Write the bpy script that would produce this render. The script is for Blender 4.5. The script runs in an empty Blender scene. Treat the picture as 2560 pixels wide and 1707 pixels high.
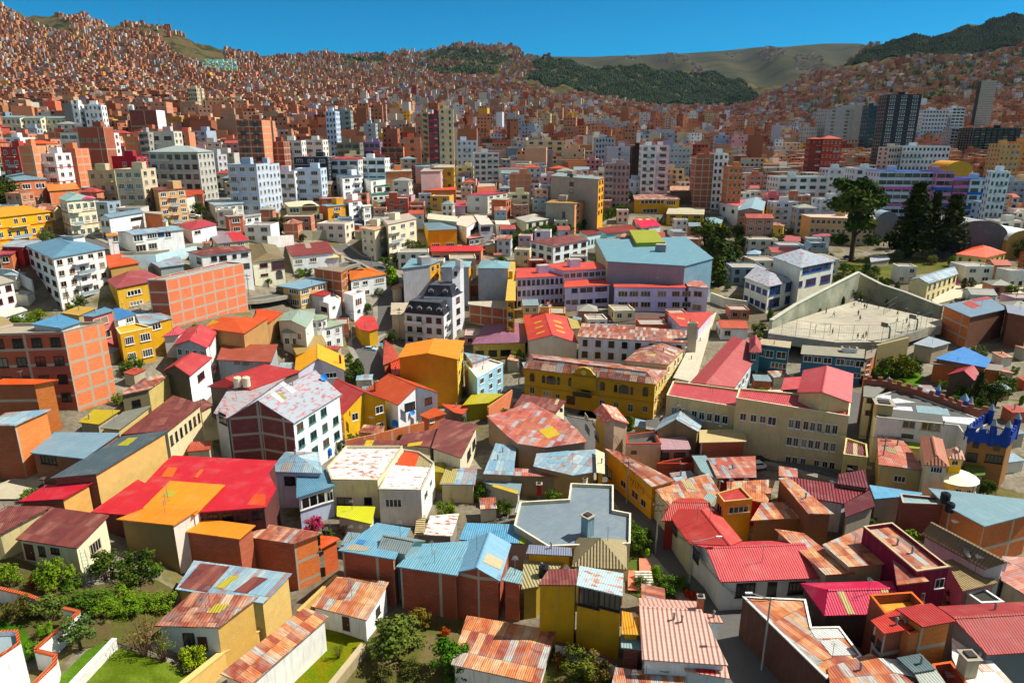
import bpy, math, random
import numpy as np
from mathutils import Vector, Matrix
R = math.radians
sc = bpy.context.scene
COL = sc.collection
# ------------------------------------------------------------------ camera
CAMZ, PITCH, F = 60.0, R(16.5), 1707.0
SP, CP = math.sin(PITCH), math.cos(PITCH)
cam = bpy.data.cameras.new('camera'); camo = bpy.data.objects.new('camera', cam); COL.objects.link(camo)
camo.location = (0, 0, CAMZ); camo.rotation_euler = (R(90) - PITCH, 0, 0)
cam.lens = 24.0; cam.sensor_width = 36.0; cam.clip_start = 1.0; cam.clip_end = 30000.0
sc.camera = camo
# ------------------------------------------------------------------ light
SUN_EL, SUN_ROT = R(50), R(76)
wd = bpy.data.worlds.new("World"); sc.world = wd; wd.use_nodes = True
nt = wd.node_tree; bg = nt.nodes['Background']; sky = nt.nodes.new('ShaderNodeTexSky')
sky.sky_type = 'NISHITA'; sky.sun_disc = False; sky.sun_elevation = SUN_EL; sky.sun_rotation = SUN_ROT
sky.altitude = 3600; sky.air_density = 1.0; sky.dust_density = 0.3; sky.ozone_density = 3.0
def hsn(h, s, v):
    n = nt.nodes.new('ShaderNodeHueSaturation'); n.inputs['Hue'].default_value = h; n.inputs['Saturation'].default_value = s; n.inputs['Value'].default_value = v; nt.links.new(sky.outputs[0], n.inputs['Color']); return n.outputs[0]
# deep blue low in the sky, unseen upper sky paled for neutral fill light
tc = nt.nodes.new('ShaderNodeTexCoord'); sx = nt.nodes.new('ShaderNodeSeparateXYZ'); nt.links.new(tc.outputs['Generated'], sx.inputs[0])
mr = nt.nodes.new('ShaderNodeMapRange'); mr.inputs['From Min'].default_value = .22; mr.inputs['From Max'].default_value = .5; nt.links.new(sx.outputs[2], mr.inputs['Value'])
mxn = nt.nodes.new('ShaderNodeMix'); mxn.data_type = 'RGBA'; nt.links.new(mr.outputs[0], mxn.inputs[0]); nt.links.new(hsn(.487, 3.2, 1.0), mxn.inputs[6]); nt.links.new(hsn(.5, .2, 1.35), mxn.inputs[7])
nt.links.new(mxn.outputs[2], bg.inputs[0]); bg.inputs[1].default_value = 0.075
sl = bpy.data.lights.new('sun', 'SUN'); so = bpy.data.objects.new('sun', sl); COL.objects.link(so)
sl.energy = 5.0; sl.angle = R(0.5); sl.color = (1.0, 0.95, 0.84)
sd = Vector((math.sin(SUN_ROT) * math.cos(SUN_EL), math.cos(SUN_ROT) * math.cos(SUN_EL), math.sin(SUN_EL)))
so.rotation_euler = sd.to_track_quat('Z', 'Y').to_euler()
vs = sc.view_settings; vs.view_transform = 'Standard'; vs.look = 'None'; vs.exposure = 0.55; vs.gamma = 1.0
sc.cycles.max_bounces = 4; sc.cycles.diffuse_bounces = 2; sc.cycles.glossy_bounces = 2; sc.cycles.transmission_bounces = 2; sc.cycles.volume_bounces = 0
sc.cycles.use_light_tree = False
rng = random.Random(7)
# ------------------------------------------------------------------ projection helpers (survey of the place from the photograph)
def ray(x, y):
    a, b = (x - 1280) / F, (853.5 - y) / F
    return a, CP + b * SP, -SP + b * CP
TY = (0, 427, 854, 1280)
def tp(t, u, v):
    return t[0] * 640 + u / 3.6719, TY[t[1]] + v / 3.672
PROF = {
 -1.2: [(40,12),(80,14),(110,17),(150,27),(190,40),(260,52),(330,62),(450,80),(700,110),(1000,140),(1500,210),(2000,330),(2500,560),(3100,560)],
 -.95: [(40,8),(80,10),(110,13),(150,22),(190,34),(260,45),(330,56),(450,74),(700,100),(1000,128),(1500,195),(2000,300),(2500,510),(3100,480)],
 -.70: [(40,6),(72,8),(110,11),(159,21),(187,32),(260,41),(330,49),(450,67),(700,92),(1000,117),(1500,180),(2000,275),(2500,486),(3100,450)],
 -.60: [(40,4),(80,6),(115,9),(159,20),(187,30),(260,39),(330,47),(450,64),(700,90),(1000,112),(1500,172),(2000,258),(2500,448),(3100,420)],
 -.50: [(40,2),(90,2),(120,6),(150,14),(187,26),(260,36),(330,45),(450,62),(700,88),(1000,108),(1500,163),(2000,240),(2500,427),(3100,400)],
 -.40: [(40,0),(100,0),(122,1),(150,8),(170,14),(200,19),(235,26),(285,37),(330,42),(450,60),(700,85),(1000,105),(1500,155),(2000,222),(2500,361),(3100,340)],
 -.30: [(40,0),(150,1),(175,6),(200,10),(230,19),(290,30),(350,39),(450,53),(700,78),(1000,98),(1500,145),(2000,205),(2600,285),(3500,443),(4200,420)],
 -.15: [(40,-1),(150,0),(196,1),(235,14),(290,25),(350,34),(450,46),(700,68),(1000,90),(1500,135),(2000,190),(2600,265),(4000,502),(4700,480)],
 -.05: [(40,-2),(150,0),(196,2),(235,13),(290,24),(350,32),(450,40),(600,54),(1000,86),(1500,130),(2000,186),(2600,275),(3500,490),(4200,430)],
 .00: [(40,-2),(64,0),(150,0),(196,4),(235,12),(290,23),(350,31),(450,38),(600,50),(1000,85),(1500,128),(2000,182),(2600,270),(3500,471),(4200,430)],
 .05: [(40,-2),(64,0),(150,0),(196,6),(235,11),(290,22),(350,31),(450,37),(600,49),(1000,82),(1500,120),(2000,170),(2300,220),(2800,348),(3500,330)],
 .12: [(40,-2),(64,0),(150,0),(200,8),(260,12),(300,20),(355,30),(450,36),(600,46),(1000,76),(1500,108),(2000,150),(2200,180),(2800,320),(3500,300)],
 .20: [(40,-2),(64,0),(150,0),(200,9),(260,12),(300,19),(355,29),(450,35),(600,44),(1000,70),(1500,95),(2000,132),(2200,162),(2800,315),(3500,300)],
 .30: [(40,-2),(64,0),(150,1),(200,8),(260,13),(300,18),(355,27),(450,34),(600,43),(1000,67),(1500,92),(2000,128),(2200,152),(2800,280),(3500,270)],
 .40: [(40,-1),(64,0),(150,3),(200,8),(260,13),(300,17),(400,27),(500,37),(850,58),(1200,80),(1700,150),(2200,230),(2900,200)],
 .45: [(40,-1),(64,1),(150,4),(200,9),(260,14),(300,17),(400,27),(500,37),(850,59),(1200,88),(1700,165),(2200,277),(2900,240)],
 .50: [(40,0),(64,1),(150,5),(200,9.5),(260,14),(300,17),(400,27),(500,38),(850,60),(1200,95),(1700,180),(2200,328),(2900,300)],
 .60: [(40,0),(64,2),(150,5),(200,9.5),(260,14),(300,18),(400,28),(500,40),(850,65),(1200,108),(1700,205),(2200,372),(2900,340)],
 .70: [(40,0),(64,2),(150,5),(200,9.5),(260,15),(300,19),(400,30),(500,42),(850,72),(1200,125),(1700,235),(2200,415),(2900,400)],
 .95: [(40,0),(64,2),(150,6),(200,11),(260,17),(300,22),(400,34),(500,48),(850,85),(1200,150),(1700,280),(2200,480),(2900,480)],
 1.2: [(40,0),(64,2),(150,8),(200,14),(260,20),(300,26),(400,40),(500,56),(850,100),(1200,175),(1700,320),(2200,540),(2900,540)],
}
PU = sorted(PROF); PYY = [[q[0] for q in PROF[k]] for k in PU]; PZZ = [[q[1] for q in PROF[k]] for k in PU]
from bisect import bisect_right
def _pi(i, Y):
    ys, zs = PYY[i], PZZ[i]
    if Y <= ys[0]: return zs[0]
    if Y >= ys[-1]: return zs[-1]
    k = bisect_right(ys, Y); t = (Y - ys[k - 1]) / (ys[k] - ys[k - 1]); return zs[k - 1] * (1 - t) + zs[k] * t
def ground(X, Y):
    u = min(max(X / max(Y, 1.0), -1.2), 1.1999)
    i = min(max(bisect_right(PU, u) - 1, 0), len(PU) - 2); t = (u - PU[i]) / (PU[i + 1] - PU[i])
    return (1 - t) * _pi(i, Y) + t * _pi(i + 1, Y)
def atz(x, y, z):
    a, b, c = ray(x, y); t = (z - CAMZ) / c
    return Vector((a * t, b * t, z))
def atg(x, y, h=0.0, y0=38.0, ymax=4200.0):
    a, b, c = ray(x, y)
    f = lambda t: CAMZ + c * t - ground(a * t, b * t) - h
    t = y0 / b
    while f(t) <= 0 and b * t < 900: t *= 1.03
    if f(t) <= 0: t = y0 / b
    p = t
    while b * t < ymax:
        if f(t) <= 0: break
        p = t; t *= 1.02
    for _ in range(14):
        m = (p + t) / 2
        if f(m) <= 0: t = m
        else: p = m
    return Vector((a * t, b * t, CAMZ + c * t))
# ------------------------------------------------------------------ colours and materials
def hx(s, k=1.0):
    c = [int(s[i:i + 2], 16) / 255 for i in (0, 2, 4)]
    c = [v / 12.92 if v <= .04045 else ((v + .055) / 1.055) ** 2.4 for v in c]; g = sum(c) / 3
    return tuple(min(.85, max(.004, k * (g + (v - g) * 1.08))) for v in c) + (1.0,)
MATS = {}
class NB:
    def __init__(s, name, rough=.85, spec=.25):
        s.m = bpy.data.materials.new(name); s.m.use_nodes = True; s.t = s.m.node_tree
        s.b = s.t.nodes['Principled BSDF']; s.b.inputs['Roughness'].default_value = rough
        s.b.inputs['Specular IOR Level'].default_value = spec
    def n(s, ty, **k):
        o = s.t.nodes.new('ShaderNode' + ty)
        for a, v in k.items():
            if a.startswith('i_'):
                q = a[2:]; o.inputs[int(q) if q.isdigit() else q].default_value = v
            else: setattr(o, a, v)
        return o
    def l(s, a, b): s.t.links.new(a, b)
    def math(s, op, a, b=None):
        o = s.n('Math', operation=op)
        for i, v in enumerate((a, b)):
            if v is None: continue
            if isinstance(v, (int, float)): o.inputs[i].default_value = v
            else: s.l(v, o.inputs[i])
        return o.outputs[0]
    def mix(s, f, a, b, mode='MIX'):
        o = s.n('Mix', data_type='RGBA', blend_type=mode)
        for i, v in ((0, f), (6, a), (7, b)):
            if isinstance(v, (int, float)): o.inputs[i].default_value = v
            elif isinstance(v, tuple): o.inputs[i].default_value = v
            else: s.l(v, o.inputs[i])
        return o.outputs[2]
    def uv(s):
        t = s.n('TexCoord'); oi = s.n('ObjectInfo')
        sep = s.n('SeparateXYZ'); s.l(t.outputs['UV'], sep.inputs[0])
        s.rnd = oi.outputs['Random']
        off = s.math('MULTIPLY', oi.outputs['Random'], 37.0)
        cmb = s.n('CombineXYZ'); s.l(sep.outputs[0], cmb.inputs[0]); s.l(sep.outputs[1], cmb.inputs[1]); s.l(off, cmb.inputs[2])
        return sep.outputs[0], sep.outputs[1], cmb.outputs[0]
    def noise(s, vec, sc_, det=3, sx=1, sy=1, rough=.6):
        mp = s.n('Mapping'); mp.inputs['Scale'].default_value = (sx, sy, 1); s.l(vec, mp.inputs[0])
        n = s.n('TexNoise'); n.inputs['Scale'].default_value = sc_; n.inputs['Detail'].default_value = det; n.inputs['Roughness'].default_value = rough
        s.l(mp.outputs[0], n.inputs[0]); return n.outputs[0]
    def ramp(s, f, stops, mode='LINEAR'):
        o = s.n('ValToRGB'); cr = o.color_ramp; cr.interpolation = mode
        while len(cr.elements) > 1: cr.elements.remove(cr.elements[-1])
        for i, (p, c) in enumerate(stops):
            e = cr.elements[0] if i == 0 else cr.elements.new(p)
            e.position = p; e.color = c if isinstance(c, tuple) else (c, c, c, 1)
        s.l(f, o.inputs[0]); return o.outputs[0]
    def bump(s, h, st=.3, d=.05):
        o = s.n('Bump'); o.inputs['Strength'].default_value = st; o.inputs['Distance'].default_value = d
        s.l(h, o.inputs['Height']); s.l(o.outputs[0], s.b.inputs['Normal'])
    def col(s, c): s.l(c, s.b.inputs['Base Color'])
def dk(c, k): return tuple(v * k for v in c[:3]) + (1,)
def mx(a, b, t): return tuple(a[i] * (1 - t) + b[i] * t for i in range(3)) + (1,)
PAL = {
 'rust':  ['6b2f28','8a4a34','a8644a','7d3a30','b98a6c','93a2a6','5f2a26','c7b49a','9c5238'],
 'rust2': ['8a3c34','9c5040','b06c54','a25646','b8907c','93abb2','7a342e','b8564a','a8604c'],
 'rustd': ['5a2726','6a302c','743a33','642b2a','7c463c','8a5c50','5a2726','6f3430'],
 'rusty': ['a85a34','bd7848','8c4030','c99a68','a3a8a0','b46c40','7a3430','cba883','9ab0b0'],
 'blue':  ['6f9fb8','79a8bd','86b2c2','6795b3','8fb9c4','7ca3b4','5b93c0','9cbcbf'],
 'bluer': ['7b9db0','8aa6ae','6d93ac','8f7f72','9aacb0','8f5a4a','a7b7b8','7798a8'],
 'white': ['d8d4cc','c2b9ae','e6e2da','cfc4b8','b89a86','dfdcd6','a97860','ece8e2'],
 'pinkw': ['e0b8a8','d8a898','ecd0c0','d89a8c','e6c4b0','f0dccc','cc8078','e4bca8'],
 'tan':   ['a89878','9c8c6e','b0a080','94866a','a39070','b6a88a'],
}
def mat(key):
    if key in MATS: return MATS[key]
    k = key.split(':'); ty = k[0]
    nb = NB(key.replace(':', '_'))
    if ty == 'plaster' or ty == 'conc':
        c = hx(k[1]); u, v, p = nb.uv()
        n1 = nb.noise(p, .35, 4); n2 = nb.noise(p, 1.1, 5, 2.2, .25)
        a = nb.mix(nb.ramp(n1, [(.35, 0.), (.7, 1.)]), dk(c, .86), dk(c, 1.04))
        g = mx(c, hx('6a6058'), .55)
        a = nb.mix(nb.math('MULTIPLY', nb.ramp(n2, [(.52, 0.), (.72, 1.)]), .6 if ty == 'plaster' else .8), a, g)
        nb.col(a); nb.bump(nb.noise(p, 6, 3), .25, .02)
    elif ty == 'brick':
        c = hx(k[1]); u, v, p = nb.uv()
        br = nb.n('TexBrick'); br.inputs['Scale'].default_value = 1; br.inputs['Mortar Size'].default_value = .03
        br.inputs['Brick Width'].default_value = .42; br.inputs['Row Height'].default_value = .2
        br.inputs['Color1'].default_value = dk(c, 1.15); br.inputs['Color2'].default_value = dk(c, .84); br.inputs['Mortar'].default_value = mx(c, hx('9a8a78'), .5)
        cmb = nb.n('CombineXYZ'); nb.l(u, cmb.inputs[0]); nb.l(v, cmb.inputs[1]); nb.l(cmb.outputs[0], br.inputs[0])
        n1 = nb.noise(p, .5, 4); n2 = nb.noise(p, 1.4, 4, .3, 3.5)
        a = nb.mix(nb.math('MULTIPLY', nb.ramp(n1, [(.4, 0.), (.65, 1.)]), .35), br.outputs[0], dk(c, .75))
        a = nb.mix(nb.math('MULTIPLY', nb.ramp(n2, [(.55, 0.), (.7, 1.)]), .35), a, mx(c, hx('c8b49c'), .45))
        if len(k) > 2:
            gx, gz = float(k[2]), float(k[3])
            fx = nb.math('FRACT', nb.math('DIVIDE', nb.math('ADD', u, .15), gx)); fz = nb.math('FRACT', nb.math('DIVIDE', nb.math('ADD', v, .3), gz))
            m = nb.math('MAXIMUM', nb.math('LESS_THAN', fx, .4 / gx), nb.math('LESS_THAN', fz, .46 / gz))
            a = nb.mix(m, a, nb.mix(n1, hx('9c9484'), hx('b8ac9a')))
        nb.col(a); nb.bump(br.outputs[1], .35, .02)
    elif ty == 'adobe':
        c = hx(k[1]); u, v, p = nb.uv(); n1 = nb.noise(p, .8, 6); n2 = nb.noise(p, 5, 4, 1, 2)
        a = nb.mix(n1, dk(c, .72), dk(c, 1.15)); a = nb.mix(nb.ramp(n2, [(.3, 0.), (.42, 1.)]), dk(c, .6), a)
        nb.col(a); nb.bump(n2, .5, .06)
    elif ty == 'rust':
        pal = PAL[k[1]]; u, v, p = nb.uv()
        sw, shh = (float(k[2]), float(k[3])) if len(k) > 3 else (.9, 2.4)
        u = nb.math('MULTIPLY', u, nb.math('ADD', .7, nb.math('MULTIPLY', nb.rnd, .6))); v = nb.math('MULTIPLY', v, nb.math('SUBTRACT', 1.25, nb.math('MULTIPLY', nb.rnd, .6)))
        cu = nb.math('FLOOR', nb.math('DIVIDE', u, sw)); cv = nb.math('FLOOR', nb.math('DIVIDE', v, shh))
        cmb = nb.n('CombineXYZ'); nb.l(cu, cmb.inputs[0]); nb.l(cv, cmb.inputs[1]); nb.l(nb.math('MULTIPLY', nb.rnd, 91.7), cmb.inputs[2])
        wn = nb.n('TexWhiteNoise', noise_dimensions='3D'); nb.l(cmb.outputs[0], wn.inputs[0])
        n = len(pal); a = nb.ramp(wn.outputs[0], [(i / n, hx(h)) for i, h in enumerate(pal)], 'CONSTANT')
        lf = nb.noise(p, .16, 3); a = nb.mix(.3, a, nb.ramp(lf, [(.3 + .4 * i / n, hx(h)) for i, h in enumerate(pal)]))
        st = nb.noise(p, 2.2, 6, 3.2, .35); st2 = nb.noise(p, .55, 4)
        base = hx(pal[0]); alt = hx(pal[2])
        a = nb.mix(nb.math('MULTIPLY', nb.ramp(st, [(.5, 0.), (.66, 1.)]), .75), a, alt)
        a = nb.mix(nb.math('MULTIPLY', nb.ramp(st2, [(.5, 0.), (.7, 1.)]), .5), a, base)
        e = nb.math('LESS_THAN', nb.math('FRACT', nb.math('DIVIDE', v, shh)), .05 / shh * 2)
        e2 = nb.math('LESS_THAN', nb.math('FRACT', nb.math('DIVIDE', u, sw)), .08)
        a = nb.mix(nb.math('MULTIPLY', nb.math('MAXIMUM', e, e2), .4), a, hx('4a3a34'))
        nb.col(a); nb.b.inputs['Roughness'].default_value = .62; nb.b.inputs['Specular IOR Level'].default_value = .4
        rib = nb.math('SINE', nb.math('MULTIPLY', u, 2 * math.pi / .3)); nb.bump(rib, .6, .03)
    elif ty in ('sheet', 'tile'):
        c = hx(k[1], .8); u, v, p = nb.uv(); st = nb.noise(p, 1.2, 5, 2.5, .6); st2 = nb.noise(p, .4, 4)
        a = nb.mix(st, dk(c, .7), dk(c, 1.15)); a = nb.mix(nb.math('MULTIPLY', nb.ramp(st2, [(.5, 0.), (.75, 1.)]), .4), a, mx(c, hx('b8a898'), .4)); a = nb.mix(nb.math('MULTIPLY', nb.ramp(nb.noise(p, 2.6, 6, 2.5, .5), [(.54, 0.), (.68, 1.)]), .4), a, mx(c, hx('6a4a38'), .6))
        sw = float(k[2]) if len(k) > 2 else 1.0
        e = nb.math('LESS_THAN', nb.math('FRACT', nb.math('DIVIDE', u, sw)), .07 / sw if ty == 'sheet' else .2)
        e2 = nb.math('LESS_THAN', nb.math('FRACT', nb.math('DIVIDE', v, 3.1 if ty == 'sheet' else .55)), .02 if ty == 'sheet' else .12)
        cu = nb.math('FLOOR', nb.math('DIVIDE', u, sw)); cv = nb.math('FLOOR', nb.math('DIVIDE', v, 3.1))
        cmb = nb.n('CombineXYZ'); nb.l(cu, cmb.inputs[0]); nb.l(cv, cmb.inputs[1]); nb.l(nb.math('MULTIPLY', nb.rnd, 17.3), cmb.inputs[2])
        wn = nb.n('TexWhiteNoise', noise_dimensions='3D'); nb.l(cmb.outputs[0], wn.inputs[0])
        a = nb.mix(nb.math('MULTIPLY', wn.outputs[0], .3), a, dk(c, .68))
        a = nb.mix(nb.math('MULTIPLY', nb.math('MAXIMUM', e, e2), .35), a, dk(c, .4))
        nb.col(a); nb.b.inputs['Roughness'].default_value = .55; nb.b.inputs['Specular IOR Level'].default_value = .35
        rib = nb.math('SINE', nb.math('MULTIPLY', u, 2 * math.pi / (.32 if ty == 'sheet' else sw))); nb.bump(rib, .7, .04 if ty == 'sheet' else .09)
    elif ty == 'slab':
        c = hx(k[1]); u, v, p = nb.uv(); n1 = nb.noise(p, .5, 6); n2 = nb.noise(p, 2.5, 5)
        a = nb.mix(n1, dk(c, .7), dk(c, 1.15)); a = nb.mix(nb.math('MULTIPLY', nb.ramp(n2, [(.55, 0.), (.65, 1.)]), .4), a, dk(c, .55))
        nb.col(a)
    elif ty == 'peel':
        c = hx(k[1]); d = hx(k[2]); u, v, p = nb.uv(); n1 = nb.noise(p, .7, 6, 1, 2.2); n2 = nb.noise(p, .25, 2)
        nb.col(nb.mix(nb.ramp(n1, [(.5, 0.), (.64, 1.)]), c, nb.mix(nb.ramp(n2, [(.4, 0.), (.6, 1.)]), d, dk(d, .6))))
        rib = nb.math('SINE', nb.math('MULTIPLY', u, 2 * math.pi / .3)); nb.bump(rib, .5, .03)
    elif ty == 'glass':
        u, v, p = nb.uv()
        a = nb.ramp(nb.rnd, [(0, hx('10161c')), (.3, hx('1c242a')), (.55, hx('2c3438')), (.72, hx('4a4842')), (.84, hx('7c7466')), (.93, hx('5a3a30'))], 'CONSTANT')
        nb.col(a); nb.b.inputs['Roughness'].default_value = .12; nb.b.inputs['Specular IOR Level'].default_value = .6
    elif ty == 'bark':
        nb.b.inputs['Base Color'].default_value = hx(k[1])
    elif ty == 'leaf':
        c = hx(k[1]); g = nb.n('NewGeometry'); t = nb.n('TexCoord')
        n = nb.n('TexNoise'); n.inputs['Scale'].default_value = 1.3; nb.l(t.outputs['Object'], n.inputs[0])
        a = nb.mix(g.outputs['Random Per Island'], dk(c, .55), dk(c, 1.5)); a = nb.mix(nb.ramp(n.outputs[0], [(.4, 0.), (.65, .5)]), a, mx(c, hx('a8a040'), .3))
        nb.col(a); nb.b.inputs['Roughness'].default_value = .9; nb.b.inputs['Specular IOR Level'].default_value = .05
    elif ty == 'flat':
        c = hx(k[1]); nb.b.inputs['Base Color'].default_value = c
        if len(k) > 2: nb.b.inputs['Roughness'].default_value = float(k[2])
        if len(k) > 3: nb.b.inputs['Metallic'].default_value = float(k[3])
    elif ty == 'ground':
        nb.b.inputs['Specular IOR Level'].default_value = 0
        t = nb.n('TexCoord'); 
        def no(s_, d=6):
            n = nb.n('TexNoise'); n.inputs['Scale'].default_value = s_; n.inputs['Detail'].default_value = d; nb.l(t.outputs['Object'], n.inputs[0]); return n.outputs[0]
        a = nb.mix(nb.ramp(no(.06), [(.42, 0.), (.58, 1.)]), hx('6e6658'), hx('8c8678'))
        a = nb.mix(nb.ramp(no(.12), [(.55, 0.), (.62, 1.)]), a, hx('6a6440'))
        a = nb.mix(nb.ramp(no(1.1), [(.4, 0.), (.7, 1.)]), a, nb.mix(.5, a, hx('4c4438')))
        hill = nb.mix(nb.ramp(no(.012), [(.42, 0.), (.6, 1.)]), hx('544c36'), hx('2e3622'))
        hill = nb.mix(nb.ramp(no(.05), [(.5, 0.), (.66, 1.)]), hill, hx('604e38'))
        g = nb.n('NewGeometry'); sep = nb.n('SeparateXYZ'); nb.l(g.outputs['Position'], sep.inputs[0])
        f = nb.ramp(nb.math('DIVIDE', sep.outputs[1], 1000.), [(.35, 0.), (.8, 1.)])
        nb.col(nb.mix(f, a, hill)); nb.bump(nb.math('ADD', no(.8), nb.math('MULTIPLY', no(.02, 8), 60.)), .7, .25)
    elif ty == 'noise2':   # noise2:col:col:scale  on object coords
        nb.b.inputs['Specular IOR Level'].default_value = 0
        t = nb.n('TexCoord'); n = nb.n('TexNoise'); n.inputs['Scale'].default_value = float(k[3]); n.inputs['Detail'].default_value = 7
        nb.l(t.outputs['Object'], n.inputs[0])
        n2 = nb.n('TexNoise'); n2.inputs['Scale'].default_value = float(k[3]) * 9; n2.inputs['Detail'].default_value = 4; nb.l(t.outputs['Object'], n2.inputs[0])
        a = nb.mix(nb.ramp(n.outputs[0], [(.38, 0.), (.62, 1.)]), hx(k[1]), hx(k[2])); a = nb.mix(nb.ramp(n2.outputs[0], [(.35, 0.), (.65, .45)]), a, dk(hx(k[1]), .5))
        nb.col(a); nb.bump(n2.outputs[0], .5, .15)
    elif ty == 'vcol':     # one colour per small far building, windows from its UVs in metres
        u, v, p = nb.uv(); at = nb.n('Attribute', attribute_name='Col')
        fx = nb.math('FRACT', nb.math('DIVIDE', u, 2.9)); fz = nb.math('FRACT', nb.math('DIVIDE', v, 2.9))
        wx = nb.math('MULTIPLY', nb.math('GREATER_THAN', fx, .3), nb.math('LESS_THAN', fx, .72)); wz = nb.math('MULTIPLY', nb.math('GREATER_THAN', fz, .35), nb.math('LESS_THAN', fz, .78))
        cmb = nb.n('CombineXYZ'); nb.l(nb.math('FLOOR', nb.math('DIVIDE', u, 2.9)), cmb.inputs[0]); nb.l(nb.math('FLOOR', nb.math('DIVIDE', v, 2.9)), cmb.inputs[1])
        wn = nb.n('TexWhiteNoise', noise_dimensions='3D'); nb.l(cmb.outputs[0], wn.inputs[0])
        m = nb.math('MULTIPLY', nb.math('MULTIPLY', wx, wz), nb.math('GREATER_THAN', wn.outputs[0], .45))
        m = nb.math('MULTIPLY', m, at.outputs['Alpha'])
        a = nb.mix(nb.math('MULTIPLY', nb.noise(p, .7, 3), .35), at.outputs['Color'], hx('6a5a50'))
        nb.col(nb.mix(m, a, hx('1c1c20'))); nb.b.inputs['Specular IOR Level'].default_value = .02
    MATS[key] = nb.m
    return nb.m
# ------------------------------------------------------------------ mesh builder
class MB:
    def __init__(s): s.v = []; s.f = []; s.m = []; s.uv = []; s.mats = []
    def mi(s, key):
        if key not in s.mats: s.mats.append(key)
        return s.mats.index(key)
    def face(s, pts, key, uv=None, hdir=None):
        b = len(s.v); pts = [Vector(p) for p in pts]; s.v += [tuple(p) for p in pts]; s.f.append(tuple(range(b, b + len(pts)))); s.m.append(s.mi(key))
        if uv is None:
            n = Vector((0, 0, 0))
            for i in range(len(pts)):
                a, c = pts[i], pts[(i + 1) % len(pts)]; n += a.cross(c)
            n = n.normalized() if n.length > 1e-9 else Vector((0, 0, 1))
            h = Vector((0, 0, 1)).cross(n)
            if abs(n.z) > .995: h = Vector(hdir) if hdir is not None else Vector((1, 0, 0))
            elif h.length < 1e-6: h = Vector((1, 0, 0))
            h.normalize(); w = n.cross(h)
            uv = [(p.dot(h), p.dot(w)) for p in pts]
        s.uv.append(uv)
    def box(s, c, size, key, rz=0.0, top=None, keytop=None):
        x, y, z = [v / 2 for v in size]; M_ = Matrix.Rotation(rz, 3, 'Z'); c = Vector(c)
        t = top or 1.0
        P = [c + M_ @ Vector((i * x * (t if k > 0 else 1), j * y * (t if k > 0 else 1), k * z)) for k in (-1, 1) for i, j in ((-1, -1), (1, -1), (1, 1), (-1, 1))]
        for q in ((0, 1, 5, 4), (1, 2, 6, 5), (2, 3, 7, 6), (3, 0, 4, 7), (3, 2, 1, 0)): s.face([P[i] for i in q], key)
        s.face([P[i] for i in (4, 5, 6, 7)], keytop or key)
    def cyl(s, p0, p1, r0, r1, key, n=8, cap=True):
        p0, p1 = Vector(p0), Vector(p1); d = (p1 - p0).normalized(); a = d.orthogonal().normalized(); b = d.cross(a)
        A = [p0 + (a * math.cos(t) + b * math.sin(t)) * r0 for t in [2 * math.pi * i / n for i in range(n)]]
        B_ = [p1 + (a * math.cos(t) + b * math.sin(t)) * r1 for t in [2 * math.pi * i / n for i in range(n)]]
        for i in range(n): s.face([A[i], A[(i + 1) % n], B_[(i + 1) % n], B_[i]], key)
        if cap: s.face(B_, key); s.face(A[::-1], key)
    def slab(s, pts, th, key, keyside=None, hdir=None):     # polygon with thickness straight down
        pts = [Vector(p) for p in pts]; lo = [p - Vector((0, 0, th)) for p in pts]
        s.face(pts, key, hdir=hdir); s.face(lo[::-1], keyside or key)
        for i in range(len(pts)):
            j = (i + 1) % len(pts); s.face([lo[i], lo[j], pts[j], pts[i]], keyside or key)
    def build(s, name, parent=None, org=None, smooth=False):
        me = bpy.data.meshes.new(name)
        V = s.v if org is None else [(a - org[0], b - org[1], c - org[2]) for a, b, c in s.v]
        me.from_pydata(V, [], s.f)
        ul = me.uv_layers.new(name='UVMap'); flat = [c for f in s.uv for q in f for c in q]; ul.data.foreach_set('uv', flat)
        for k in s.mats: me.materials.append(mat(k))
        me.polygons.foreach_set('material_index', s.m)
        if smooth: me.polygons.foreach_set('use_smooth', [True] * len(s.f))
        me.update(); o = bpy.data.objects.new(name, me); COL.objects.link(o)
        if parent is not None: o.parent = parent
        return o
def tag(o, label=None, cat=None, group=None, kind=None):
    if label: o['label'] = label
    if cat: o['category'] = cat
    if group: o['group'] = group
    if kind: o['kind'] = kind
    return o
def empty(name, loc, label, cat, group=None, rz=0.0):
    o = bpy.data.objects.new(name, None); COL.objects.link(o); o.location = loc; o.rotation_euler = (0, 0, rz); o.empty_display_size = .5
    return tag(o, label, cat, group)
def copy_tree(o, parent=None):
    c = o.copy(); COL.objects.link(c)
    if parent is not None: c.parent = parent
    for ch in list(KIDS.get(o, [])): copy_tree(ch, c)
    return c
KIDS = {}
def kid(p, c): KIDS.setdefault(p, []).append(c); return c
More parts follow.
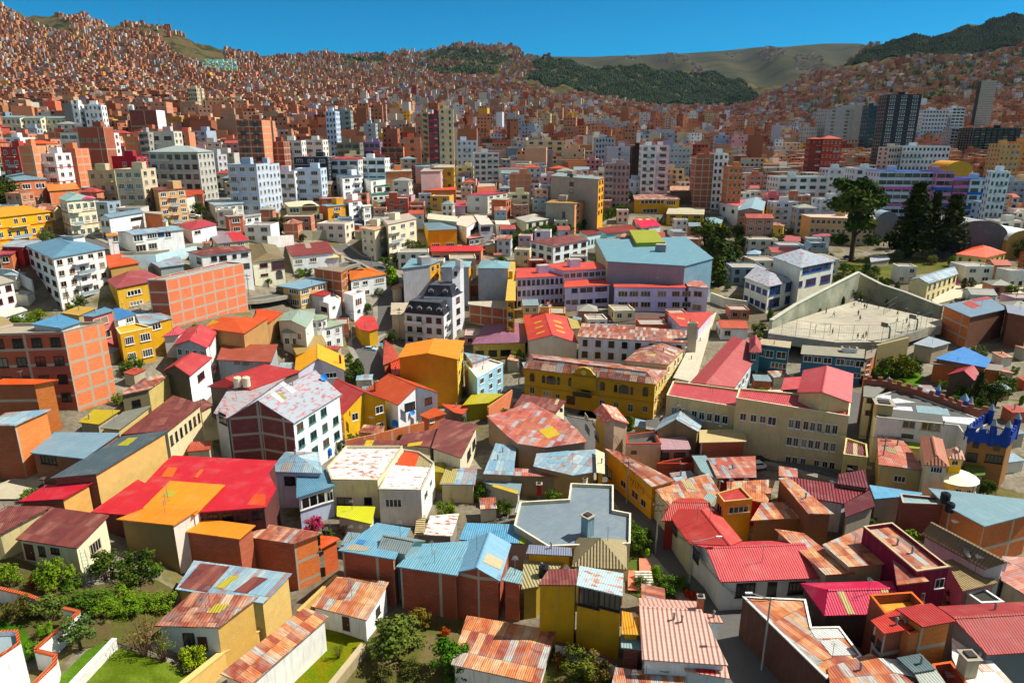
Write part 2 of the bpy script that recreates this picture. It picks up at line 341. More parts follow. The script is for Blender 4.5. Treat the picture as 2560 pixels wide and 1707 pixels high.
# ------------------------------------------------------------------ window library: unit meshes (1 m x 1 m), facing -Y
WMESH = {}
def wmesh(kind):
    if kind in WMESH: return WMESH[kind]
    fr = {'w': 'flat:dcdcd4:.6', 'd': 'flat:2c2422:.5', 'b': 'flat:1c4aa0:.5', 't': 'flat:3c7a74:.5', 'n': 'flat:b8a890:.7', 'r': 'flat:6a2a26:.6', 'a': 'flat:3a2c20:.6', 'o': 'flat:a4603c:.6', 'y': 'flat:b88a18:.7'}
    c = kind[0]; n = int(kind[1]) if len(kind) > 1 else 2
    g = MB(); f = MB(); key = fr.get(c, fr['w'])
    if c == 'a':
        pts = [(-.5, -.5), (.5, -.5)] + [(.5 * math.cos(t), .15 + .35 * math.sin(t)) for t in [math.pi * i / 8 for i in range(9)]]
        g.face([(x, -.02, z) for x, z in pts], 'glass')
        for i in range(len(pts)):
            a, b = pts[i], pts[(i + 1) % len(pts)]; q = 1.12
            f.face([(a[0], -.06, a[1]), (b[0], -.06, b[1]), (b[0] * q, -.06, b[1] * q), (a[0] * q, -.06, a[1] * q)][::-1], key)
        f.box((0, -.04, .0), (.05, .04, .96), key); f.box((0, -.04, .15), (.96, .04, .04), key)
    else:
        g.face([(-.5, -.02, -.5), (.5, -.02, -.5), (.5, -.02, .5), (-.5, -.02, .5)], 'glass')
        for x in (-.5, .5): f.box((x, -.03, 0), (.06, .08, 1.06), key)
        for z in (-.5, .5): f.box((0, -.03, z), (1.0, .08, .08), key)
        for i in range(1, n): f.box((-.5 + i / n, -.03, 0), (.045, .05, .94), key)
        f.box((0, -.09, -.56), (1.16, .18, .07), key)
    def mk(m, nm):
        o = m.build(nm); me = o.data; bpy.data.objects.remove(o); return me
    b = MB(); b.v = g.v + f.v; b.f = g.f + [tuple(i + len(g.v) for i in q) for q in f.f]; b.mats = g.mats + f.mats; b.m = g.m + [i + len(g.mats) for i in f.m]; b.uv = g.uv + f.uv
    WMESH[kind] = (mk(g, 'window'), mk(f, 'frame'), mk(b, 'window')); return WMESH[kind]
def put_window(root, org, p, nrm, w, h, kind, detail, name='window'):
    g, f, both = wmesh(kind)
    yaw = math.atan2(nrm.y, nrm.x) + math.pi / 2
    o = bpy.data.objects.new(name, g if detail else both); COL.objects.link(o); o.parent = root
    o.location = Vector(p) - org; o.rotation_euler = (0, 0, yaw); o.scale = (w, 1, h)
    if detail:
        q = bpy.data.objects.new('frame', f); COL.objects.link(q); q.parent = o
    return o
# ------------------------------------------------------------------ generic building
OCC = []     # occupied footprints (centre x, y, radius)
OCCP = []    # occupied footprints (plan polygons)
THINGS = {}
def plane_of(f):
    a, b, c = f[0], f[1], f[2]; n = (b - a).cross(c - a)
    if n.z < 0: n = -n
    return n, n.dot(a)
def inset(poly, d):
    n = len(poly); out = []
    for i in range(n):
        p0, p1, p2 = poly[i - 1], poly[i], poly[(i + 1) % n]
        a = (p1 - p0).to_2d(); b = (p2 - p1).to_2d()
        if a.length < 1e-4 or b.length < 1e-4: out.append(p1.copy()); continue
        a.normalize(); b.normalize(); na = Vector((-a.y, a.x)); nb_ = Vector((-b.y, b.x)); k = na + nb_
        den = max(1 + na.dot(nb_), .25); o = k * (d / den)
        out.append(Vector((p1.x + o.x, p1.y + o.y, p1.z)))
    return out
def B(name, label, T, pts, h, roof='flat', rise=1.8, dz=None, ridge=None, wall='plaster:d8d0c0', rf='rust:rust', win='', px=(), patch=(), over=.35,
      par=0., cop=None, cat=None, chim=(), yard=None, sidewall=None, extra=None, anchor=0, near=None, band=None):
    q = [tp(T, *p) if T is not None else p for p in pts]
    dz = dz or [0] * len(q)
    P0 = atg(q[anchor][0], q[anchor][1], h + dz[anchor]); Z0 = P0.z - dz[anchor]
    P = [atz(x, y, Z0 + dz[i]) for i, (x, y) in enumerate(q)]
    if len(P) == 3: P.append(P[0] + P[2] - P[1])
    return BP(name, label, P, h, roof, rise, ridge, wall, rf, win, px, patch, over, par, cop, cat, chim, T, sidewall, Z0, band)
def BP(name, label, P, h, roof='flat', rise=1.8, ridge=None, wall='plaster:d8d0c0', rf='rust:rust', win='', px=(), patch=(), over=.35,
       par=0., cop=None, cat=None, chim=(), T=None, sidewall=None, Z0=None, band=None, group=None):
    area = sum(P[i].x * P[(i + 1) % len(P)].y - P[(i + 1) % len(P)].x * P[i].y for i in range(len(P)))
    if area < 0: print('CLOCKWISE', label)
    if Z0 is None: Z0 = P[0].z
    cen = sum(P, Vector()) / len(P); zb = min(ground(p.x, p.y) for p in P) - .6
    rad = max((p - cen).to_2d().length for p in P)
    OCCP.append(([(p.x, p.y) for p in P], cen.x, cen.y, rad))
    org = Vector((cen.x, cen.y, ground(cen.x, cen.y)))
    root = empty(name, org, label, cat or ('house' if 'house' in name else 'building'), group)
    far = cen.y > 230
    up = Vector((0, 0, 1))
    faces = []; outline = list(P)
    rz = lambda t: t + up * rise
    if roof in ('flat', 'mono'): faces = [list(P)]
    elif roof in ('gx', 'gy', 'hip', 'pyr'):
        A, Bq, C, D = P[:4]
        if ridge: r0, r1 = [atz(*tp(T, *r), Z0 + rise) for r in ridge]
        if roof == 'gx':
            if not ridge: r0 = rz((A + D) / 2); r1 = rz((Bq + C) / 2)
            dr = (Bq - A).normalized(); r1 = r0 + dr * (r1 - r0).dot(dr); C = D + dr * (C - D).dot(dr)
            faces = [[A, Bq, r1, r0], [r0, r1, C, D]]; outline = [A, Bq, r1, C, D, r0]
        elif roof == 'gy':
            if not ridge: r0 = rz((A + Bq) / 2); r1 = rz((C + D) / 2)
            dr = (r1 - r0).normalized(); C = Bq + dr * (C - Bq).dot(dr); D = A + dr * (D - A).dot(dr)
            faces = [[r0, Bq, C, r1], [A, r0, r1, D]]; outline = [A, r0, Bq, C, r1, D]
        elif roof == 'pyr':
            r0 = rz(cen) if not ridge else r0
            faces = [[A, Bq, r0], [Bq, C, r0], [C, D, r0], [D, A, r0]]
        else:
            lx, ly = (Bq - A).length, (C - Bq).length
            if not ridge:
                s = min(lx, ly) / 2
                if lx >= ly: m0, m1, L = (A + D) / 2, (Bq + C) / 2, lx
                else: m0, m1, L = (A + Bq) / 2, (C + D) / 2, ly
                s = min(s, L * .45); dd = (m1 - m0).normalized(); r0 = rz(m0 + dd * s); r1 = rz(m1 - dd * s)
            along = abs((r1 - r0).to_2d().dot((Bq - A).to_2d().normalized())) > abs((r1 - r0).to_2d().dot((C - Bq).to_2d().normalized()))
            if along: dr = (Bq - A).normalized(); r1 = r0 + dr * (r1 - r0).dot(dr); C = D + dr * (C - D).dot(dr)
            else: dr = (r1 - r0).normalized(); C = Bq + dr * (C - Bq).dot(dr); D = A + dr * (D - A).dot(dr)
            if along: faces = [[A, Bq, r1, r0], [Bq, C, r1], [C, D, r0, r1], [D, A, r0]]
            else: faces = [[A, Bq, r0], [Bq, C, r1, r0], [C, D, r1], [D, A, r0, r1]]
            if along and (r1 - r0).dot(dr) < 0: print('RIDGE', label)
        if roof == 'hip': outline = [A, Bq, C, D]
        P = [A, Bq, C, D]
    hd = (P[1] - P[0]).normalized()
    # roof
    m = MB()
    if roof == 'flat' and par > 0:
        inn = inset(P, .22); fl = [Vector((p.x, p.y, p.z - par)) for p in inn]; m.face(fl, rf, hdir=hd)
        ro = m.build('roof', root, org)
        m = MB(); ck = cop or wall; Pz = inset(P, -.05)
        for i in range(len(P)):
            j = (i + 1) % len(P)
            m.face([Pz[i] + up * .05, Pz[j] + up * .05, inn[j] + up * .05, inn[i] + up * .05], ck)
            m.face([inn[i] + up * .05, inn[j] + up * .05, fl[j], fl[i]], sidewall if isinstance(sidewall, str) else wall)
            m.face([Pz[i] - up * .1, Pz[j] - up * .1, Pz[j] + up * .05, Pz[i] + up * .05], ck)
        m.build('parapet', root, org); wo = P; roofz = lambda x, y: Z0
        planes = [plane_of(fl)]; ofs = 0.0
        wtop = [p.copy() for p in P]
    else:
        for f in faces: m.face(f, rf, hdir=hd)
        # fascia and underside
        for i in range(len(outline)):
            a, b = outline[i], outline[(i + 1) % len(outline)]; m.face([a - up * .16, b - up * .16, b, a], rf if not far else rf)
        m.face([p - up * .16 for p in outline][::-1], 'flat:5a4c40') if roof in ('flat', 'mono', 'hip', 'pyr') else [m.face([p - up * .16 for p in f][::-1], 'flat:5a4c40') for f in faces]
        if roof in ('gx', 'gy', 'hip') and not far:
            d = (r1 - r0).normalized(); s = d.cross(up).normalized() * .22
            m.face([r0 + s + up * .0, r1 + s, r1 + up * .07, r0 + up * .07], rf); m.face([r0 + up * .07, r1 + up * .07, r1 - s, r0 - s], rf)
        ro = m.build('roof', root, org)
        planes = [plane_of(f) for f in faces]
        fz = lambda x, y: min((d - n.x * x - n.y * y) / n.z for n, d in planes)
        wo = inset(outline, over); wtop = [Vector((p.x, p.y, fz(p.x, p.y) - .14)) for p in wo]
    # walls
    m = MB(); n = len(wtop); seg = []
    for i in range(n):
        a, b = wtop[i], wtop[(i + 1) % n]; L = (b - a).to_2d().length
        si = (0, 0, 1, 2, 2, 3)[i] if roof == 'gy' else (0, 1, 1, 2, 3, 3)[i] if roof == 'gx' else i
        k = sidewall.get(si, wall) if isinstance(sidewall, dict) else wall
        zt = min(a.z, b.z)
        m.face([(a.x, a.y, zb), (b.x, b.y, zb), b, a], k, uv=[(0, zb - Z0), (L, zb - Z0), (L, b.z - Z0), (0, a.z - Z0)])
    m.build('wall', root, org)
    # wall segments by side of the plan (side 0 = near side)
    cw = inset(P, over) if not (roof == 'flat' and par > 0) else P
    def side(k):
        a, b = cw[k], cw[(k + 1) % len(cw)]; d = (b - a); d.z = 0; L = d.length; d.normalize(); return a, b, d, L, Vector((d.y, -d.x, 0))
    if band:
        m = MB()
        for k in (0, 1, 3):
            if k >= len(P): continue
            a, b, d, L, nn = side(k)
            for i in range(1, int(band[1]) + 1):
                z = Z0 - i * h / (band[1] + .0001) * 1.0 + .1
                if z < zb + 1: continue
                c = (a + b) / 2 + nn * .03; m.box((c.x, c.y, z), (L, .12, band[2] if len(band) > 2 else .22), band[0], math.atan2(d.y, d.x))
        m.build('floor_band', root, org)
    for w in [s for s in win.split(',') if s]:
        k, r = w.split(':'); k = int(k); rr = r.split('x'); rows = int(rr[0])
        i = 0
        while i < len(rr[1]) and rr[1][i].isdigit(): i += 1
        cols = int(rr[1][:i]); rest = rr[1][i:]; kind = rest.split('/')[0] or 'w2'; frac = float(rest.split('/')[1]) if '/' in rest else .55
        a, b, d, L, nn = side(k); hr = h / rows
        mid = (a + b) / 2
        for rI in range(rows):
            z = Z0 - (rI + .52) * hr
            for cI in range(cols):
                p = a + d * (L * (cI + .5) / cols); p.z = z - (a.z - Z0) * 0
                sp = L / cols
                if h < 10 and rng.random() < .07: continue
                if h < 10: sp *= rng.uniform(.82, 1.12)
                put_window(root, org, p, nn, min(sp * frac, 3.2), min(hr * .48, 1.6), kind, not far)
    for w in px:
        k, u0, v0, u1, v1 = w[:5]; kind = w[5] if len(w) > 5 else 'w2'
        a, b, d, L, nn = side(k); c0 = a + nn * .0
        def hitw(u, v):
            x, y = tp(T, u, v) if T is not None else (u, v); r_ = Vector(ray(x, y)); t = nn.dot(c0 - Vector((0, 0, CAMZ))) / nn.dot(r_); return Vector((0, 0, CAMZ)) + r_ * t
        p = hitw((u0 + u1) / 2, (v0 + v1) / 2); um, vm = (u0 + u1) / 2, (v0 + v1) / 2
        ww = (hitw(u1, vm) - hitw(u0, vm)); ww.z = 0; hh = abs(hitw(um, v1).z - hitw(um, v0).z)
        if kind == 'door':
            m = MB(); c = p - org
            m.box((0, -.03, 0), (max(ww.length, .7), .08, max(hh, 1.9)), 'flat:4a2c22:.6'); m.box((.3, -.08, 0), (.06, .04, .2), 'flat:c0b8a8:.4')
            o = m.build('door', root); o.location = c; o.rotation_euler = (0, 0, math.atan2(nn.y, nn.x) + math.pi / 2)
        else: put_window(root, org, p, nn, max(ww.length, .4), max(hh, .4), kind, True)
    def rhit(u, v):
        x, y = tp(T, u, v) if T is not None else (u, v); r_ = Vector(ray(x, y)); o_ = Vector((0, 0, CAMZ)); best = None
        for nn, dd in planes:                       # lower envelope of the planes: first crossing from above
            den = nn.dot(r_)
            if abs(den) < 1e-9: continue
            t = (dd - nn.dot(o_)) / den; p = o_ + r_ * t
            zz = min((d2 - n2.x * p.x - n2.y * p.y) / n2.z for n2, d2 in planes)
            if abs(zz - p.z) < .05 and (best is None or t < best[0]): best = (t, p, nn.normalized())
        if best is None:
            nn, dd = planes[0]; t = (dd - nn.dot(o_)) / nn.dot(r_); best = (t, o_ + r_ * t, nn.normalized())
        return best[1], best[2]
    for pt in patch:
        m = MB(); Q = pt[0]; pp = [rhit(*q) for q in Q]; cc = rhit(sum(q[0] for q in Q) / len(Q), sum(q[1] for q in Q) / len(Q))[1]
        lift = pt[2] if len(pt) > 2 else .05
        pts = [p + cc * lift for p, _ in pp]; nrm = (pts[1] - pts[0]).cross(pts[2] - pts[0])
        if nrm.z < 0: pts = pts[::-1]
        m.slab(pts, lift + .02, pt[1], hdir=hd)
        o = m.build('skylight', root, org)
    for c in chim:
        p, _ = rhit(c[0], c[1]); w = c[2] if len(c) > 2 else .5; hh = c[3] if len(c) > 3 else 1.4; key = c[4] if len(c) > 4 else 'brick:a04a30'
        m = MB(); a = math.atan2(hd.y, hd.x)
        m.box((p.x, p.y, p.z + hh / 2 - .3), (w, w, hh + .6), key, a); m.box((p.x, p.y, p.z + hh + .06), (w * 1.3, w * 1.3, .12), 'conc:a09888', a)
        m.box((p.x, p.y, p.z + hh + .22), (w * .7, w * .7, .2), 'flat:3a3432', a)
        o = m.build('chimney', ro, org)
    if cen.y > 200 and h > 8.5 and roof == 'flat':
        m = MB(); q = (P[0] + P[2]) / 2 if len(P) == 4 else cen; a = math.atan2(hd.y, hd.x); wd = (P[1] - P[0]).length
        q = q + hd * rng.uniform(-.2, .2) * wd; m.box((q.x, q.y, Z0 - par + 1.25), (min(3.6, wd * .4), 2.8, 2.5), wall.split(':')[0] + ':' + wall.split(':')[1], a, keytop='slab:b0a898')
        m.build('stair_house', root, org)
    if h > 8.5 and cen.y > 140 and win.startswith('0:') and cat == 'apartment building' and 'brick' not in wall:
        a_, b_, d_, L_, n_ = side(0); rows = int(win[2:win.index('x')]); k0 = rng.choice((.0, .3, .55)); bl = L_ * rng.uniform(.25, .45)
        for rI in range(1, rows + 1):
            m = MB()
            z = Z0 - rI * h / rows + .15; c = a_ + d_ * (L_ * k0 + bl / 2 + .3) + n_ * .55; yw = math.atan2(d_.y, d_.x)
            m.box((c.x, c.y, z), (bl, 1.1, .16), 'plaster:d4d0c8', yw); c2 = c + n_ * .52; m.box((c2.x, c2.y, z + .5), (bl, .07, .85), wall if rI % 2 else 'flat:8c9ca0:.3', yw); m.build('balcony', root, org)
    if cen.y < 260:
        for k in range(rng.choice((0, 0, 1, 1, 2))):
            q = P[0].lerp(P[1], rng.uniform(.2, .8)).lerp(P[2 if len(P) < 4 else 3].lerp(P[2], .5), rng.uniform(.25, .75)); zz = min((d - n.x * q.x - n.y * q.y) / n.z for n, d in planes); m = MB()
            if rng.random() < .55:
                H = rng.uniform(1.6, 2.8); m.cyl((q.x, q.y, zz - .1), (q.x, q.y, zz + H), .03, .03, 'flat:6c6c6c:.5', 5)
                for i in range(4): m.box((q.x, q.y + i * .22 - .3, zz + H - .1), (.9 - i * .15, .03, .03), 'flat:9c9c9c:.4')
                m.build('aerial', ro, org)
            else: m.cyl((q.x, q.y, zz - .1), (q.x, q.y, zz + .8), .12, .12, 'flat:8c8c88:.5', 8); m.cyl((q.x, q.y, zz + .8), (q.x, q.y, zz + .95), .2, .08, 'flat:7c7c78:.5', 8); m.build('vent_pipe', ro, org)
    THINGS[label] = (root, P, Z0, org)
    return root, P, Z0, org, rhit
# ------------------------------------------------------------------ the setting: terrain, hills, far mountain
def grid_sheet(name, us, ys, fz, key, kind='structure', label=None):
    V = []; Fc = []
    for y in ys:
        for u in us: V.append((u * y, y, fz(u, y)))
    n = len(us)
    for j in range(len(ys) - 1):
        for i in range(n - 1): a = j * n + i; Fc.append((a, a + 1, a + n + 1, a + n))
    me = bpy.data.meshes.new(name); me.from_pydata(V, [], Fc); me.materials.append(mat(key)); me.polygons.foreach_set('use_smooth', [True] * len(Fc))
    o = bpy.data.objects.new(name, me); COL.objects.link(o); o['kind'] = kind; return o
def rough(u, y):
    a = u * y
    k = max(0, min(1, (y - 420) / 500))
    return k * y * .0035 * (math.sin(a * .021 + y * .013) + .7 * math.sin(a * .047 - y * .031 + 1.3) + .5 * math.sin(a * .09 + 2 * math.sin(y * .05)))
us = [-1.45 + i * .01 for i in range(291)]
ys = [18.0]
while ys[-1] < 4700: ys.append(ys[-1] * 1.022)
grid_sheet('ground', us, ys, lambda u, y: ground(u * y, y) + rough(u, y), 'ground')
SIL = [(900,140),(1150,140),(1400,141),(1500,141),(1600,138),(1700,133),(1800,127),(1880,120),(1960,117),(2060,107),(2100,108),(2150,109),(2185,117),(2300,140),(2600,190)]
def mtn(u, y):
    k = (y - 3600) / 3400; x = 1280 + u * 1840
    ysil = np.interp(x, [s[0] for s in SIL], [s[1] for s in SIL]); a, b, c = ray(x, ysil); top = CAMZ + 7000 * c / b
    w = math.sin(u * 38 + y * .0011) * 45 + math.sin(u * 97 + y * .002) * 22
    if k > 1: return top - (k - 1) * 900
    return 190 + (top - 190) * (k ** .8) + w * math.sin(math.pi * max(0, k)) 
grid_sheet('mountain', [-.35 + i * .01 for i in range(150)], [3300 + i * 130 for i in range(34)], mtn, 'noise2:4c4834:34362a:.004')
def road(pts, width, T=None, name='road', key='slab:5e5c5a', lift=.14, kerb=True):
    P = [atg(*tp(t, u, v)) for t, u, v in pts]; path = [P[0]]
    for a, b in zip(P, P[1:]):
        n = max(1, int((b - a).length / 2.5))
        for i in range(1, n + 1): path.append(a.lerp(b, i / n))
    for _ in range(6):
        path = [path[0]] + [(path[i - 1] + path[i] * 2 + path[i + 1]) / 4 for i in range(1, len(path) - 1)] + [path[-1]]
    m = MB(); k = MB(); rows = []
    for i, p in enumerate(path):
        d = (path[min(i + 1, len(path) - 1)] - path[max(i - 1, 0)]).to_2d().normalized(); s = Vector((d.y, -d.x))
        zc = max(ground(p.x + s.x * t * width, p.y + s.y * t * width) for t in (-.5, -.25, 0, .25, .5))
        row = [Vector((p.x + s.x * t * width, p.y + s.y * t * width, zc + lift)) for t in (-.5, 0, .5)]
        rows.append((row, s, zc)); OCC.append((p.x, p.y, width * .5))
    for (r0, s0, z0), (r1, s1, z1) in zip(rows, rows[1:]):
        for i in (0, 1): m.face([r0[i], r1[i], r1[i + 1], r0[i + 1]][::-1], key)
        if kerb:
            for sg, i in ((-1, 0), (1, 2)):
                A0, A1 = r0[i], r1[i]; o0 = Vector((s0.x, s0.y, 0)) * sg * 1.4; o1 = Vector((s1.x, s1.y, 0)) * sg * 1.4; up = Vector((0, 0, .14))
                q = [A0 + up, A1 + up, A1 + o1 + up, A0 + o0 + up]; nrm = (q[1] - q[0]).cross(q[2] - q[0]); q = q if nrm.z > 0 else q[::-1]
                k.face(q, 'slab:8c887c'); k.face([A0 - up, A1 - up, A1 + up, A0 + up], 'slab:9c968a'); k.face([A0 + o0 - up * 6, A1 + o1 - up * 6, A1 + o1 + up, A0 + o0 + up], 'slab:8c8678')
    tag(m.build(name), kind='structure')
    if kerb: tag(k.build('pavement'), kind='structure')
def patchg(name, T, pts, key, z=None, lift=.1, kind='structure', label=None, cat=None, step=2.0):
    P = [atg(*tp(T, *p)) if z is None else atz(*tp(T, *p), z) for p in pts]
    xs = [p.x for p in P]; yy = [p.y for p in P]; m = MB()
    if z is not None:
        m.slab([Vector((p.x, p.y, z)) for p in P], 2.5, key); o = m.build(name); o['kind'] = kind; return o, P
    def inside(x, y):
        c = False; n = len(P)
        for i in range(n):
            a, b = P[i], P[i - 1]
            if (a.y > y) != (b.y > y) and x < (b.x - a.x) * (y - a.y) / (b.y - a.y) + a.x: c = not c
        return c
    import mathutils.geometry as mg
    tri = mg.tessellate_polygon([[Vector((p.x, p.y, 0)) for p in P]])
    def sub(a, b, c, d):
        if d == 0:
            q = [Vector((p.x, p.y, ground(p.x, p.y) + lift)) for p in (a, b, c)]
            n = (q[1] - q[0]).cross(q[2] - q[0]); m.face(q if n.z > 0 else q[::-1], key); return
        ab, bc, ca = (a + b) / 2, (b + c) / 2, (c + a) / 2
        for t in ((a, ab, ca), (ab, b, bc), (ca, bc, c), (ab, bc, ca)): sub(*t, d - 1)
    for t in tri: sub(*[Vector((P[i].x, P[i].y, 0)) for i in t], 3)
    o = m.build(name); o['kind'] = kind; return o, P
# streets
road([((3,3),-130,1700),((3,3),-140,1350),((2,3),2150,1050),((2,3),1880,820),((2,3),1620,520),((2,3),1350,230),((2,2),1150,1500),((2,2),1000,1330),((2,2),880,1130),((2,2),760,880),((2,2),640,690),((2,2),560,610)], 7.0)
road([((2,2),-60,470),((2,2),300,560),((2,2),640,640),((2,2),1000,700),((2,2),1350,740),((3,2),-150,1020),((3,2),500,1190),((3,2),950,1260)], 6.5)
road([((2,2),560,610),((2,2),-60,480),((1,2),1850,640),((1,2),1400,420),((1,2),1080,330),((1,2),1060,130),((1,2),920,20),((1,1),1230,1420),((1,1),1190,1200),((1,1),1260,1000),((1,1),1100,860),((1,1),880,800),((1,1),760,690)], 6.0)
road([((1,1),880,860),((1,1),500,1010),((1,1),200,1180),((1,1),-150,1240),((0,1),1900,1180)], 5.0)
road([((0,1),520,560),((0,1),700,600),((0,1),1000,740),((0,1),1400,760),((0,1),1800,690)], 5.0)
road([((3,2),900,1230),((3,2),860,900),((3,2),820,620),((3,2),800,470)], 5.0)
road([((2,1),930,360),((2,1),1000,300),((2,1),1080,250)], 6.0, kerb=False)
def wall_line(label, T, pts, h, th, key, cop=None, base=None, name='boundary_wall', cat='wall'):
    tops = [atg(*tp(T, u, v), h) for u, v in pts]
    o_ = Vector((tops[0].x, tops[0].y, ground(tops[0].x, tops[0].y)))
    root = empty(name, o_, label, cat); m = MB(); c = MB()
    for a, b in zip(tops, tops[1:]):
        d = (b - a).to_2d(); L = d.length
        if L < .1: continue
        d.normalize(); s = Vector((-d.y, d.x, 0)) * th / 2; lo = min(ground(a.x, a.y), ground(b.x, b.y)) - .5
        for sg in (1, -1):
            q = [Vector((a.x, a.y, lo)) + s * sg, Vector((b.x, b.y, lo)) + s * sg, b + s * sg, a + s * sg]; uv = [(0, lo), (L, lo), (L, b.z), (0, a.z)]
            m.face(q if sg < 0 else q[::-1], key, uv=uv if sg < 0 else uv[::-1])
        m.face([a - s, b - s, b + s, a + s], key); m.face([Vector((a.x, a.y, lo)) - s, a - s, a + s, Vector((a.x, a.y, lo)) + s], key); m.face([Vector((b.x, b.y, lo)) - s, b - s, b + s, Vector((b.x, b.y, lo)) + s], key)
        if cop:
            s2 = s * 1.5; c.slab([a - s2 + Vector((0, 0, .1)), b - s2 + Vector((0, 0, .1)), b + s2 + Vector((0, 0, .1)), a + s2 + Vector((0, 0, .1))], .14, cop)
    m.build('wall', root, o_)
    if cop: c.build('coping', root, o_)
    return root
# ------------------------------------------------------------------ plants
def leaf_cloud(m, c, r, n, s, key, r_, squash=1.0, shell=.55):
    for _ in range(n):
        while True:
            d = Vector((r_.uniform(-1, 1), r_.uniform(-1, 1), r_.uniform(-1, 1)))
            if .05 < d.length <= 1: break
        d = d.normalized() * (shell + (1 - shell) * r_.random() ** .5)
        p = Vector(c) + Vector((d.x * r, d.y * r, d.z * r * squash))
        nrm = (d + Vector((r_.uniform(-.7, .7), r_.uniform(-.7, .7), r_.uniform(-.3, .9)))).normalized()
        a = nrm.orthogonal().normalized(); b = nrm.cross(a); ang = r_.uniform(0, 6.28); a, b = a * math.cos(ang) + b * math.sin(ang), b * math.cos(ang) - a * math.sin(ang)
        k = s * r_.uniform(.6, 1.3)
        m.face([p - a * k - b * k * .5, p + a * k * .2 - b * k * .7, p + a * k + b * k * .1, p - a * k * .1 + b * k * .8], key, uv=[(0, 0)] * 4)
TREEP = {}
def tree_proto(kind, col, seed):
    k = (kind, col, seed)
    if k in TREEP: return TREEP[k]
    r_ = random.Random(seed * 31 + len(kind)); t = MB(); c = MB(); leaf = 'leaf:' + col; bk = 'bark:4a3a2c'
    if kind == 'round':
        t.cyl((0, 0, -.3), (0, 0, .5), .05, .035, bk, 7)
        for i in range(6):
            a = i * 1.05 + r_.random(); e = (math.cos(a) * .28, math.sin(a) * .28, .62 + .2 * r_.random()); t.cyl((0, 0, .38), e, .025, .008, bk, 5)
        for i in range(26):
            a = r_.uniform(0, 6.28); q = r_.random() ** .6 * .36; z = r_.uniform(.38, .9); leaf_cloud(c, (math.cos(a) * q, math.sin(a) * q, z), r_.uniform(.08, .17), 80, .03, leaf, r_, .8, .3)
    elif kind == 'bush':
        for i in range(5):
            a = r_.uniform(0, 6.28); t.cyl((0, 0, -.2), (math.cos(a) * .25, math.sin(a) * .25, .5), .03, .01, bk, 5)
        for i in range(28):
            a = r_.uniform(0, 6.28); q = r_.random() ** .5 * .38; z = r_.uniform(.1, .78) * (1.15 - q); leaf_cloud(c, (math.cos(a) * q, math.sin(a) * q, z + .08), r_.uniform(.1, .2), 75, .03, leaf, r_, .9, .25)
    elif kind == 'column':
        t.cyl((0, 0, -.2), (0, 0, .8), .03, .01, bk, 6)
        for i in range(12):
            z = .12 + i * .07; q = .2 * math.sin(min(1, z + .12) * math.pi) ** .6 + .03; leaf_cloud(c, (r_.uniform(-.03, .03), r_.uniform(-.03, .03), z), q, 110, .035, leaf, r_, .7)
    elif kind == 'conifer':
        t.cyl((0, 0, -.2), (0, 0, .97), .035, .006, bk, 7)
        for i in range(22):
            z = .14 + i * .038; q = .27 * (1 - z) ** .75 + .02
            for j in range(6):
                a = j * 1.05 + i * .7 + r_.uniform(-.3, .3); w = q * r_.uniform(.5, 1.1)
                leaf_cloud(c, (math.cos(a) * w * .65, math.sin(a) * w * .65, z - .03 * w), w * .42 + .015, 26, .022, leaf, r_, .5, .2)
    elif kind == 'gum':
        t.cyl((0, 0, -.2), (.02, 0, .62), .035, .018, bk, 7)
        for i in range(9):
            a = r_.uniform(0, 6.28); z0 = r_.uniform(.2, .6); e = (math.cos(a) * .24, math.sin(a) * .2, z0 + r_.uniform(.1, .28)); t.cyl((.01, 0, z0), e, .014, .005, bk, 5)
            leaf_cloud(c, e, r_.uniform(.08, .14), 170, .022, leaf, r_, .7, .3)
        for i in range(26):
            a = r_.uniform(0, 6.28); q = r_.random() * .24; leaf_cloud(c, (math.cos(a) * q, math.sin(a) * q, r_.uniform(.22, .95) if i < 14 else r_.uniform(.62, .92)), r_.uniform(.08, .14), 170, .022, leaf, r_, .7, .3)
    elif kind == 'bare':
        for i in range(26):
            a = r_.uniform(0, 6.28); q = r_.uniform(.08, .4); e = (math.cos(a) * q, math.sin(a) * q, r_.uniform(.6, 1)); t.cyl((math.cos(a) * .03, math.sin(a) * .03, 0), e, .012, .003, 'bark:6a5040', 4, False)
            if r_.random() < .6: leaf_cloud(c, tuple(v * .8 for v in e), .1, 22, .02, leaf, r_)
    def mk(m, nm):
        o = m.build(nm); me = o.data; bpy.data.objects.remove(o); return me
    TREEP[k] = (mk(t, 'trunk'), mk(c, 'crown')); return TREEP[k]
def plant_at(p, size, kind, col, label, cat=None, wide=1.0, seed=0, name=None, group=None):
    t, c = tree_proto(kind, col, seed % 3)
    nm = name or {'bush': 'shrub', 'bare': 'shrub', 'conifer': 'conifer_tree', 'gum': 'eucalyptus_tree', 'column': 'cypress_tree'}.get(kind, 'tree')
    o = empty(nm, p, label, cat or ('shrub' if nm == 'shrub' else 'tree'), group, rng.uniform(0, 6.28)); o.scale = (size * wide, size * wide, size)
    for me, n2 in ((t, 'trunk'), (c, 'crown')):
        q = bpy.data.objects.new(n2, me); COL.objects.link(q); q.parent = o
    OCC.append((p.x, p.y, size * .2)); return o
def plant(T, u, v, hpx, kind, col, label, wide=1.0, seed=0, name=None, group=None, z=None):
    """u,v: foot on the ground in tile pixels; hpx: height in tile pixels"""
    x, y = tp(T, u, v); p = atg(x, y) if z is None else atz(x, y, z); d = p.y * CP - (p.z - CAMZ) * SP
    return plant_at(p, hpx / 3.672 * d / F / .97, kind, col, label, None, wide, seed, name, group)
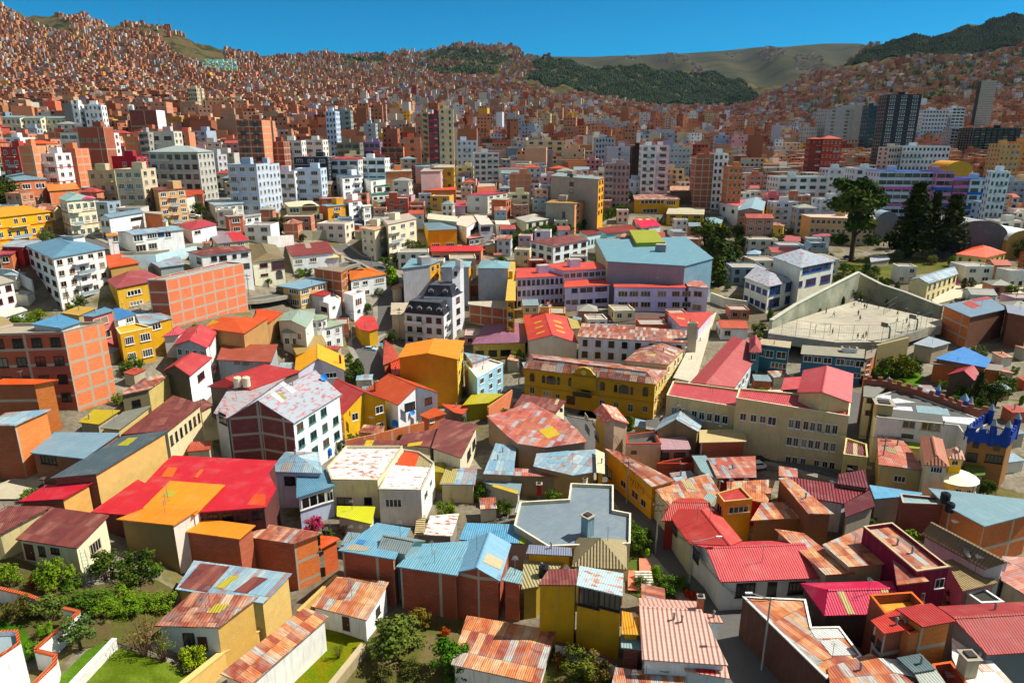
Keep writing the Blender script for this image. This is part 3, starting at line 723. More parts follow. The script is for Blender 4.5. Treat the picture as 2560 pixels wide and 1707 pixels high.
# ------------------------------------------------------------------ buildings surveyed one by one (bottom rows of the photograph first)
T03, T13, T23, T33 = (0,3), (1,3), (2,3), (3,3)
T02, T12, T22, T32 = (0,2), (1,2), (2,2), (3,2)
WHITE = 'plaster:e6e4dc'; CREAM = 'plaster:dccfa8'
B('house','low tan house with a dark rusty roof at the left edge, lower left',T03,[(-420,260),(0,195),(470,-55),(60,-60)],3.5,dz=[0,0,.5,.5],wall='plaster:c8b888',rf='rust:rustd')
B('house','cream cottage with dark rust sheet roof and a ladder leaning on its side',T03,[(140,245),(700,330),(1000,25)],3.2,dz=[0,0,.9,.9],wall='plaster:d0c8a4',rf='rust:rustd:.8:2.6',sidewall={1:'plaster:ece2b8'},
  px=[(0,232,295,312,435,'door'),(0,358,315,412,395,'d2'),(0,470,330,542,378,'d2'),(1,820,262,928,370,'n4')])
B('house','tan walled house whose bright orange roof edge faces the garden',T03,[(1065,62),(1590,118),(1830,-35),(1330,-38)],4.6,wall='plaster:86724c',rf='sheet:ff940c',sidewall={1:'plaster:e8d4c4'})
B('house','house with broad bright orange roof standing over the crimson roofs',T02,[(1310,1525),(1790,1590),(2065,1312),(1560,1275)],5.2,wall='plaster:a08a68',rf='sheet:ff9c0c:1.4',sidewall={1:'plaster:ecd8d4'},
  patch=[([(1490,1422),(1575,1426),(1630,1370),(1545,1366)],'sheet:b8b040')])
B('brick_house','brick house with small bright orange roof beside the broad orange one',T03,[(1610,165),(2195,245),(2345,118),(1840,52)],5.4,wall='brick:a84e34',rf='sheet:ff980c:1.5')
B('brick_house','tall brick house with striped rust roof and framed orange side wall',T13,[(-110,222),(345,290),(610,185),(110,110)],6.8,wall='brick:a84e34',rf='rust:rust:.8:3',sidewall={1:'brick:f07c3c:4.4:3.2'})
B('shed','small shed with faded orange roof behind the framed brick house',T13,[(592,335),(772,240),(720,222),(590,212)],5,wall='brick:d8602c',rf='sheet:f06030')
B('shed','garden shed with striped blue and rust sheets and wrecked corner',T03,[(1610,705),(2415,835),(2680,560),(1780,440)],3.0,wall='adobe:c0a868',rf='rust:bluer:.8:3.4',sidewall={1:'adobe:d0b070'},
  patch=[([(1965,690),(2050,700),(2200,590),(2130,580)],'sheet:c0b040'),([(1640,690),(1900,735),(2110,500),(1840,470)],'rust:rustd:0.85:2.2'),([(2140,730),(2270,745),(2460,610),(2330,590)],'rust:rustd:0.85:2.2')])
B('shed','lean-to shed with patchwork rust roof and pale blue wall by lawn',T03,[(1410,1040),(2000,1055),(2370,772),(1770,728)],3.1,dz=[0,0,.3,.3],wall='plaster:c4ced0',rf='rust:rust:0.85:2.6',sidewall={1:'adobe:d0a860'},
  patch=[([(1890,925),(2010,925),(2110,845),(1990,840)],'sheet:c0b040')],px=[(0,1685,1112,1785,1215,'d2'),(0,1820,1145,1905,1270,'door')])
B('shed','long narrow rust roofed shed along the bright grass, bottom',T13,[(-330,1480),(-60,1590),(668,955),(445,872)],2.4,dz=[.6,0,0,.6],wall=WHITE,rf='rust:rusty:0.85:2.2')
B('house','small white hut with rust and grey striped roof beside the grass',T13,[(500,860),(1015,990),(1225,635),(740,590)],3.4,dz=[0,0,.7,.7],wall='plaster:f0f0ee',rf='rust:rusty:1.0:3.3',
  px=[(0,795,960,858,1085,'door'),(1,1100,872,1136,940,'d2')])
B('house','white walled house with large rust sheet roof at bottom centre',T13,[(1790,1395),(2605,1575),(2752,1085),(1935,945)],3.6,wall=WHITE,rf='rust:rusty:1.2:2.8')
B('brick_house','left end of long brick house with pale blue sheet roof',T13,[(750,348),(1275,432),(1420,145),(1110,95)],7,wall='brick:a04428:5:8',rf='sheet:74aac4:1.2',
  patch=[([(915,285),(985,298),(1010,262),(945,250)],'sheet:3a88c8'),([(800,345),(1000,360),(1060,325),(880,290)],'sheet:b0a890')])
B('brick_house','middle of long brick house with low pale blue roof',T13,[(1285,497),(1850,580),(1960,262),(1500,290)],6.6,wall='brick:a04428:5.5:9',rf='sheet:7cb0c4:1.2')
B('brick_house','brick gable house with shiny pale blue pitched roof',T13,[(1795,560),(2240,632),(2440,300),(1935,265)],6.8,'gy',1.7,ridge=[(2025,510),(2145,182)],wall='brick:a04428:6:9',rf='sheet:86b6d2:1.0',
  patch=[([(2080,455),(2240,530),(2275,450),(2120,375)],'sheet:c8b890')])
B('brick_house','narrow brick house with a pale blue roof beside the yellow tower house',T13,[(2255,622),(2440,660),(2450,545),(2330,500)],6.5,wall='brick:b04c2c',rf='sheet:8ab0b8',sidewall={1:'brick:e87430'})
B('greenhouse','glazed greenhouse roof sitting among the pale blue roofs',T13,[(1110,335),(1370,385),(1520,310),(1230,200)],7.4,'gx',1.0,wall='flat:8aa0a0:.3',rf='sheet:8c9c9c:1.6')
B('house','wide house with bright sky blue roof behind the gable',T13,[(1860,250),(2680,300),(2410,112),(1930,96)],6,wall='plaster:b8b0a0',rf='sheet:66a8cc:1.5',patch=[([(2415,285),(2480,295),(2500,200),(2440,195)],'sheet:a8b410')])
B('shed','small shed with peeling white roof beside garden steps',T13,[(1540,205),(1800,218),(1865,10),(1600,30)],3.2,wall='plaster:8c8880',rf='peel:dcd4cc:a05038')
B('house','cream parapet house with large flat slate grey roof',T23,[(20,120),(330,310),(1085,285),(1090,10),(930,-20),(930,-250),(540,-265),(520,-120),(75,-95)],6.2,wall='plaster:c8bc9c',rf='sheet:7e909c:1.6',par=.5,cop='plaster:dcd4c0',chim=[(690,215,1.3,3.2,'sheet:8ab0c0')])
B('house','small square house with pyramid roof of tan tiles and red finial',T23,[(550,495),(1055,525),(1055,255),(590,230)],5.8,'pyr',2.6,ridge=[(815,235),(815,235)],wall='plaster:c0b490',rf='tile:b0a078:.42')
B('house','low house with faded tan tile roof next to black tank',T23,[(85,705),(240,680),(505,445),(110,422)],5.0,wall='plaster:a08838',rf='tile:b4aa7c:.42')
B('house','yellow house sliver with grey violet roof behind tan tiles',T23,[(130,378),(550,400),(545,325),(155,295)],6.4,wall='plaster:d8a81c',rf='sheet:8890a4')
B('house','tall mustard yellow house with small rust roof and blank wall',T23,[(240,665),(590,668),(605,520),(335,520)],9.2,wall='plaster:c8980c',rf='rust:rustd:.9:2.2',over=.15)
B('house','tall mustard yellow house with loose brick laden tin roof and glazed attic',T23,[(592,668),(1015,768),(1025,560),(620,490)],9.2,wall='plaster:c8980c',rf='peel:a8bcc0:b07860',over=.15,px=[(0,615,700,795,860,'d4'),(0,800,740,995,885,'d4')])
B('shed','low mustard yellow annex with tin roof between the yellow and pink roofed houses',T23,[(1000,1240),(1190,1257),(1185,1130),(1000,1120)],4.2,wall='brick:7c3424',rf='sheet:9ab4b4')
B('house','mustard yellow porch block beside the tall mustard house',T23,[(1008,1118),(1175,1125),(1172,935),(1008,905)],5.2,wall='plaster:d8a010',rf='sheet:d89a10')
B('house','white house under a wide pink and cream ribbed tile roof',T23,[(1195,1350),(1985,1402),(1740,842),(1165,785)],5.0,'gx',1.3,ridge=[(1168,862),(1745,905)],wall='plaster:d8dcdc',rf='tile:e8b4a4:.55',chim=[(1725,880,.7,1.6,'brick:c87050')])
B('house','lower end of pink tiled roof with a red patch',T23,[(1590,1455),(2000,1525),(1960,1372),(1565,1365)],4.0,wall='plaster:b8c4c8',rf='tile:e8b4a4:.55',patch=[([(1695,1470),(1872,1492),(1850,1378),(1655,1368)],'tile:d83830:.55')])
B('shed','side wing of pink tiled roof by the street corner',T23,[(1742,1005),(1940,1012),(1900,945),(1765,925)],5.2,wall='plaster:d8dcdc',rf='tile:e0a898:.55')
B('shed','rust roofed shed at the bottom edge under crossing wires',T23,[(900,1640),(1570,1640),(1595,1500),(950,1420)],3.0,wall='plaster:c8c0b0',rf='rust:rusty:0.85:2.2')
B('shed','small green glass lean-to behind bottom rust shed',T23,[(1195,1425),(1445,1468),(1445,1410),(1200,1350)],3.3,wall='plaster:c8c0b0',rf='sheet:a8b888')
B('house','terracotta red long roof beside the dark street',T23,[(1625,288),(2112,258),(1850,-60),(1400,-40)],5.5,'gy',1.5,ridge=[(2008,305),(1745,-25)],wall='plaster:a8a890',rf='sheet:cc4640:1.6',px=[(3,1660,330,1720,440,'d2'),(3,1480,130,1520,200,'d2')])
B('house','white panelled house under broad coral red roof at the street corner',T23,[(1915,640),(2860,600),(2560,235),(1640,288)],5.2,'gx',1.6,ridge=[(1780,325),(2690,285)],wall='plaster:c8ccc8',rf='sheet:d44c52:1.3',
  px=[(0,2060,655,2225,770,'d4'),(0,2345,645,2425,765,'d4'),(0,2540,640,2680,745,'d4')])
B('house','narrow house with peeling rust and white roof beside coral red roof',T33,[(530,575),(800,555),(330,190),(60,150)],5.0,wall='plaster:a89c84',rf='rust:rusty:0.85:2.6')
B('house','beige house with brown patchwork roof left of the maroon house',T33,[(745,502),(1160,465),(870,138),(500,295)],5.6,wall='plaster:c4b088',rf='rust:rusty:0.85:2.6')
B('house','tall maroon house with long rust roof inside a concrete parapet',T33,[(1368,540),(1665,500),(1140,95),(880,130)],8.0,wall='plaster:7c1838',rf='rust:rusty:0.85:2.6',par=.5,cop='plaster:b8a888',px=[(0,1535,612,1612,690,'w2'),(0,1372,745,1434,815,'w2')])
B('house','lower maroon wing with plain rust roof and white edge',T33,[(1185,665),(1482,632),(1380,540),(1150,440)],7.2,wall='plaster:7c1838',rf='rust:rusty:2:3')
B('house','white house with long tan tiled roof and satellite dish',T33,[(1990,520),(2235,470),(1640,130),(1320,228)],6,'gy',1.5,ridge=[(2190,455),(1500,92)],wall='plaster:ccd0cc',rf='tile:94805c:.42',px=[(0,2020,505,2100,580,'d3')])
B('house','pinkish house with torn tan tile roof below the satellite dish',T33,[(1790,722),(2112,645),(1880,390),(1625,442)],4.8,wall='plaster:b88088',rf='tile:a08a60:.36')
B('house','house with magenta ribbed roof and two pointed dormers',T33,[(520,948),(1290,925),(1130,612),(298,650)],5.5,'hip',1.4,ridge=[(550,712),(1165,690)],wall='plaster:584840',rf='sheet:dc0458:.4',
  patch=[([(735,935),(800,935),(690,714),(628,716)],'sheet:c8b870:.2'),([(1045,740),(1115,738),(1095,696),(1028,698)],'sheet:c8b870:.2')])
B('brick_house','brick house roof terrace with orange parapet and speckled floor',T33,[(1075,928),(1440,852),(1320,732),(940,760)],8,wall='brick:8c3c24',rf='slab:cc9440',par=1.1,cop='plaster:d06428')
B('brick_house','tall brick house with translucent red canopy roof at right',T33,[(1420,1052),(1728,998),(1500,832),(1170,882)],9.4,wall='brick:d4762c:4:3',rf='sheet:b02c28:1.5')
B('brick_house','left half of brick tower with folded bright red canopy',T33,[(1065,1115),(1420,1050),(1190,885),(945,990)],8.4,wall='brick:8c4028:4:3',rf='sheet:c43420:1.5',px=[(3,950,1120,985,1180,'d2'),(3,1000,1170,1045,1260,'d2')])
B('brick_house','small brick stair tower in front of red canopy',T33,[(1300,1117),(1430,1092),(1270,975),(1165,998)],8.3,wall='brick:c86a34',rf='slab:b04028',par=.4,cop='plaster:c86438')
B('house','dark walled long house with white edge and rust and white sheet roof',T33,[(535,1520),(860,1322),(655,1050),(400,1055),(345,800),(-230,775)],5.8,wall='plaster:58382e',rf='rust:rusty:0.85:2.6',par=.1,cop='plaster:e0dcd4',
  patch=[([(585,1318),(815,1312),(650,1165),(475,1182)],'sheet:dcdcd8'),([(440,1162),(720,1155),(652,1060),(385,1072)],'sheet:e0e0dc')])
B('house','rust roofed house at the bottom right with white skylight sheet',T33,[(600,1720),(1450,1640),(950,1290),(545,1425)],6,wall='plaster:a8a090',rf='rust:rusty:0.85:2.6',patch=[([(1150,1470),(1345,1510),(1180,1352),(1010,1340)],'sheet:e0e0dc')])
B('shed','grey green ribbed tin roof at bottom right',T33,[(1340,1472),(1542,1436),(1400,1290),(1180,1330)],6.3,wall='plaster:a8a090',rf='sheet:5c7478:.35')
B('shed','pale ribbed tin roof at the bottom edge, right',T33,[(1440,1640),(1670,1620),(1545,1440),(1340,1474)],6.2,wall='plaster:a8a090',rf='sheet:bcc4b8:.35')
B('brick_house','empty brick courtyard box with an orange rim at the bottom right',T33,[(1600,1700),(1880,1640),(1680,1370),(1510,1395)],6,wall='brick:a03c20',rf='slab:6c4c38',par=1.8,cop='plaster:d06030')
B('house','long pale grey roof at lower right with concrete chimney',T33,[(1830,1640),(2300,1620),(2080,1388),(1800,1110),(1690,1118),(1690,1330)],5.8,wall='plaster:b0a898',rf='rust:white:1.6:3',chim=[(1815,1480,1.3,2.2,'plaster:c0b498')])
B('house','workshop under a big brick red sheet roof at the right edge',T33,[(2020,1308),(2640,1270),(2420,812),(1555,862)],6.5,'gx',1.6,ridge=[(1700,965),(2540,888)],wall='plaster:6c7478',rf='sheet:b04240:1.2')
B('brick_house','brick house with big grey blue roof and concrete base at the right edge',T33,[(1990,130),(2450,10),(2520,-100),(1470,-224),(1650,-50)],7,wall='brick:c8682c:6:4',rf='sheet:88aab4:1.3')
B('house','pale rust roofed house at the right edge below grey blue roof',T33,[(2140,620),(2500,840),(2500,420),(2150,402)],5,wall='plaster:b8a890',rf='rust:rust2:0.85:2.6')
B('shed','flat black roofed shed with a white edge behind dark bush',T33,[(1960,832),(2168,822),(1975,695),(1830,742)],4,wall='plaster:c8c8c0',rf='slab:343432',par=.2,cop='plaster:f0ece4')
# -------- third row
W1 = [(190,710,237,790),(250,718,297,800),(325,728,372,810),(388,738,434,818),(450,745,496,826),(527,757,573,840),(592,764,638,846)]
cream = [(0,)+w+('w2',) for w in W1] + [(0,a-18,b+163,c-18,d+160,'w2') for a,b,c,d in W1] + [(0,a-28,b+340,c-28,d+330,'w2') for a,b,c,d in W1 if a not in (388,)] + [(0,0,690,75,765,'w2'),(0,-75,680,-20,745,'w2'),(0,-160,668,-105,735,'w2'),(0,-255,655,-200,720,'w2')]
B('school_building','long cream school wing with three rows of white framed windows and red roof',T32,[(-290,515),(745,682),(762,520),(-262,428)],12.6,wall='plaster:ccb888',rf='sheet:c44c50:1.2',par=.35,cop='plaster:d8ccaa',px=cream,sidewall={1:'plaster:dcb870'},cat='school building')
B('school_building','left cream school wing with a red roof beside yellow corner building',T22,[(1420,490),(2072,600),(2092,440),(1480,362)],11,wall='plaster:ccb888',rf='sheet:c44c50:1.2',par=.35,cop='plaster:d8ccaa',cat='school building',
  px=[(0,x,600+(x-1465)*.17,x+48,672+(x-1465)*.17,'w2') for x in (1465,1532,1650,1718,1788,1860,1932)])
B('school_building','school wing under a steep coral red gable roof, end on',T32,[(268,462),(768,560),(776,293),(315,258)],12.6,'gy',2.2,ridge=[(500,462),(545,220)],wall='plaster:ccb888',rf='sheet:d05458:1.6',cat='school building')
B('school_building','low school annex with coral roof and teal wall in courtyard',T32,[(118,442),(352,428),(378,315),(150,330)],8,wall='plaster:3a6478',rf='sheet:d05458:1.2',cat='school building')
B('school_building','small maroon roofed extension at the corner of the cream school',T32,[(695,1032),(917,1060),(905,940),(718,882)],6,wall='plaster:c8b070',rf='sheet:743440',par=.35,cop='plaster:c8b880',cat='school building',patch=[([(780,1040),(820,1046),(822,930),(782,925)],'sheet:c8b890')],px=[(0,725,1135,820,1190,'d2')])
B('school_building','long school block with a brick pink gable roof running uphill',T22,[(1635,372),(2050,418),(2245,0),(2020,-55)],8,'gy',1.8,ridge=[(1775,388),(2125,-20)],wall='plaster:c8d4d8',rf='sheet:bc5050:1.2',cat='school building',win='1:2x9w2/.4')
B('school_building','teal end tower of pink roofed school block',T22,[(2175,95),(2290,98),(2330,12),(2140,-50)],8.4,'hip',1.6,wall='plaster:4a8088',rf='sheet:c45858:1.2',cat='school building',px=[(0,2198,105,2240,165,'w2'),(0,2190,265,2228,335,'door')])
B('school_building','teal school block with tan roof beside the courtyard',T32,[(-90,22),(205,58),(216,0),(-60,-28)],7,wall='plaster:3c6c84',rf='slab:a89c80',cat='school building',px=[(0,80,92,165,155,'w2'),(0,-20,80,50,145,'w2'),(0,28,195,168,242,'w4'),(0,-80,70,-35,130,'w2')])
B('school_building','longer teal school block with two white roof boxes',T32,[(300,112),(885,152),(892,70),(315,30)],7.6,wall='plaster:3c6c84',rf='slab:8c8878',cat='school building',
  px=[(0,328,128,402,182,'w2'),(0,420,138,492,190,'w2'),(0,510,146,584,200,'w2'),(0,626,158,702,212,'w2'),(0,716,168,790,220,'w2'),(0,804,175,880,232,'w2'),(0,780,290,852,330,'w2')],chim=[(715,90,1.6,.9,'plaster:f0f0f0'),(778,92,1.6,.9,'plaster:f0f0f0')])
B('brick_house','sliver of orange brick house at end of teal school',T32,[(892,160),(975,140),(1000,62),(902,85)],7,wall='brick:d0682c',rf='slab:8c8070',win='0:3x1w2')
B('brick_house','orange brick house with bright blue sheet roof near the playground',T32,[(1530,152),(2005,237),(2052,163),(1800,45)],5.5,wall='brick:a85428',rf='sheet:3c8cd4:1.2')
B('brick_house','low orange walled house below the bright blue roof',T32,[(1500,200),(2145,268),(2165,215),(1560,150)],4.6,wall='brick:cc6828',rf='slab:8a8078')
B('house','dark cottage with pointed crimson roof behind young conifer',T32,[(1645,302),(1895,357),(2022,330),(1760,250)],5.2,'gy',1.6,ridge=[(1800,266),(1888,215)],wall='plaster:5c4c40',rf='sheet:b43440:1')
B('house','white warehouse with patched white and black flat roof beside the castle',T32,[(1000,690),(1745,768),(1822,880),(2035,742),(1200,440),(985,500)],9,wall='plaster:dcdcd8',rf='slab:5c5c58',par=.12,cop='plaster:b8b4a8',
  patch=[([(1090,570),(1360,560),(1190,520),(1090,535)],'sheet:e0e4ec'),([(1370,650),(1675,682),(1640,608),(1355,585)],'sheet:98b4bc:1'),([(1610,735),(1905,770),(1900,700),(1600,685)],'sheet:e4e8f0'),([(1110,620),(1330,640),(1320,600),(1100,590)],'sheet:e0e4ec'),([(980,510),(1130,530),(1130,495),(975,482)],'sheet:dce4f4')],
  px=[(0,1237,728,1350,790,'n2'),(0,1407,745,1582,815,'n3'),(0,1228,848,1332,880,'d3')],chim=[(1050,650,2.6,1.9,'plaster:b0a074')])
B('house','grey roofed cream end block of the patched white warehouse',T32,[(875,502),(972,512),(1110,400),(880,380)],9,wall='plaster:d0ccb4',rf='slab:7c7c74',px=[(0,908,520,960,560,'r2'),(0,895,630,945,672,'r2')])
B('house','yellow cream house with long rust roof left of small tiled towers',T32,[(1015,1125),(1440,1180),(1290,960),(1130,790),(1002,768)],6,wall='plaster:c8b478',rf='rust:rust2:1.3:2.4',px=[(0,1155,1232,1262,1285,'w3')],patch=[([(1090,1010),(1185,1035),(1180,985),(1075,960)],'sheet:a89870')])
B('house','yellow cream house body with white framed windows below tiled tower',T32,[(1330,1168),(1622,1200),(1560,1080),(1290,1100)],5.9,wall='plaster:c8b478',rf='slab:3c3a38',px=[(0,1393,1265,1503,1325,'w4')])
B('house','upper storey tower with a red ribbed tile hip roof',T32,[(1435,1127),(1670,1152),(1612,895),(1398,868)],8.8,'hip',1.3,ridge=[(1555,1046),(1515,868)],wall='plaster:d8c8a0',rf='tile:c88468:.5',px=[(0,1492,1148,1600,1200,'w4')])
B('house','little yellow tower with small pink tile hip roof',T32,[(1655,1070),(1812,1085),(1780,1000),(1635,985)],8,'hip',1,wall='plaster:dcb428',rf='tile:dca890:.5',px=[(0,1688,1090,1745,1130,'w2')])
B('shed','striped green plastic roof between the tiled tower and white warehouse',T32,[(1250,970),(1406,985),(1396,892),(1245,880)],5,wall='plaster:c8b478',rf='sheet:98a82c:.4')
B('pergola','green panel canopy beside the round white balcony',T32,[(1838,1236),(1996,1222),(1990,1115),(1800,1122)],4.2,wall='flat:7c8468:.8',rf='sheet:5c7c2c:.5')
B('house','dark red tiled roof running across below the cream school',T32,[(300,1420),(700,1484),(930,1348),(140,1232)],5.6,wall='plaster:c8d0d4',rf='tile:883038:.45')
B('house','dark maroon tiled roof wing at the end of the red tiled house',T32,[(712,1610),(985,1506),(935,1362),(700,1486)],5.6,wall='plaster:a8a090',rf='tile:6c2830:.45')
B('house','maroon tiled roof block standing against school street',T32,[(640,1302),(928,1345),(890,1172),(648,1215)],5.8,wall='plaster:8c7464',rf='tile:702834:.45')
B('house','brown adobe house under long narrow rust roof strip',T32,[(370,1575),(610,1580),(190,1240),(95,1250)],6.3,wall='adobe:84543a',rf='rust:rusty:0.85:2.2')
B('house','small bright rust roof square beside white van',T32,[(100,1232),(275,1245),(270,1165),(100,1140)],5.8,wall='plaster:b85c30',rf='rust:rust2:0.85:2.2')
B('house','rust roofed house just right of the small orange tower',T32,[(-160,1640),(400,1610),(310,1460),(-60,1478)],5,wall='adobe:94603c',rf='rust:rusty:0.85:2.6')
B('shed','shed with sky blue sheet roof below the yellow cream house',T32,[(980,1442),(1412,1404),(1418,1384),(930,1312)],5,wall='plaster:a8a090',rf='sheet:70b0d4:1.4')
B('brick_house','dark brick house with pale blue recessed roof and black tank',T32,[(1240,1477),(1642,1492),(1602,1432),(1215,1395)],6.2,wall='brick:882e24',rf='sheet:98bcc4',par=.35,cop='plaster:a8a498')
# colegio
arch = [(165,290,205,360,'a'),(277,310,304,375,'a'),(322,316,396,386,'a'),(413,326,440,391,'a'),(520,333,562,405,'a'),(808,370,852,443,'a'),(938,395,966,461,'a'),(985,400,1066,473,'a'),(1087,415,1113,484,'a'),(1203,418,1249,496,'a'),
  (165,415,207,476,'n2'),(645,370,722,450,'d3'),(805,535,850,585,'n2'),(933,555,979,600,'n2'),(1063,572,1110,642,'n2'),(1198,590,1244,645,'n2'),(500,498,578,575,'door'),(400,480,440,515,'n2'),(285,455,365,500,'n3')]
COLEGIO = B('school_building','long yellow colonial school with arched windows, ornate pediment and rust roof',T22,[(100,240),(1325,392),(1442,250),(170,110)],8.6,'hip',2.0,ridge=[(200,150),(1245,262)],wall='plaster:b88c14',rf='rust:rust:1.3:2.2',cat='school building',px=[(0,)+a for a in arch],
  win='1:3x4n2/.4',sidewall={1:'plaster:e8c870'},band=('plaster:9c7410',1.9),patch=[([(715,265),(850,277),(875,222),(735,207)],'sheet:c8b870'),([(950,282),(1030,290),(1050,245),(965,236)],'sheet:c8b870'),([(1082,300),(1190,308),(1208,262),(1090,250)],'sheet:c8b870'),([(195,178),(595,213),(603,188),(203,140)],'sheet:e8ecf4')])
B('school_building','yellow school rear wing with rust roof and cream skylights',T22,[(1030,172),(1437,212),(1580,38),(1290,-5)],9.6,'hip',1.4,wall='plaster:e8d8a0',rf='rust:rust:1.3:2.2',cat='school building',win='1:3x6w2/.4',patch=[([(1210,122),(1305,140),(1325,115),(1232,97)],'sheet:c8b870'),([(1290,45),(1370,68),(1392,40),(1305,25)],'sheet:c8b870')])
B('school_building','narrow cream school range with flat roof running up to the chapel yard',T22,[(1480,330),(1628,362),(1888,-290),(1720,-130)],8,wall='plaster:e4ddc8',rf='slab:c0b8a4',cat='school building',win='3:3x9n2/.4',sidewall={3:'plaster:dca850'})
B('school_building','white school block with mottled rust tile roof and dark windows',(2,1),[(600,1522),(1610,1580),(1618,1465),(640,1395)],9.2,wall='plaster:dce0e4',rf='rust:rust:0.85:2.2',cat='school building',win='0:3x8d2/.4')
B('house','small house with a brown rust roof in front of the yellow school',T22,[(10,600),(415,642),(497,540),(95,480)],5,wall='plaster:e0d8c0',rf='rust:rustd:0.85:2.2',patch=[([(385,575),(415,580),(435,530),(408,528)],'sheet:c8b890')],px=[(0,440,610,465,640,'d2')])
B('house','corner house with large pinkish patchwork roof and yellow square skylight',T22,[(50,935),(300,972),(690,918),(600,800),(430,685),(165,548),(-60,640),(-235,680),(-60,850)],5.6,wall='adobe:b09478',rf='rust:rust2:1.1:2.6',patch=[([(325,892),(442,852),(370,775),(245,815)],'sheet:d8b818:.4')])
B('house','tan house with striped rust and blue sheet roof in a parapet',T22,[(195,1142),(560,1226),(772,1192),(766,985),(225,1025)],5.2,wall='plaster:a88c60',rf='rust:bluer:1.1:2.6',patch=[([(340,1060),(515,1045),(525,1000),(350,1018)],'sheet:88b4c8'),([(335,1120),(500,1105),(508,1080),(335,1095)],'sheet:88b4c8')],chim=[(672,1300,.6,.8,'plaster:e8e0d0')])
B('house','tan house front with thin rust roof strip above the grey flat roof',T22,[(-250,1220),(545,1242),(430,1182),(-240,1142)],4.8,wall='plaster:8c7c60',rf='rust:rust2:1.1:2.6',px=[(0,358,1355,430,1405,'d3')],chim=[(250,1370,.8,1.3,'plaster:b03020')])
B('house','house with blue grey and rust patchwork roof by the alley',T22,[(-265,1212),(12,1225),(42,962),(-150,930)],5,wall='plaster:a89070',rf='rust:bluer:0.85:2.6')
B('house','thin mustard yellow street wall building with cream rim',T22,[(776,1197),(852,1212),(850,1020),(766,985)],6.0,wall='plaster:bc940c',rf='plaster:d8ccaa')
B('house','beige corner house with peeling coral and white mansard roof',T22,[(835,752),(1075,747),(1012,598),(650,640)],8.4,'gy',2.0,ridge=[(940,708),(830,568)],wall='plaster:bca68c',rf='peel:d8745c:e8d8d4',sidewall={5:'plaster:c8a040',3:'plaster:c8a040'},px=[(3,670,670,700,715,'n2'),(3,740,730,775,775,'n2'),(3,672,770,715,835,'a'),(3,760,830,800,905,'a')])
B('house','pinkish terrace house with a red rim and dark roof pit',T22,[(1052,940),(1370,932),(1310,822),(1050,852)],6.2,wall='plaster:c4ac98',rf='slab:585450',par=1,cop='plaster:b83c28',px=[(0,1092,1000,1142,1026,'d2')])
B('house','tan gable house with torn rust and grey roof',T22,[(1310,818),(1712,826),(1732,715),(1135,640)],7,'gy',1.8,ridge=[(1505,712),(1560,625)],wall='adobe:8a7858',rf='rust:bluer:0.85:2.2')
B('brick_house','brick house with cream plastic roof below the cream school',T22,[(1718,925),(2152,915),(2140,800),(1720,810)],6.8,wall='brick:a84824:9:3.2',rf='slab:b8a478')
B('house','pinkish house with pale pink sheet roof and two dark windows',T22,[(1370,990),(1648,987),(1600,870),(1350,875)],5.2,wall='plaster:a88070',rf='sheet:c09ca4:1',px=[(0,1370,1022,1440,1076,'d2'),(0,1490,1018,1586,1073,'d3')])
B('brick_house','low brick yard walls with a red rim below the pink roof',T22,[(1330,1120),(1727,1116),(1640,1050),(1380,1100)],3.6,wall='brick:843024',rf='slab:743c30',par=.9,cop='plaster:b03824')
B('house','house with bright rust patchwork roof beside grey blue strip',T22,[(1880,1252),(2245,1245),(2236,1048),(1795,1068)],4.6,wall='plaster:8c2420',rf='rust:rust2:0.85:2.2',patch=[([(1845,1130),(1880,1130),(1860,1075),(1815,1075)],'sheet:98b4bc'),([(1930,1185),(1960,1185),(1945,1135),(1915,1135)],'sheet:98b4bc'),([(2000,1180),(2025,1180),(2012,1135),(1985,1135)],'sheet:98b4bc')])
B('shed','grey blue roof strip between two rust patchwork roofs',T22,[(1740,1192),(1945,1290),(1775,1035),(1645,1035)],4.4,wall='plaster:a09888',rf='sheet:88a8ac:1')
B('house','long egg yolk yellow street wall house with sloping rust roof and red graffiti',T22,[(1285,1332),(1500,1272),(965,1000),(850,978)],6.4,wall='plaster:dc9a14',rf='rust:rust:0.85:2.6',px=[(3,880,1170,912,1250,'d2'),(3,1000,1278,1046,1335,'n2'),(3,1100,1372,1160,1440,'n2'),(3,1185,1450,1230,1512,'n2')])
B('house','cream corner house with big rust roof and grey blue patch',T22,[(1440,1507),(1732,1502),(1907,1376),(1810,1205),(1290,1335)],5.6,wall='plaster:ccc09c',rf='rust:rusty:0.85:2.2',patch=[([(1745,1450),(1830,1500),(1885,1420),(1800,1385)],'sheet:98b0ac'),([(1600,1340),(1690,1365),(1640,1260),(1560,1285)],'sheet:c0b088')])
B('house','rust roofed house behind the small orange tower house',T22,[(1980,1420),(2350,1480),(2420,1262),(1970,1282)],5,wall='plaster:a02824',rf='rust:rusty:0.85:2.2')
B('house','small orange tower house with red sloping roof and long window',T22,[(1948,1468),(2208,1442),(2100,1330),(1885,1390)],7.6,wall='plaster:e0901c',rf='sheet:c44444:1.4',par=.25,cop='plaster:b89c68',px=[(0,1990,1512,2168,1565,'n4')],win='3:2x1n2')
B('house','dark red tiled far end of the terracotta street roof',T22,[(1370,1640),(1880,1650),(1745,1440),(1560,1425)],5.4,'gx',1.2,wall='plaster:8c3028',rf='sheet:c03c34:1')
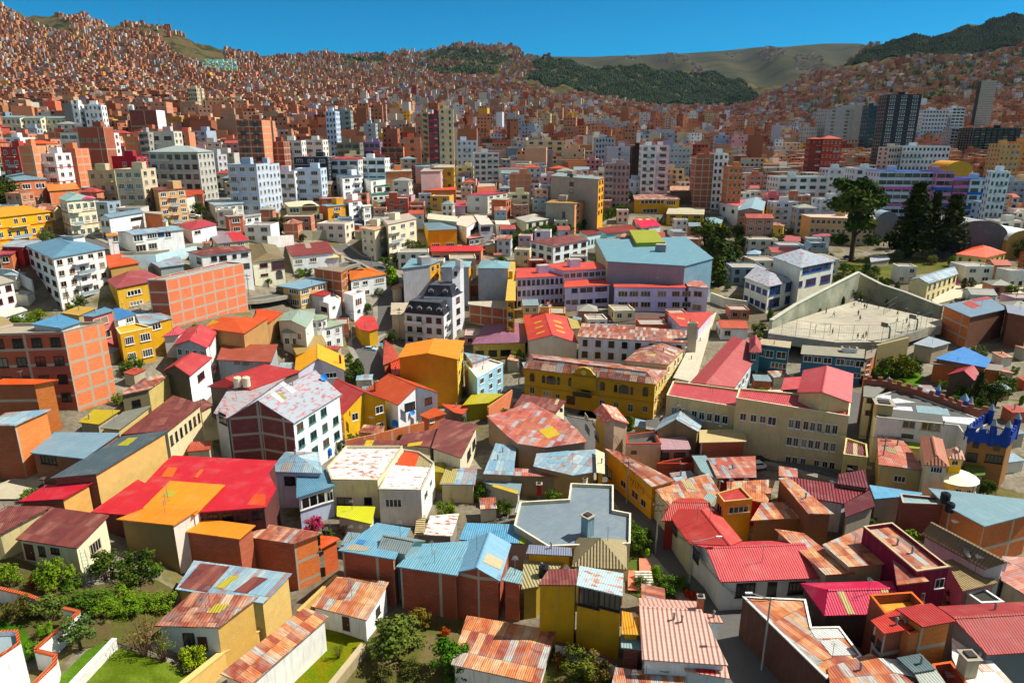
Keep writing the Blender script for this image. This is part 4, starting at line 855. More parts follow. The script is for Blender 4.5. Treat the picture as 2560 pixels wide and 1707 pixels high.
# tile 1,2
B('apartment_building','tall white apartment house with dark brick gable and dormered pinkish roof',T12,[(-290,715),(345,747),(652,462),(20,330)],9.4,'gy',3.2,ridge=[(15,537),(545,262)],wall='brick:7c2c30:5:3.2',rf='peel:98a0a8:b46868',win='1:3x4t2/.5',cat='apartment building',
  sidewall={2:'plaster:eeeeec',1:'plaster:eeeeec'},patch=[([(120,480),(230,560),(260,540),(165,450)],'sheet:e8e4e4'),([(210,385),(330,480),(370,450),(255,370)],'sheet:e8e4e4'),([(190,480),(265,530),(285,515),(215,470)],'sheet:a8a040')])
B('apartment_building','lower grey pink roofed wing of tall white apartment house carrying water tanks',T12,[(-390,652),(-270,705),(285,318),(-180,308)],8.6,wall='plaster:c8d0d8',rf='peel:98989c:b46868',cat='apartment building',px=[(0,-335,660,-275,745,'d2')])
B('house','mustard gable house with red tile roof and white windows',T12,[(800,662),(1218,545),(1040,440),(628,565)],6.6,'gy',2.0,ridge=[(990,458),(735,335)],wall='plaster:d8aa34',rf='sheet:b03c3c:.8',px=[(0,880,655,936,720,'w2'),(0,1098,590,1166,656,'w2'),(0,1108,745,1172,802,'w3'),(0,970,490,992,512,'d2')],
  patch=[([(722,520),(755,535),(800,480),(765,465)],'sheet:a08860')])
B('house','white gable house with bright orange tile roof and blue satellite dish',T12,[(1300,582),(1690,470),(1420,345),(1022,437)],6.6,'gy',2.0,ridge=[(1480,408),(1215,293)],wall='plaster:e8ecf4',rf='tile:d4562c:.5',px=[(0,1365,560,1458,630,'d3'),(0,1550,515,1612,575,'d2')],chim=[(1105,440,.8,2.0,'brick:c8562c')])
B('shed','small porch house with orange tile roof below the white gable',T12,[(1580,708),(1752,658),(1640,600),(1500,672)],3.6,wall='brick:c8683c',rf='tile:d86034:.5',px=[(0,1595,705,1635,742,'w2')])
B('apartment_building','tall orange apartment block with blank side and blue stripe',T12,[(1300,148),(1860,163),(1935,-10),(1450,20)],12,'gy',1.2,ridge=[(1575,105),(1640,-30)],wall='plaster:cc880c',rf='sheet:ff9a14:1.2',win='1:4x2n2/.5',sidewall={2:'plaster:f0c024',1:'plaster:f0c024'},cat='apartment building')
B('house','white house with golden yellow gable roof and red chimney pipe',T12,[(350,297),(822,264),(834,126),(450,120)],6,'gy',1.9,ridge=[(565,152),(565,20)],wall='plaster:d8d4e4',rf='sheet:ffb800:.9',px=[(0,640,285,740,330,'w3')],chim=[(775,200,.5,1.8,'plaster:b02418')])
B('apartment_building','pale blue three storey building with white windows beside the orange block',T12,[(2030,330),(2268,195),(2150,160),(1915,190)],8,wall='plaster:a4d0e4',rf='slab:c8c4bc',win='0:3x3w2/.4',par=.4,cop='plaster:e8ecf0',sidewall='plaster:e0d0cc',cat='apartment building')
B('house','pinkish house with weathered grey blue roof behind the pale blue building',T12,[(1980,192),(2062,165),(2148,135),(1910,98)],9,wall='plaster:dcc4c4',rf='rust:bluer:0.85:2.2')
B('brick_house','brick stub house with mustard base left of the pale blue building',T12,[(1915,262),(2030,262),(2030,195),(1915,190)],7,wall='brick:b8502c',rf='slab:8c8070')
B('canopy','translucent yellow plastic canopy over a patio',T12,[(1895,582),(2130,562),(2272,478),(1990,470)],4,wall='flat:8c8420:.6',rf='sheet:c0b420:.6')
B('house','long house under dark brown rust gable roof at centre',T12,[(1610,972),(1885,1067),(2037,760),(1700,703)],5.8,wall='plaster:dcd4b8',rf='rust:rustd:1.1:2.6',win='1:1x3d2')
B('house','low house with dark rust roof and a yellow strip, left of the brown gable roof',T12,[(1295,942),(1607,968),(1702,790),(1350,850)],4.8,wall='plaster:c8bca0',rf='rust:rustd:1.1:2.6',patch=[([(1385,965),(1510,950),(1530,915),(1400,935)],'sheet:d8b810')])
B('house','very low rust roof strip with yellow sheet above the cream parapet house',T12,[(840,957),(1292,962),(1335,905),(930,898)],4.2,wall='plaster:c8bca0',rf='rust:rustd:0.85:2.2',patch=[([(990,958),(1060,958),(1088,905),(1015,905)],'sheet:d8b810')])
B('house','cream parapet house with peeling white roof and two square windows',T12,[(692,1264),(1115,1270),(1200,1170),(1345,955),(825,955),(650,1150)],6.4,wall='plaster:e8dcb4',rf='peel:d8d4d0:a86850',par=.45,cop='plaster:b8a888',px=[(0,745,1430,876,1495,'d2'),(0,995,1430,1062,1490,'d2')])
B('house','white parapet house with peeling roof and bright orange sheet square',T12,[(1125,1352),(1515,1360),(1637,1110),(1500,1010),(1350,985),(1240,1140)],6.2,wall='plaster:d8d4cc',rf='peel:e4e0dc:a87058',par=.3,cop='plaster:b8b09c',px=[(0,1188,1445,1336,1515,'w4'),(1,1545,1370,1572,1450,'w2'),(1,1595,1270,1612,1330,'w2')],
  sidewall={1:'plaster:f0eee6'},patch=[([(1288,1132),(1460,1146),(1508,1020),(1335,992)],'sheet:ff5a10:2'),([(1462,1146),(1600,1150),(1600,1050),(1508,1020)],'sheet:b0a070:2')])
B('shed','bright lime yellow sheet roof in front of cream parapet house',T12,[(740,1600),(1062,1672),(1095,1512),(742,1505)],3,wall='plaster:ccc8c0',rf='sheet:d8d800:.5')
B('house','small villa with pyramid roof of rust and pale blue sheets',T12,[(110,1190),(610,1206),(577,1010),(270,1008)],7,'pyr',1.6,ridge=[(390,1045),(390,1045)],wall='plaster:d8d4ec',rf='rust:bluer:1.6:9',px=[(0,262,1238,326,1312,'d2'),(0,330,1240,360,1310,'d2')])
B('house','pale blue villa wing with slanted slate blue roof and glazed bay',T12,[(370,1432),(724,1320),(625,1145),(372,1235)],6,wall='plaster:c4d0e8',rf='sheet:6494ac:2',px=[(0,415,1405,640,1505,'w3'),(0,650,1375,705,1460,'w2')])
B('shed','small tin lean-to with blue and yellow sheets over a patio',T12,[(1685,1305),(2010,1312),(2032,1160),(1740,1145)],3.6,wall='plaster:c8b890',rf='rust:bluer:1.1:2.6',patch=[([(1690,1300),(1820,1302),(1850,1160),(1742,1150)],'sheet:b8a868')])
B('house','low teal tin roof with yellow stripe beside overgrown alley',T12,[(2090,1290),(2420,1400),(2440,1300),(2110,1232)],3.5,wall='plaster:c8c0a8',rf='sheet:88a4a8:1',patch=[([(2170,1330),(2400,1400),(2405,1370),(2180,1305)],'sheet:d8b410')])
B('shed','mustard lean-to roof beside brown gable house',T12,[(1625,1190),(1722,1200),(1735,1110),(1630,1105)],3.5,wall='plaster:b89820',rf='sheet:b4a020:1')
# tile 0,2
B('house','long crimson roofed hall with orange skylights around the orange roof',T02,[(830,1562),(1300,1600),(2440,1518),(2535,1345),(2465,1200),(2545,1090),(1585,1042),(1505,1110),(1330,1296),(1265,1262)],2.6,wall='plaster:5c3430',rf='sheet:d00038:2',
  patch=[([(1480,1240),(1580,1246),(1628,1156),(1540,1154)],'sheet:e87010:.5'),([(1783,1246),(1812,1250),(1872,1176),(1838,1170)],'sheet:e87010:.5'),([(2265,1500),(2430,1505),(2440,1402),(2332,1400)],'sheet:e05810:.5')],win='1:1x8d2/.7')
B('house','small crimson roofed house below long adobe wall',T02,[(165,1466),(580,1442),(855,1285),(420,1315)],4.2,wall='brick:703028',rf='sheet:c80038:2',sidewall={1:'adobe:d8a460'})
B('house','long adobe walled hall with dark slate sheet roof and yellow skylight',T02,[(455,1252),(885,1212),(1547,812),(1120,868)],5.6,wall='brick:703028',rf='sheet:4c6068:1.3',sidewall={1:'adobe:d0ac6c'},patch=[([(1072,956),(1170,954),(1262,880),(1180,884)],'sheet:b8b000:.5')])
B('house','house with double pale grey blue sheet roof left of slate roof',T02,[(272,1018),(762,1072),(1102,835),(500,828)],5,wall='brick:8c4c2c',rf='sheet:84a4b4:.9',px=[(0,378,1045,510,1118,'d4')])
B('house','cream terrace row with long dark rust roof, doors facing a yard',T02,[(1110,852),(1545,814),(1850,572),(1590,490)],4.4,wall='plaster:d8c8a0',rf='rust:rustd:1.4:2.6',win='1:1x7d2/.45')
B('house','rust roofed end unit of the cream terrace row',T02,[(1840,640),(1950,578),(1870,520),(1760,560)],4.2,wall='plaster:d8c8a0',rf='rust:rustd')
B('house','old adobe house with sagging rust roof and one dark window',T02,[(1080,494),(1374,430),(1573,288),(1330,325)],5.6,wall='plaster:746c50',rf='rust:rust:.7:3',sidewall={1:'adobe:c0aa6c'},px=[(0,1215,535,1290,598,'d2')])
B('shed','shed with mustard yellow sheet roof below the framed brick tower',T02,[(715,737),(902,757),(1102,627),(860,622)],3.6,wall='plaster:a89c84',rf='sheet:c4ac08:2')
B('house','weathered grey roof strip beside the adobe house',T02,[(920,792),(1092,807),(1392,582),(1130,642)],4.6,wall='adobe:c0aa6c',rf='sheet:84887c:1')
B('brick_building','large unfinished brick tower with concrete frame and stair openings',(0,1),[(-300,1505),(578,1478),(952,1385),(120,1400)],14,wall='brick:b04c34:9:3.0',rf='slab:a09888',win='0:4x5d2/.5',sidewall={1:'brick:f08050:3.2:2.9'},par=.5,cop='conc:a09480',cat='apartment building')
B('shed','sky blue sheet roof on top of unfinished brick tower',(0,1),[(280,1405),(560,1445),(748,1382),(545,1315)],14.6,wall='plaster:c8c8c0',rf='sheet:5c9cc4:1.2')
B('brick_building','brick block with bright orange flat roof at the left edge',T02,[(-120,394),(306,390),(542,346),(30,338)],8.6,wall='brick:a04c28:8:3',rf='sheet:f86418:2',sidewall={1:'brick:e07c34'},cat='building')
B('brick_building','orange brick block with faded blue grey roof at the left edge',T02,[(-140,767),(132,767),(468,618),(50,650)],9,wall='brick:a04c28',rf='rust:bluer:1.4:3',sidewall={1:'brick:f08040:6:9'},cat='building')
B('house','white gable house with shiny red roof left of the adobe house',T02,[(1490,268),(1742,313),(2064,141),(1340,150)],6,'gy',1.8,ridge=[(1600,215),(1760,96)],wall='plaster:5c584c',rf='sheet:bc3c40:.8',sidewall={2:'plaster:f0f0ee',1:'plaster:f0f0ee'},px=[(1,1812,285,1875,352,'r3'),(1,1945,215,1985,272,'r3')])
B('house','grey house with deep red hip roof behind tall white apartment house',T02,[(1900,410),(2300,440),(2735,262),(2260,190)],6,'hip',1.6,ridge=[(2060,335),(2440,205)],wall='plaster:706860',rf='sheet:b83c3c:1')
B('house','grey house with brownish red roof and arched windows',T02,[(1985,165),(2490,188),(2552,22),(2040,25)],6,wall='plaster:98a0a4',rf='sheet:a8503c:1',px=[(0,2150,180,2200,210,'a'),(0,2230,185,2280,215,'a')])
B('house','grey and white house with red roofs and small windows',(0,1),[(1590,1600),(1900,1625),(1998,1475),(1690,1452)],6,'gy',1.4,wall='plaster:a8b0b4',rf='sheet:cc4850:.8',sidewall={2:WHITE,1:WHITE},win='0:2x4w2')
B('house','tan tiled patio roof behind the golden yellow gable',T12,[(370,117),(657,32),(600,-70),(300,-20)],5.2,wall='plaster:c8a060',rf='tile:b89c60:.5')
B('house','red ribbed house roof tilted beside the street car',T12,[(1165,212),(1330,150),(1425,40),(1185,-15)],5.2,'gx',1.0,wall='brick:b85838',rf='tile:c45440:.6')
B('shed','narrow red corrugated roof against the orange apartment block',T12,[(1245,303),(1350,303),(1342,160),(1230,150)],5.5,wall='brick:b85838',rf='tile:e04c28:.5')
B('house','orange tiled garden house right of white gable',T12,[(1820,650),(1900,665),(1968,585),(1700,570)],3.2,wall='plaster:686460',rf='tile:dc5838:.5')
# ------------------------------------------------------------------ second row of the photograph
T01, T11, T21, T31 = (0,1), (1,1), (2,1), (3,1)
T00, T10, T20, T30 = (0,0), (1,0), (2,0), (3,0)
AB = 'apartment_building'
B(AB,'bright yellow apartment building with dark red stripes and white windows, left edge',T01,[(-160,442),(472,372),(345,338),(-140,345)],9.6,'gx',1.0,wall='plaster:eca800',rf='sheet:f0a808:1.2',win='0:3x8w2/.45',band=('plaster:a83020',3),sidewall={1:'plaster:eca800'},cat='apartment building')
B(AB,'tall white apartment building with blue grey roof and five rows of windows',T01,[(475,802),(972,712),(720,606),(185,690)],13,'hip',1.6,wall='plaster:e8e6e0',rf='sheet:6c98b0:1.4',win='0:5x5n2/.5,3:5x4d2/.6',cat='apartment building',chim=[(680,640,3.5,1.3,'plaster:e8e6e0')])
B('house','tan house with small orange tile gable right of the tall white apartment building',T01,[(998,890),(1285,842),(1195,790),(940,770)],5,'gx',1.2,wall='plaster:a88c50',rf='tile:dc6030:.5')
B('house','yellow house with a large faded crimson pyramid roof',T01,[(1058,1080),(1512,990),(1300,898),(975,1000)],6,'pyr',1.8,ridge=[(1190,915),(1190,915)],wall='plaster:d4a840',rf='sheet:a85054:1',px=[(0,1165,1095,1295,1140,'w4'),(0,1190,1195,1310,1230,'w4')])
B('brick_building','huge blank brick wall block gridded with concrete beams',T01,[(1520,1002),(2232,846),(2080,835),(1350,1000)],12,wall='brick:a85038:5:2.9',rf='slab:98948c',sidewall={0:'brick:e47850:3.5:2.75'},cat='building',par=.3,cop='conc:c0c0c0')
B('house','white house with arched attic windows left of blank brick end',T01,[(1000,432),(1320,378),(1275,368),(897,425)],7,'gx',.8,wall='plaster:ecebe6',rf='sheet:7c98a8:1',px=[(0,1200,428,1300,452,'d4'),(0,1215,508,1275,530,'d3')],win='3:2x2n2')
B('brick_house','white based house end with blank orange brick upper wall',T01,[(1315,385),(1490,400),(1482,375),(1312,372)],6.5,wall='brick:e07848:9:9',rf='slab:a09888')
B('house','long low white house with weathered grey roof above graffiti wall',T01,[(1225,587),(1692,536),(1570,515),(1060,560)],6,'gx',.6,wall='plaster:ecebe6',rf='rust:bluer:0.85:2.2',px=[(0,1225,590,1310,648,'w3'),(0,1350,575,1440,620,'w4'),(0,1448,568,1505,600,'b2'),(0,1515,560,1568,610,'w2'),(0,1245,680,1340,740,'n3'),(0,1365,665,1440,715,'n3')])
B('house','narrow white house end with small orange eave beside long white house',T01,[(975,600),(1088,590),(1060,565),(965,580)],6,wall='plaster:e4e4e0',rf='sheet:e09030:1',px=[(0,1035,600,1085,650,'w2')])
B('house','small white house with a crimson red hip roof',T01,[(1752,540),(1992,490),(1810,450),(1690,486)],5.5,'hip',1.2,wall='plaster:e4e4e2',rf='sheet:bc4450:1',px=[(0,1785,550,1840,580,'n2')])
B('house','house with roof half grey pink and half bright red',T01,[(1990,668),(2292,636),(2190,558),(1880,545)],5.5,wall='plaster:c8bc98',rf='sheet:a08c94:1.2',px=[(0,2050,675,2115,700,'w4'),(0,2175,660,2240,685,'w4')],patch=[([(2140,652),(2288,634),(2200,560),(2080,566)],'sheet:d43c44:1')])
B('house','white two storey house with dark brown hip roof behind huge brick wall',T01,[(1842,776),(2312,724),(2195,682),(1710,742)],7,'hip',1.0,wall='plaster:ecebe6',rf='rust:rustd',px=[(0,1940,785,1990,825,'d2'),(0,2015,780,2080,820,'d2'),(0,2135,768,2170,800,'d2'),(0,2215,755,2275,785,'d2'),(0,2235,850,2290,890,'d2')],win='3:2x2d2')
B(AB,'tan four storey building with brown hip roof and white windows',T01,[(1440,182),(1708,160),(1690,148),(1375,150)],11.5,wall='plaster:c8a070',rf='rust:rustd',win='0:4x3w3/.6',band=('plaster:b89060',4),cat='apartment building')
B('house','low mustard house with long slate blue roof',T01,[(862,190),(1372,176),(1392,150),(880,155)],4.8,wall='plaster:c89a20',rf='sheet:4c5878:1',win='0:1x6w2/.5')
B('brick_house','orange brick house with faded orange sheet roof, upper left',T01,[(440,185),(732,165),(692,70),(390,82)],7,'gx',1,wall='brick:d87444:6:9',rf='sheet:e08c44:1')
B('house','reddish house with wide blue grey roof at the upper left edge',T01,[(20,95),(430,75),(330,0),(30,10)],8.5,'hip',1.2,wall='plaster:c87858',rf='sheet:7c9ca8:1',win='0:2x3w3/.6')
B(AB,'cream corner building with round bay, pale teal roof and pink sheet',T01,[(600,275),(880,250),(720,195),(458,258)],11,'hip',1.2,wall='plaster:dcd4b4',rf='sheet:98b8b4:1',win='0:3x4w3/.6,3:3x2w2/.5',band=('plaster:8c5030',3),patch=[([(745,262),(870,255),(860,232),(790,235)],'sheet:e01868:1')],cat='apartment building')
B('house','white cottage with pale green roof and pink end above tan building',T01,[(1372,72),(1622,60),(1640,5),(1380,22)],5.5,'gx',.8,wall='plaster:e8e6e0',rf='sheet:80a8a0:1',win='0:1x3d3/.6',patch=[([(1520,62),(1618,58),(1620,20),(1560,22)],'sheet:d86070:1')])
B('house','white two storey house with pale rusty green roof right of trees',T01,[(1965,318),(2240,296),(2195,250),(1870,270)],6.2,wall='plaster:e0ddd0',rf='rust:bluer:0.85:2.2',win='0:2x4w3/.6')
B('brick_house','red brick house with two window rows left of white house',T01,[(2090,422),(2232,412),(2240,402),(2050,410)],6,wall='brick:c0583c:9:9',rf='slab:9c9488',win='0:2x1w3/.5')
B('house','white flat roofed house beside small red brick house',T01,[(2240,425),(2395,405),(2400,390),(2245,405)],5.5,wall='plaster:e4e4e0',rf='slab:9c9488',win='0:2x2w2/.5')
B('house','yellow house with white barred windows left of pink walled house front',T01,[(1100,1497),(1392,1436),(1250,1400),(1062,1440)],7,wall='plaster:dca41c',rf='slab:c0a040',par=.3,cop='plaster:e8d8b0',win='0:2x2w4/.6')
B('house','pink plaster house with two tall windows near brick tower',T01,[(850,1337),(1047,1278),(960,1250),(740,1330)],9,wall='plaster:cc7470',rf='sheet:6c9cb4:1',px=[(0,855,1350,992,1412,'n2'),(0,945,1460,1012,1530,'n2')])
B('house','white house with vivid blue roof next to the pink house',T01,[(1062,1367),(1247,1308),(1100,1255),(1040,1262)],7,wall='plaster:e8e8e6',rf='sheet:4488c4:1',px=[(0,1155,1345,1225,1390,'w3')])
B('house','ochre house with streaked rust and pale blue roof',T01,[(1290,1427),(1592,1342),(1430,1290),(1240,1312)],6,wall='plaster:d0a030',rf='rust:bluer:1:4',px=[(0,1395,1400,1475,1455,'w3')])
B('house','low house with mustard tile roof below the tall white apartment building',T01,[(720,1327),(892,1256),(720,1240),(555,1302)],5,wall='plaster:b09868',rf='tile:d0a850:.6')
B('house','house with bright red ribbed roof and white gable end',T01,[(1650,1600),(1935,1600),(1995,1480),(1740,1456)],5.5,wall='plaster:e4e0dc',rf='tile:cc484c:.6')
B('house','small pinkish red hip roofed house by the ochre house',T01,[(1480,1522),(1642,1502),(1740,1462),(1580,1436)],5,'hip',1,wall='plaster:d8d0c8',rf='sheet:c8505c:1')
B('house','bright orange tile roofed house below the huge brick wall',T01,[(1850,1442),(2240,1492),(2440,1345),(2060,1340)],5,'hip',1.2,wall='plaster:b08858',rf='tile:e05c1c:.6',patch=[([(1890,1425),(1950,1440),(2010,1385),(1950,1370)],'sheet:d8a020:1')])
B('house','second bright orange tile roof to the right of the first',T01,[(2262,1452),(2480,1385),(2600,1292),(2375,1266)],5,wall='plaster:b08858',rf='tile:e05820:.6')
B('house','white house with tan slab roof at the left edge beside hedge',T01,[(-100,1062),(132,1010),(10,965),(-150,990)],8,wall='plaster:e4e2dc',rf='slab:a8a090',win='0:3x2r3/.5')
B('house','low white canopy house at left edge above the hedge',T01,[(-60,1375),(252,1276),(190,1242),(-80,1290)],3.4,wall='plaster:d4d4d0',rf='slab:c8c4b8')
B('house','low house with long rusty green roof behind the yellow building',T01,[(0,695),(205,700),(385,640),(130,630)],5,wall='plaster:a83c40',rf='rust:bluer:1:3')
B('brick_house','orange brick house with small crimson roof at the left edge',T01,[(-30,772),(112,760),(192,712),(20,715)],6.5,wall='brick:c86434:9:9',rf='sheet:b84858:1',px=[(0,20,790,80,840,'w2')])
B('house','workshop with blue, yellow and rust striped tin roof behind the brick wall',T01,[(1462,887),(1692,856),(1642,770),(1345,816)],4.2,wall='plaster:909c98',rf='rust:bluer:1:3')
B('house','low house with straw coloured tile roof at left edge above brick tower',T01,[(-60,1490),(150,1430),(40,1340),(-80,1330)],6,wall='plaster:c8c0a8',rf='tile:b8a070:.6')
# tile 1,1
B(AB,'narrow white four storey block with slate roof left of stepped white terraces',T11,[(785,60),(970,48),(925,22),(715,32)],12,wall='plaster:eceef2',rf='sheet:587488:1',win='0:4x2w2/.5,3:4x1w2/.5',cat='apartment building')
B(AB,'white four storey block standing in front of the stepped terraces',T11,[(845,282),(975,266),(960,252),(795,262)],10,wall='plaster:eceef2',rf='slab:b05840',win='0:4x1w3/.6',cat='apartment building')
B(AB,'lower white wing of the four storey block beside beige house',T11,[(977,330),(1060,320),(1050,308),(977,315)],8,wall='plaster:eceef2',rf='slab:c8c4b8',win='0:3x1w3/.7',cat='apartment building')
B('house','top white terrace of the stepped house with slate blue roof',T11,[(1050,87),(1192,68),(1150,35),(935,52)],9.6,wall='plaster:e8e6e0',rf='sheet:4c7480:1',win='0:3x2n2/.6')
B('house','middle white terrace of the stepped house with green roof edge',T11,[(1090,142),(1247,128),(1210,108),(1052,124)],6.4,wall='plaster:e8e6e0',rf='sheet:1c7850:1',win='0:2x2d2/.6')
B('house','lowest white terrace of the stepped house with green roof',T11,[(1062,217),(1232,205),(1205,185),(990,196)],4.4,wall='plaster:e8e6e0',rf='sheet:2c7c5c:1',win='0:1x3d2/.6')
B('brick_building','wide orange brick block with beam grid above the terraces',T11,[(1190,8),(1432,4),(1425,-20),(1100,-12)],10,wall='brick:e8804c:5:3.2',rf='slab:a09888',cat='building')
B('house','tan house with an arched attic window and two porches',T11,[(300,332),(587,322),(500,275),(270,292)],6.4,'hip',.8,wall='plaster:dcc88c',rf='slab:ccc0a4',px=[(0,310,345,395,385,'w3'),(0,430,305,550,365,'a'),(0,310,412,410,460,'w3'),(0,495,400,585,445,'w3')])
B(AB,'orange and yellow three storey house with pale blue roof',T11,[(652,327),(832,310),(800,288),(596,312)],9,wall='plaster:dc9c3c',rf='sheet:88a8b8:1',win='0:3x1w4/.6',sidewall={3:'brick:c06844'},cat='apartment building')
B('house','beige house with green grey roof left above the beige apartment block',T11,[(1125,292),(1315,276),(1290,250),(1065,268)],5.6,wall='plaster:e0d8b4',rf='sheet:909c88:1',win='0:2x2w3/.6')
B(AB,'left part of large beige apartment block with peach roof',T11,[(1090,548),(1207,502),(1090,470),(955,522)],11.5,wall='plaster:e4d8b8',rf='sheet:d8b090:1',win='0:3x1w4/.65,3:4x2w2/.35',cat='apartment building')
B(AB,'taller right part of large beige apartment block with pale roof',T11,[(1207,494),(1478,436),(1400,388),(1150,430)],14,wall='plaster:e4d8b8',rf='sheet:ccbcac:1',win='0:4x3w3/.55',cat='apartment building')
B('house','mustard yellow house with grey blue hip roof and white bay windows',T11,[(1572,547),(1852,535),(1765,480),(1565,470)],8,'hip',1,wall='plaster:e4a814',rf='sheet:7894a0:1',win='0:2x2w4/.6',px=[])
B('house','white gable house with pale tan roof right of mustard house',T11,[(1935,518),(2064,440),(1920,390),(1795,480)],7,wall='plaster:e8e8e8',rf='slab:c4b8a8',px=[(0,1970,530,2025,565,'d2')])
B('house','second white gable house with pale tan roof, right of the first',T11,[(2058,497),(2182,491),(2112,402),(2000,405)],7,wall='plaster:e8e8e8',rf='slab:c8bcb0',px=[(0,2065,515,2145,550,'d3')])
B('house','glazed porch with salmon roof below the white gable houses',T11,[(1948,622),(2197,586),(2150,555),(1935,575)],3.4,wall='plaster:8c98a8',rf='sheet:e08c70:1',win='0:1x5w2/.8')
B('house','small cream house with flat roof above the bare slope',T11,[(2200,490),(2335,495),(2320,455),(2190,455)],4.5,wall='plaster:dcd4bc',rf='slab:c8c4b4',win='0:1x2d2/.3')
B('school_building','peach hall with curved bright red roof above the grey blocks',T11,[(1600,742),(2072,736),(2092,678),(1600,690)],4.6,'gx',.8,wall='plaster:c88464',rf='sheet:d8343c:1.4',win='0:1x5b3/.6',cat='school building')
B('house','cream house with old tan hip roof and dark red wooden bay',T11,[(-40,842),(264,803),(150,680),(-60,690)],7,'hip',1.6,wall='plaster:e4dcc0',rf='tile:8c7c58:.4',px=[(0,145,830,255,900,'r4'),(0,35,850,105,885,'r2'),(0,45,945,110,965,'r3'),(0,185,915,240,990,'a')])
B('house','white house with long dark red roof, dormer and front gable',T11,[(325,787),(722,746),(655,645),(262,683)],6,wall='plaster:ecebe8',rf='sheet:8c3a38:.8',px=[(0,360,815,425,855,'w3'),(0,495,798,555,835,'w3')],patch=[([(460,712),(510,708),(490,662),(442,668)],'sheet:b8a898:1')])
B('house','small white flat roofed porch right of dark red roof',T11,[(650,803),(767,794),(745,770),(642,776)],5,wall='plaster:e8e4dc',rf='slab:c8b078',win='0:2x1n3/.8')
B('brick_house','brick house with blank shaded wall and bright side beside orange villa',T11,[(512,892),(785,932),(850,886),(640,882)],7.5,wall='brick:a8502c:4:3',rf='slab:8c7c68',win='1:2x1y3/.6')
B('house','white villa with bright orange tiled hip roofs',T11,[(860,1002),(1202,946),(1060,890),(855,915)],6.5,'hip',1.4,wall='plaster:eceef0',rf='tile:f07c18:.6',px=[(0,895,1020,945,1060,'w3'),(0,980,1010,1025,1045,'w2'),(0,1095,985,1175,1030,'w4'),(0,995,1095,1040,1135,'w2')])
B('house','beige two storey house with broad pale blue roof',T11,[(400,1087),(662,1016),(540,975),(172,1052)],7,wall='plaster:d0b070',rf='sheet:88b0c4:1.4',px=[(0,415,1085,485,1130,'w4'),(0,510,1065,540,1098,'w2'),(0,565,1045,635,1090,'w3'),(0,420,1175,485,1220,'w4'),(3,190,1075,250,1160,'d3'),(3,305,1090,390,1130,'w4'),(3,315,1180,395,1235,'w4')])
B('house','white modernist house, low left block with red plastic canopy',T11,[(665,1217),(777,1166),(700,1120),(490,1165)],6,wall='plaster:eceef2',rf='slab:c8c4bc',par=.3,cop='plaster:f0f0f0',px=[(0,700,1240,728,1275,'w2'),(3,515,1245,565,1280,'d3'),(3,600,1252,650,1290,'d3')])
B('house','white modernist house, tall right block with roof terrace',T11,[(888,1147),(1000,1105),(930,1090),(805,1118)],8.2,wall='plaster:eceef2',rf='slab:b8ac98',par=.8,cop='plaster:f4f4f4',px=[(0,912,1170,970,1235,'w3'),(0,930,1270,958,1310,'w2')])
B('canopy','clear red plastic canopy on the white modernist house',T11,[(620,1152),(692,1116),(600,1085),(490,1130)],7,wall='flat:c8ccd4:.6',rf='sheet:b42828:.8')
B('house','orange tiled house at left of pale green roofs',T11,[(60,1452),(192,1352),(250,1292),(-10,1266)],5,wall='plaster:c8b890',rf='tile:dc5420:.6',patch=[([(110,1340),(190,1350),(245,1300),(165,1292)],'sheet:b8a888:1')])
B('house','house with pale sage green sheet roof, largest of the sage roofs',T11,[(195,1377),(460,1440),(560,1310),(250,1300)],5.5,'gy',1,wall='plaster:d8d8d0',rf='sheet:a4b8a8:1',win='0:1x2w2/.3')
B('house','low sage green hip roofed house in front of the round turret',T11,[(225,1482),(482,1492),(430,1425),(290,1400)],4.5,'pyr',1.2,wall='plaster:e0e2de',rf='sheet:98b8a4:1',win='0:1x3w2/.6')
B('house','white house with olive green hip roof right of the round turret',T11,[(605,1452),(802,1402),(720,1370),(590,1360)],6,'hip',1,wall='plaster:e8eaea',rf='sheet:a0b094:1',win='0:2x2w2/.4')
B('house','curved corner house with patchy crimson roof and mustard wall',T11,[(900,1400),(950,1455),(1040,1472),(1125,1445),(1090,1340),(965,1330)],4.2,wall='plaster:c89c18',rf='peel:b83838:a85858')
B(AB,'grey blank walled block with yellow side, leftmost of three',T11,[(1335,897),(1605,862),(1700,822),(1420,800)],13.5,wall='conc:a4a4a8',rf='sheet:80a8b4:1',sidewall={1:'plaster:dc9c18'},win='1:4x2n2/.4',cat='apartment building')
B(AB,'grey blank walled block with small blue roofs, middle of three',T11,[(1688,884),(1962,884),(1975,850),(1740,830)],13,'hip',1.2,wall='conc:a8a8ac',rf='sheet:88b0b8:1',sidewall={1:'plaster:dc9c18'},cat='apartment building')
B(AB,'grey blank walled block with drying terrace, rightmost of three',T11,[(2028,892),(2322,896),(2345,835),(2060,822)],12.5,'hip',1.2,wall='conc:a8a8ac',rf='sheet:88b4bc:1',sidewall={1:'plaster:e4a818'},cat='apartment building')
B('brick_house','brick podium building below the grey blank walls',T11,[(1948,1225),(2350,1275),(2350,1190),(1945,1200)],6,wall='brick:a4502c:4:3',rf='slab:b0a898')
B('house','small old house squeezed left of the white mansard building',T11,[(1240,1090),(1345,1070),(1340,1020),(1250,1060)],6,wall='plaster:bcb094',rf='rust:rusty')
B('house','cream two storey house left of the white mansard building',T11,[(1235,1320),(1400,1318),(1400,1210),(1240,1210)],7,wall='plaster:ccc4a8',rf='slab:b0a490')
B('school_building','school hall with purple pink hip roof and yellow walls',T12,[(1978,22),(2480,5),(2490,-180),(2160,-160)],5.6,'hip',1.4,wall='plaster:dcc060',rf='sheet:98647c:1.2',win='0:1x4d4/.7',cat='school building')
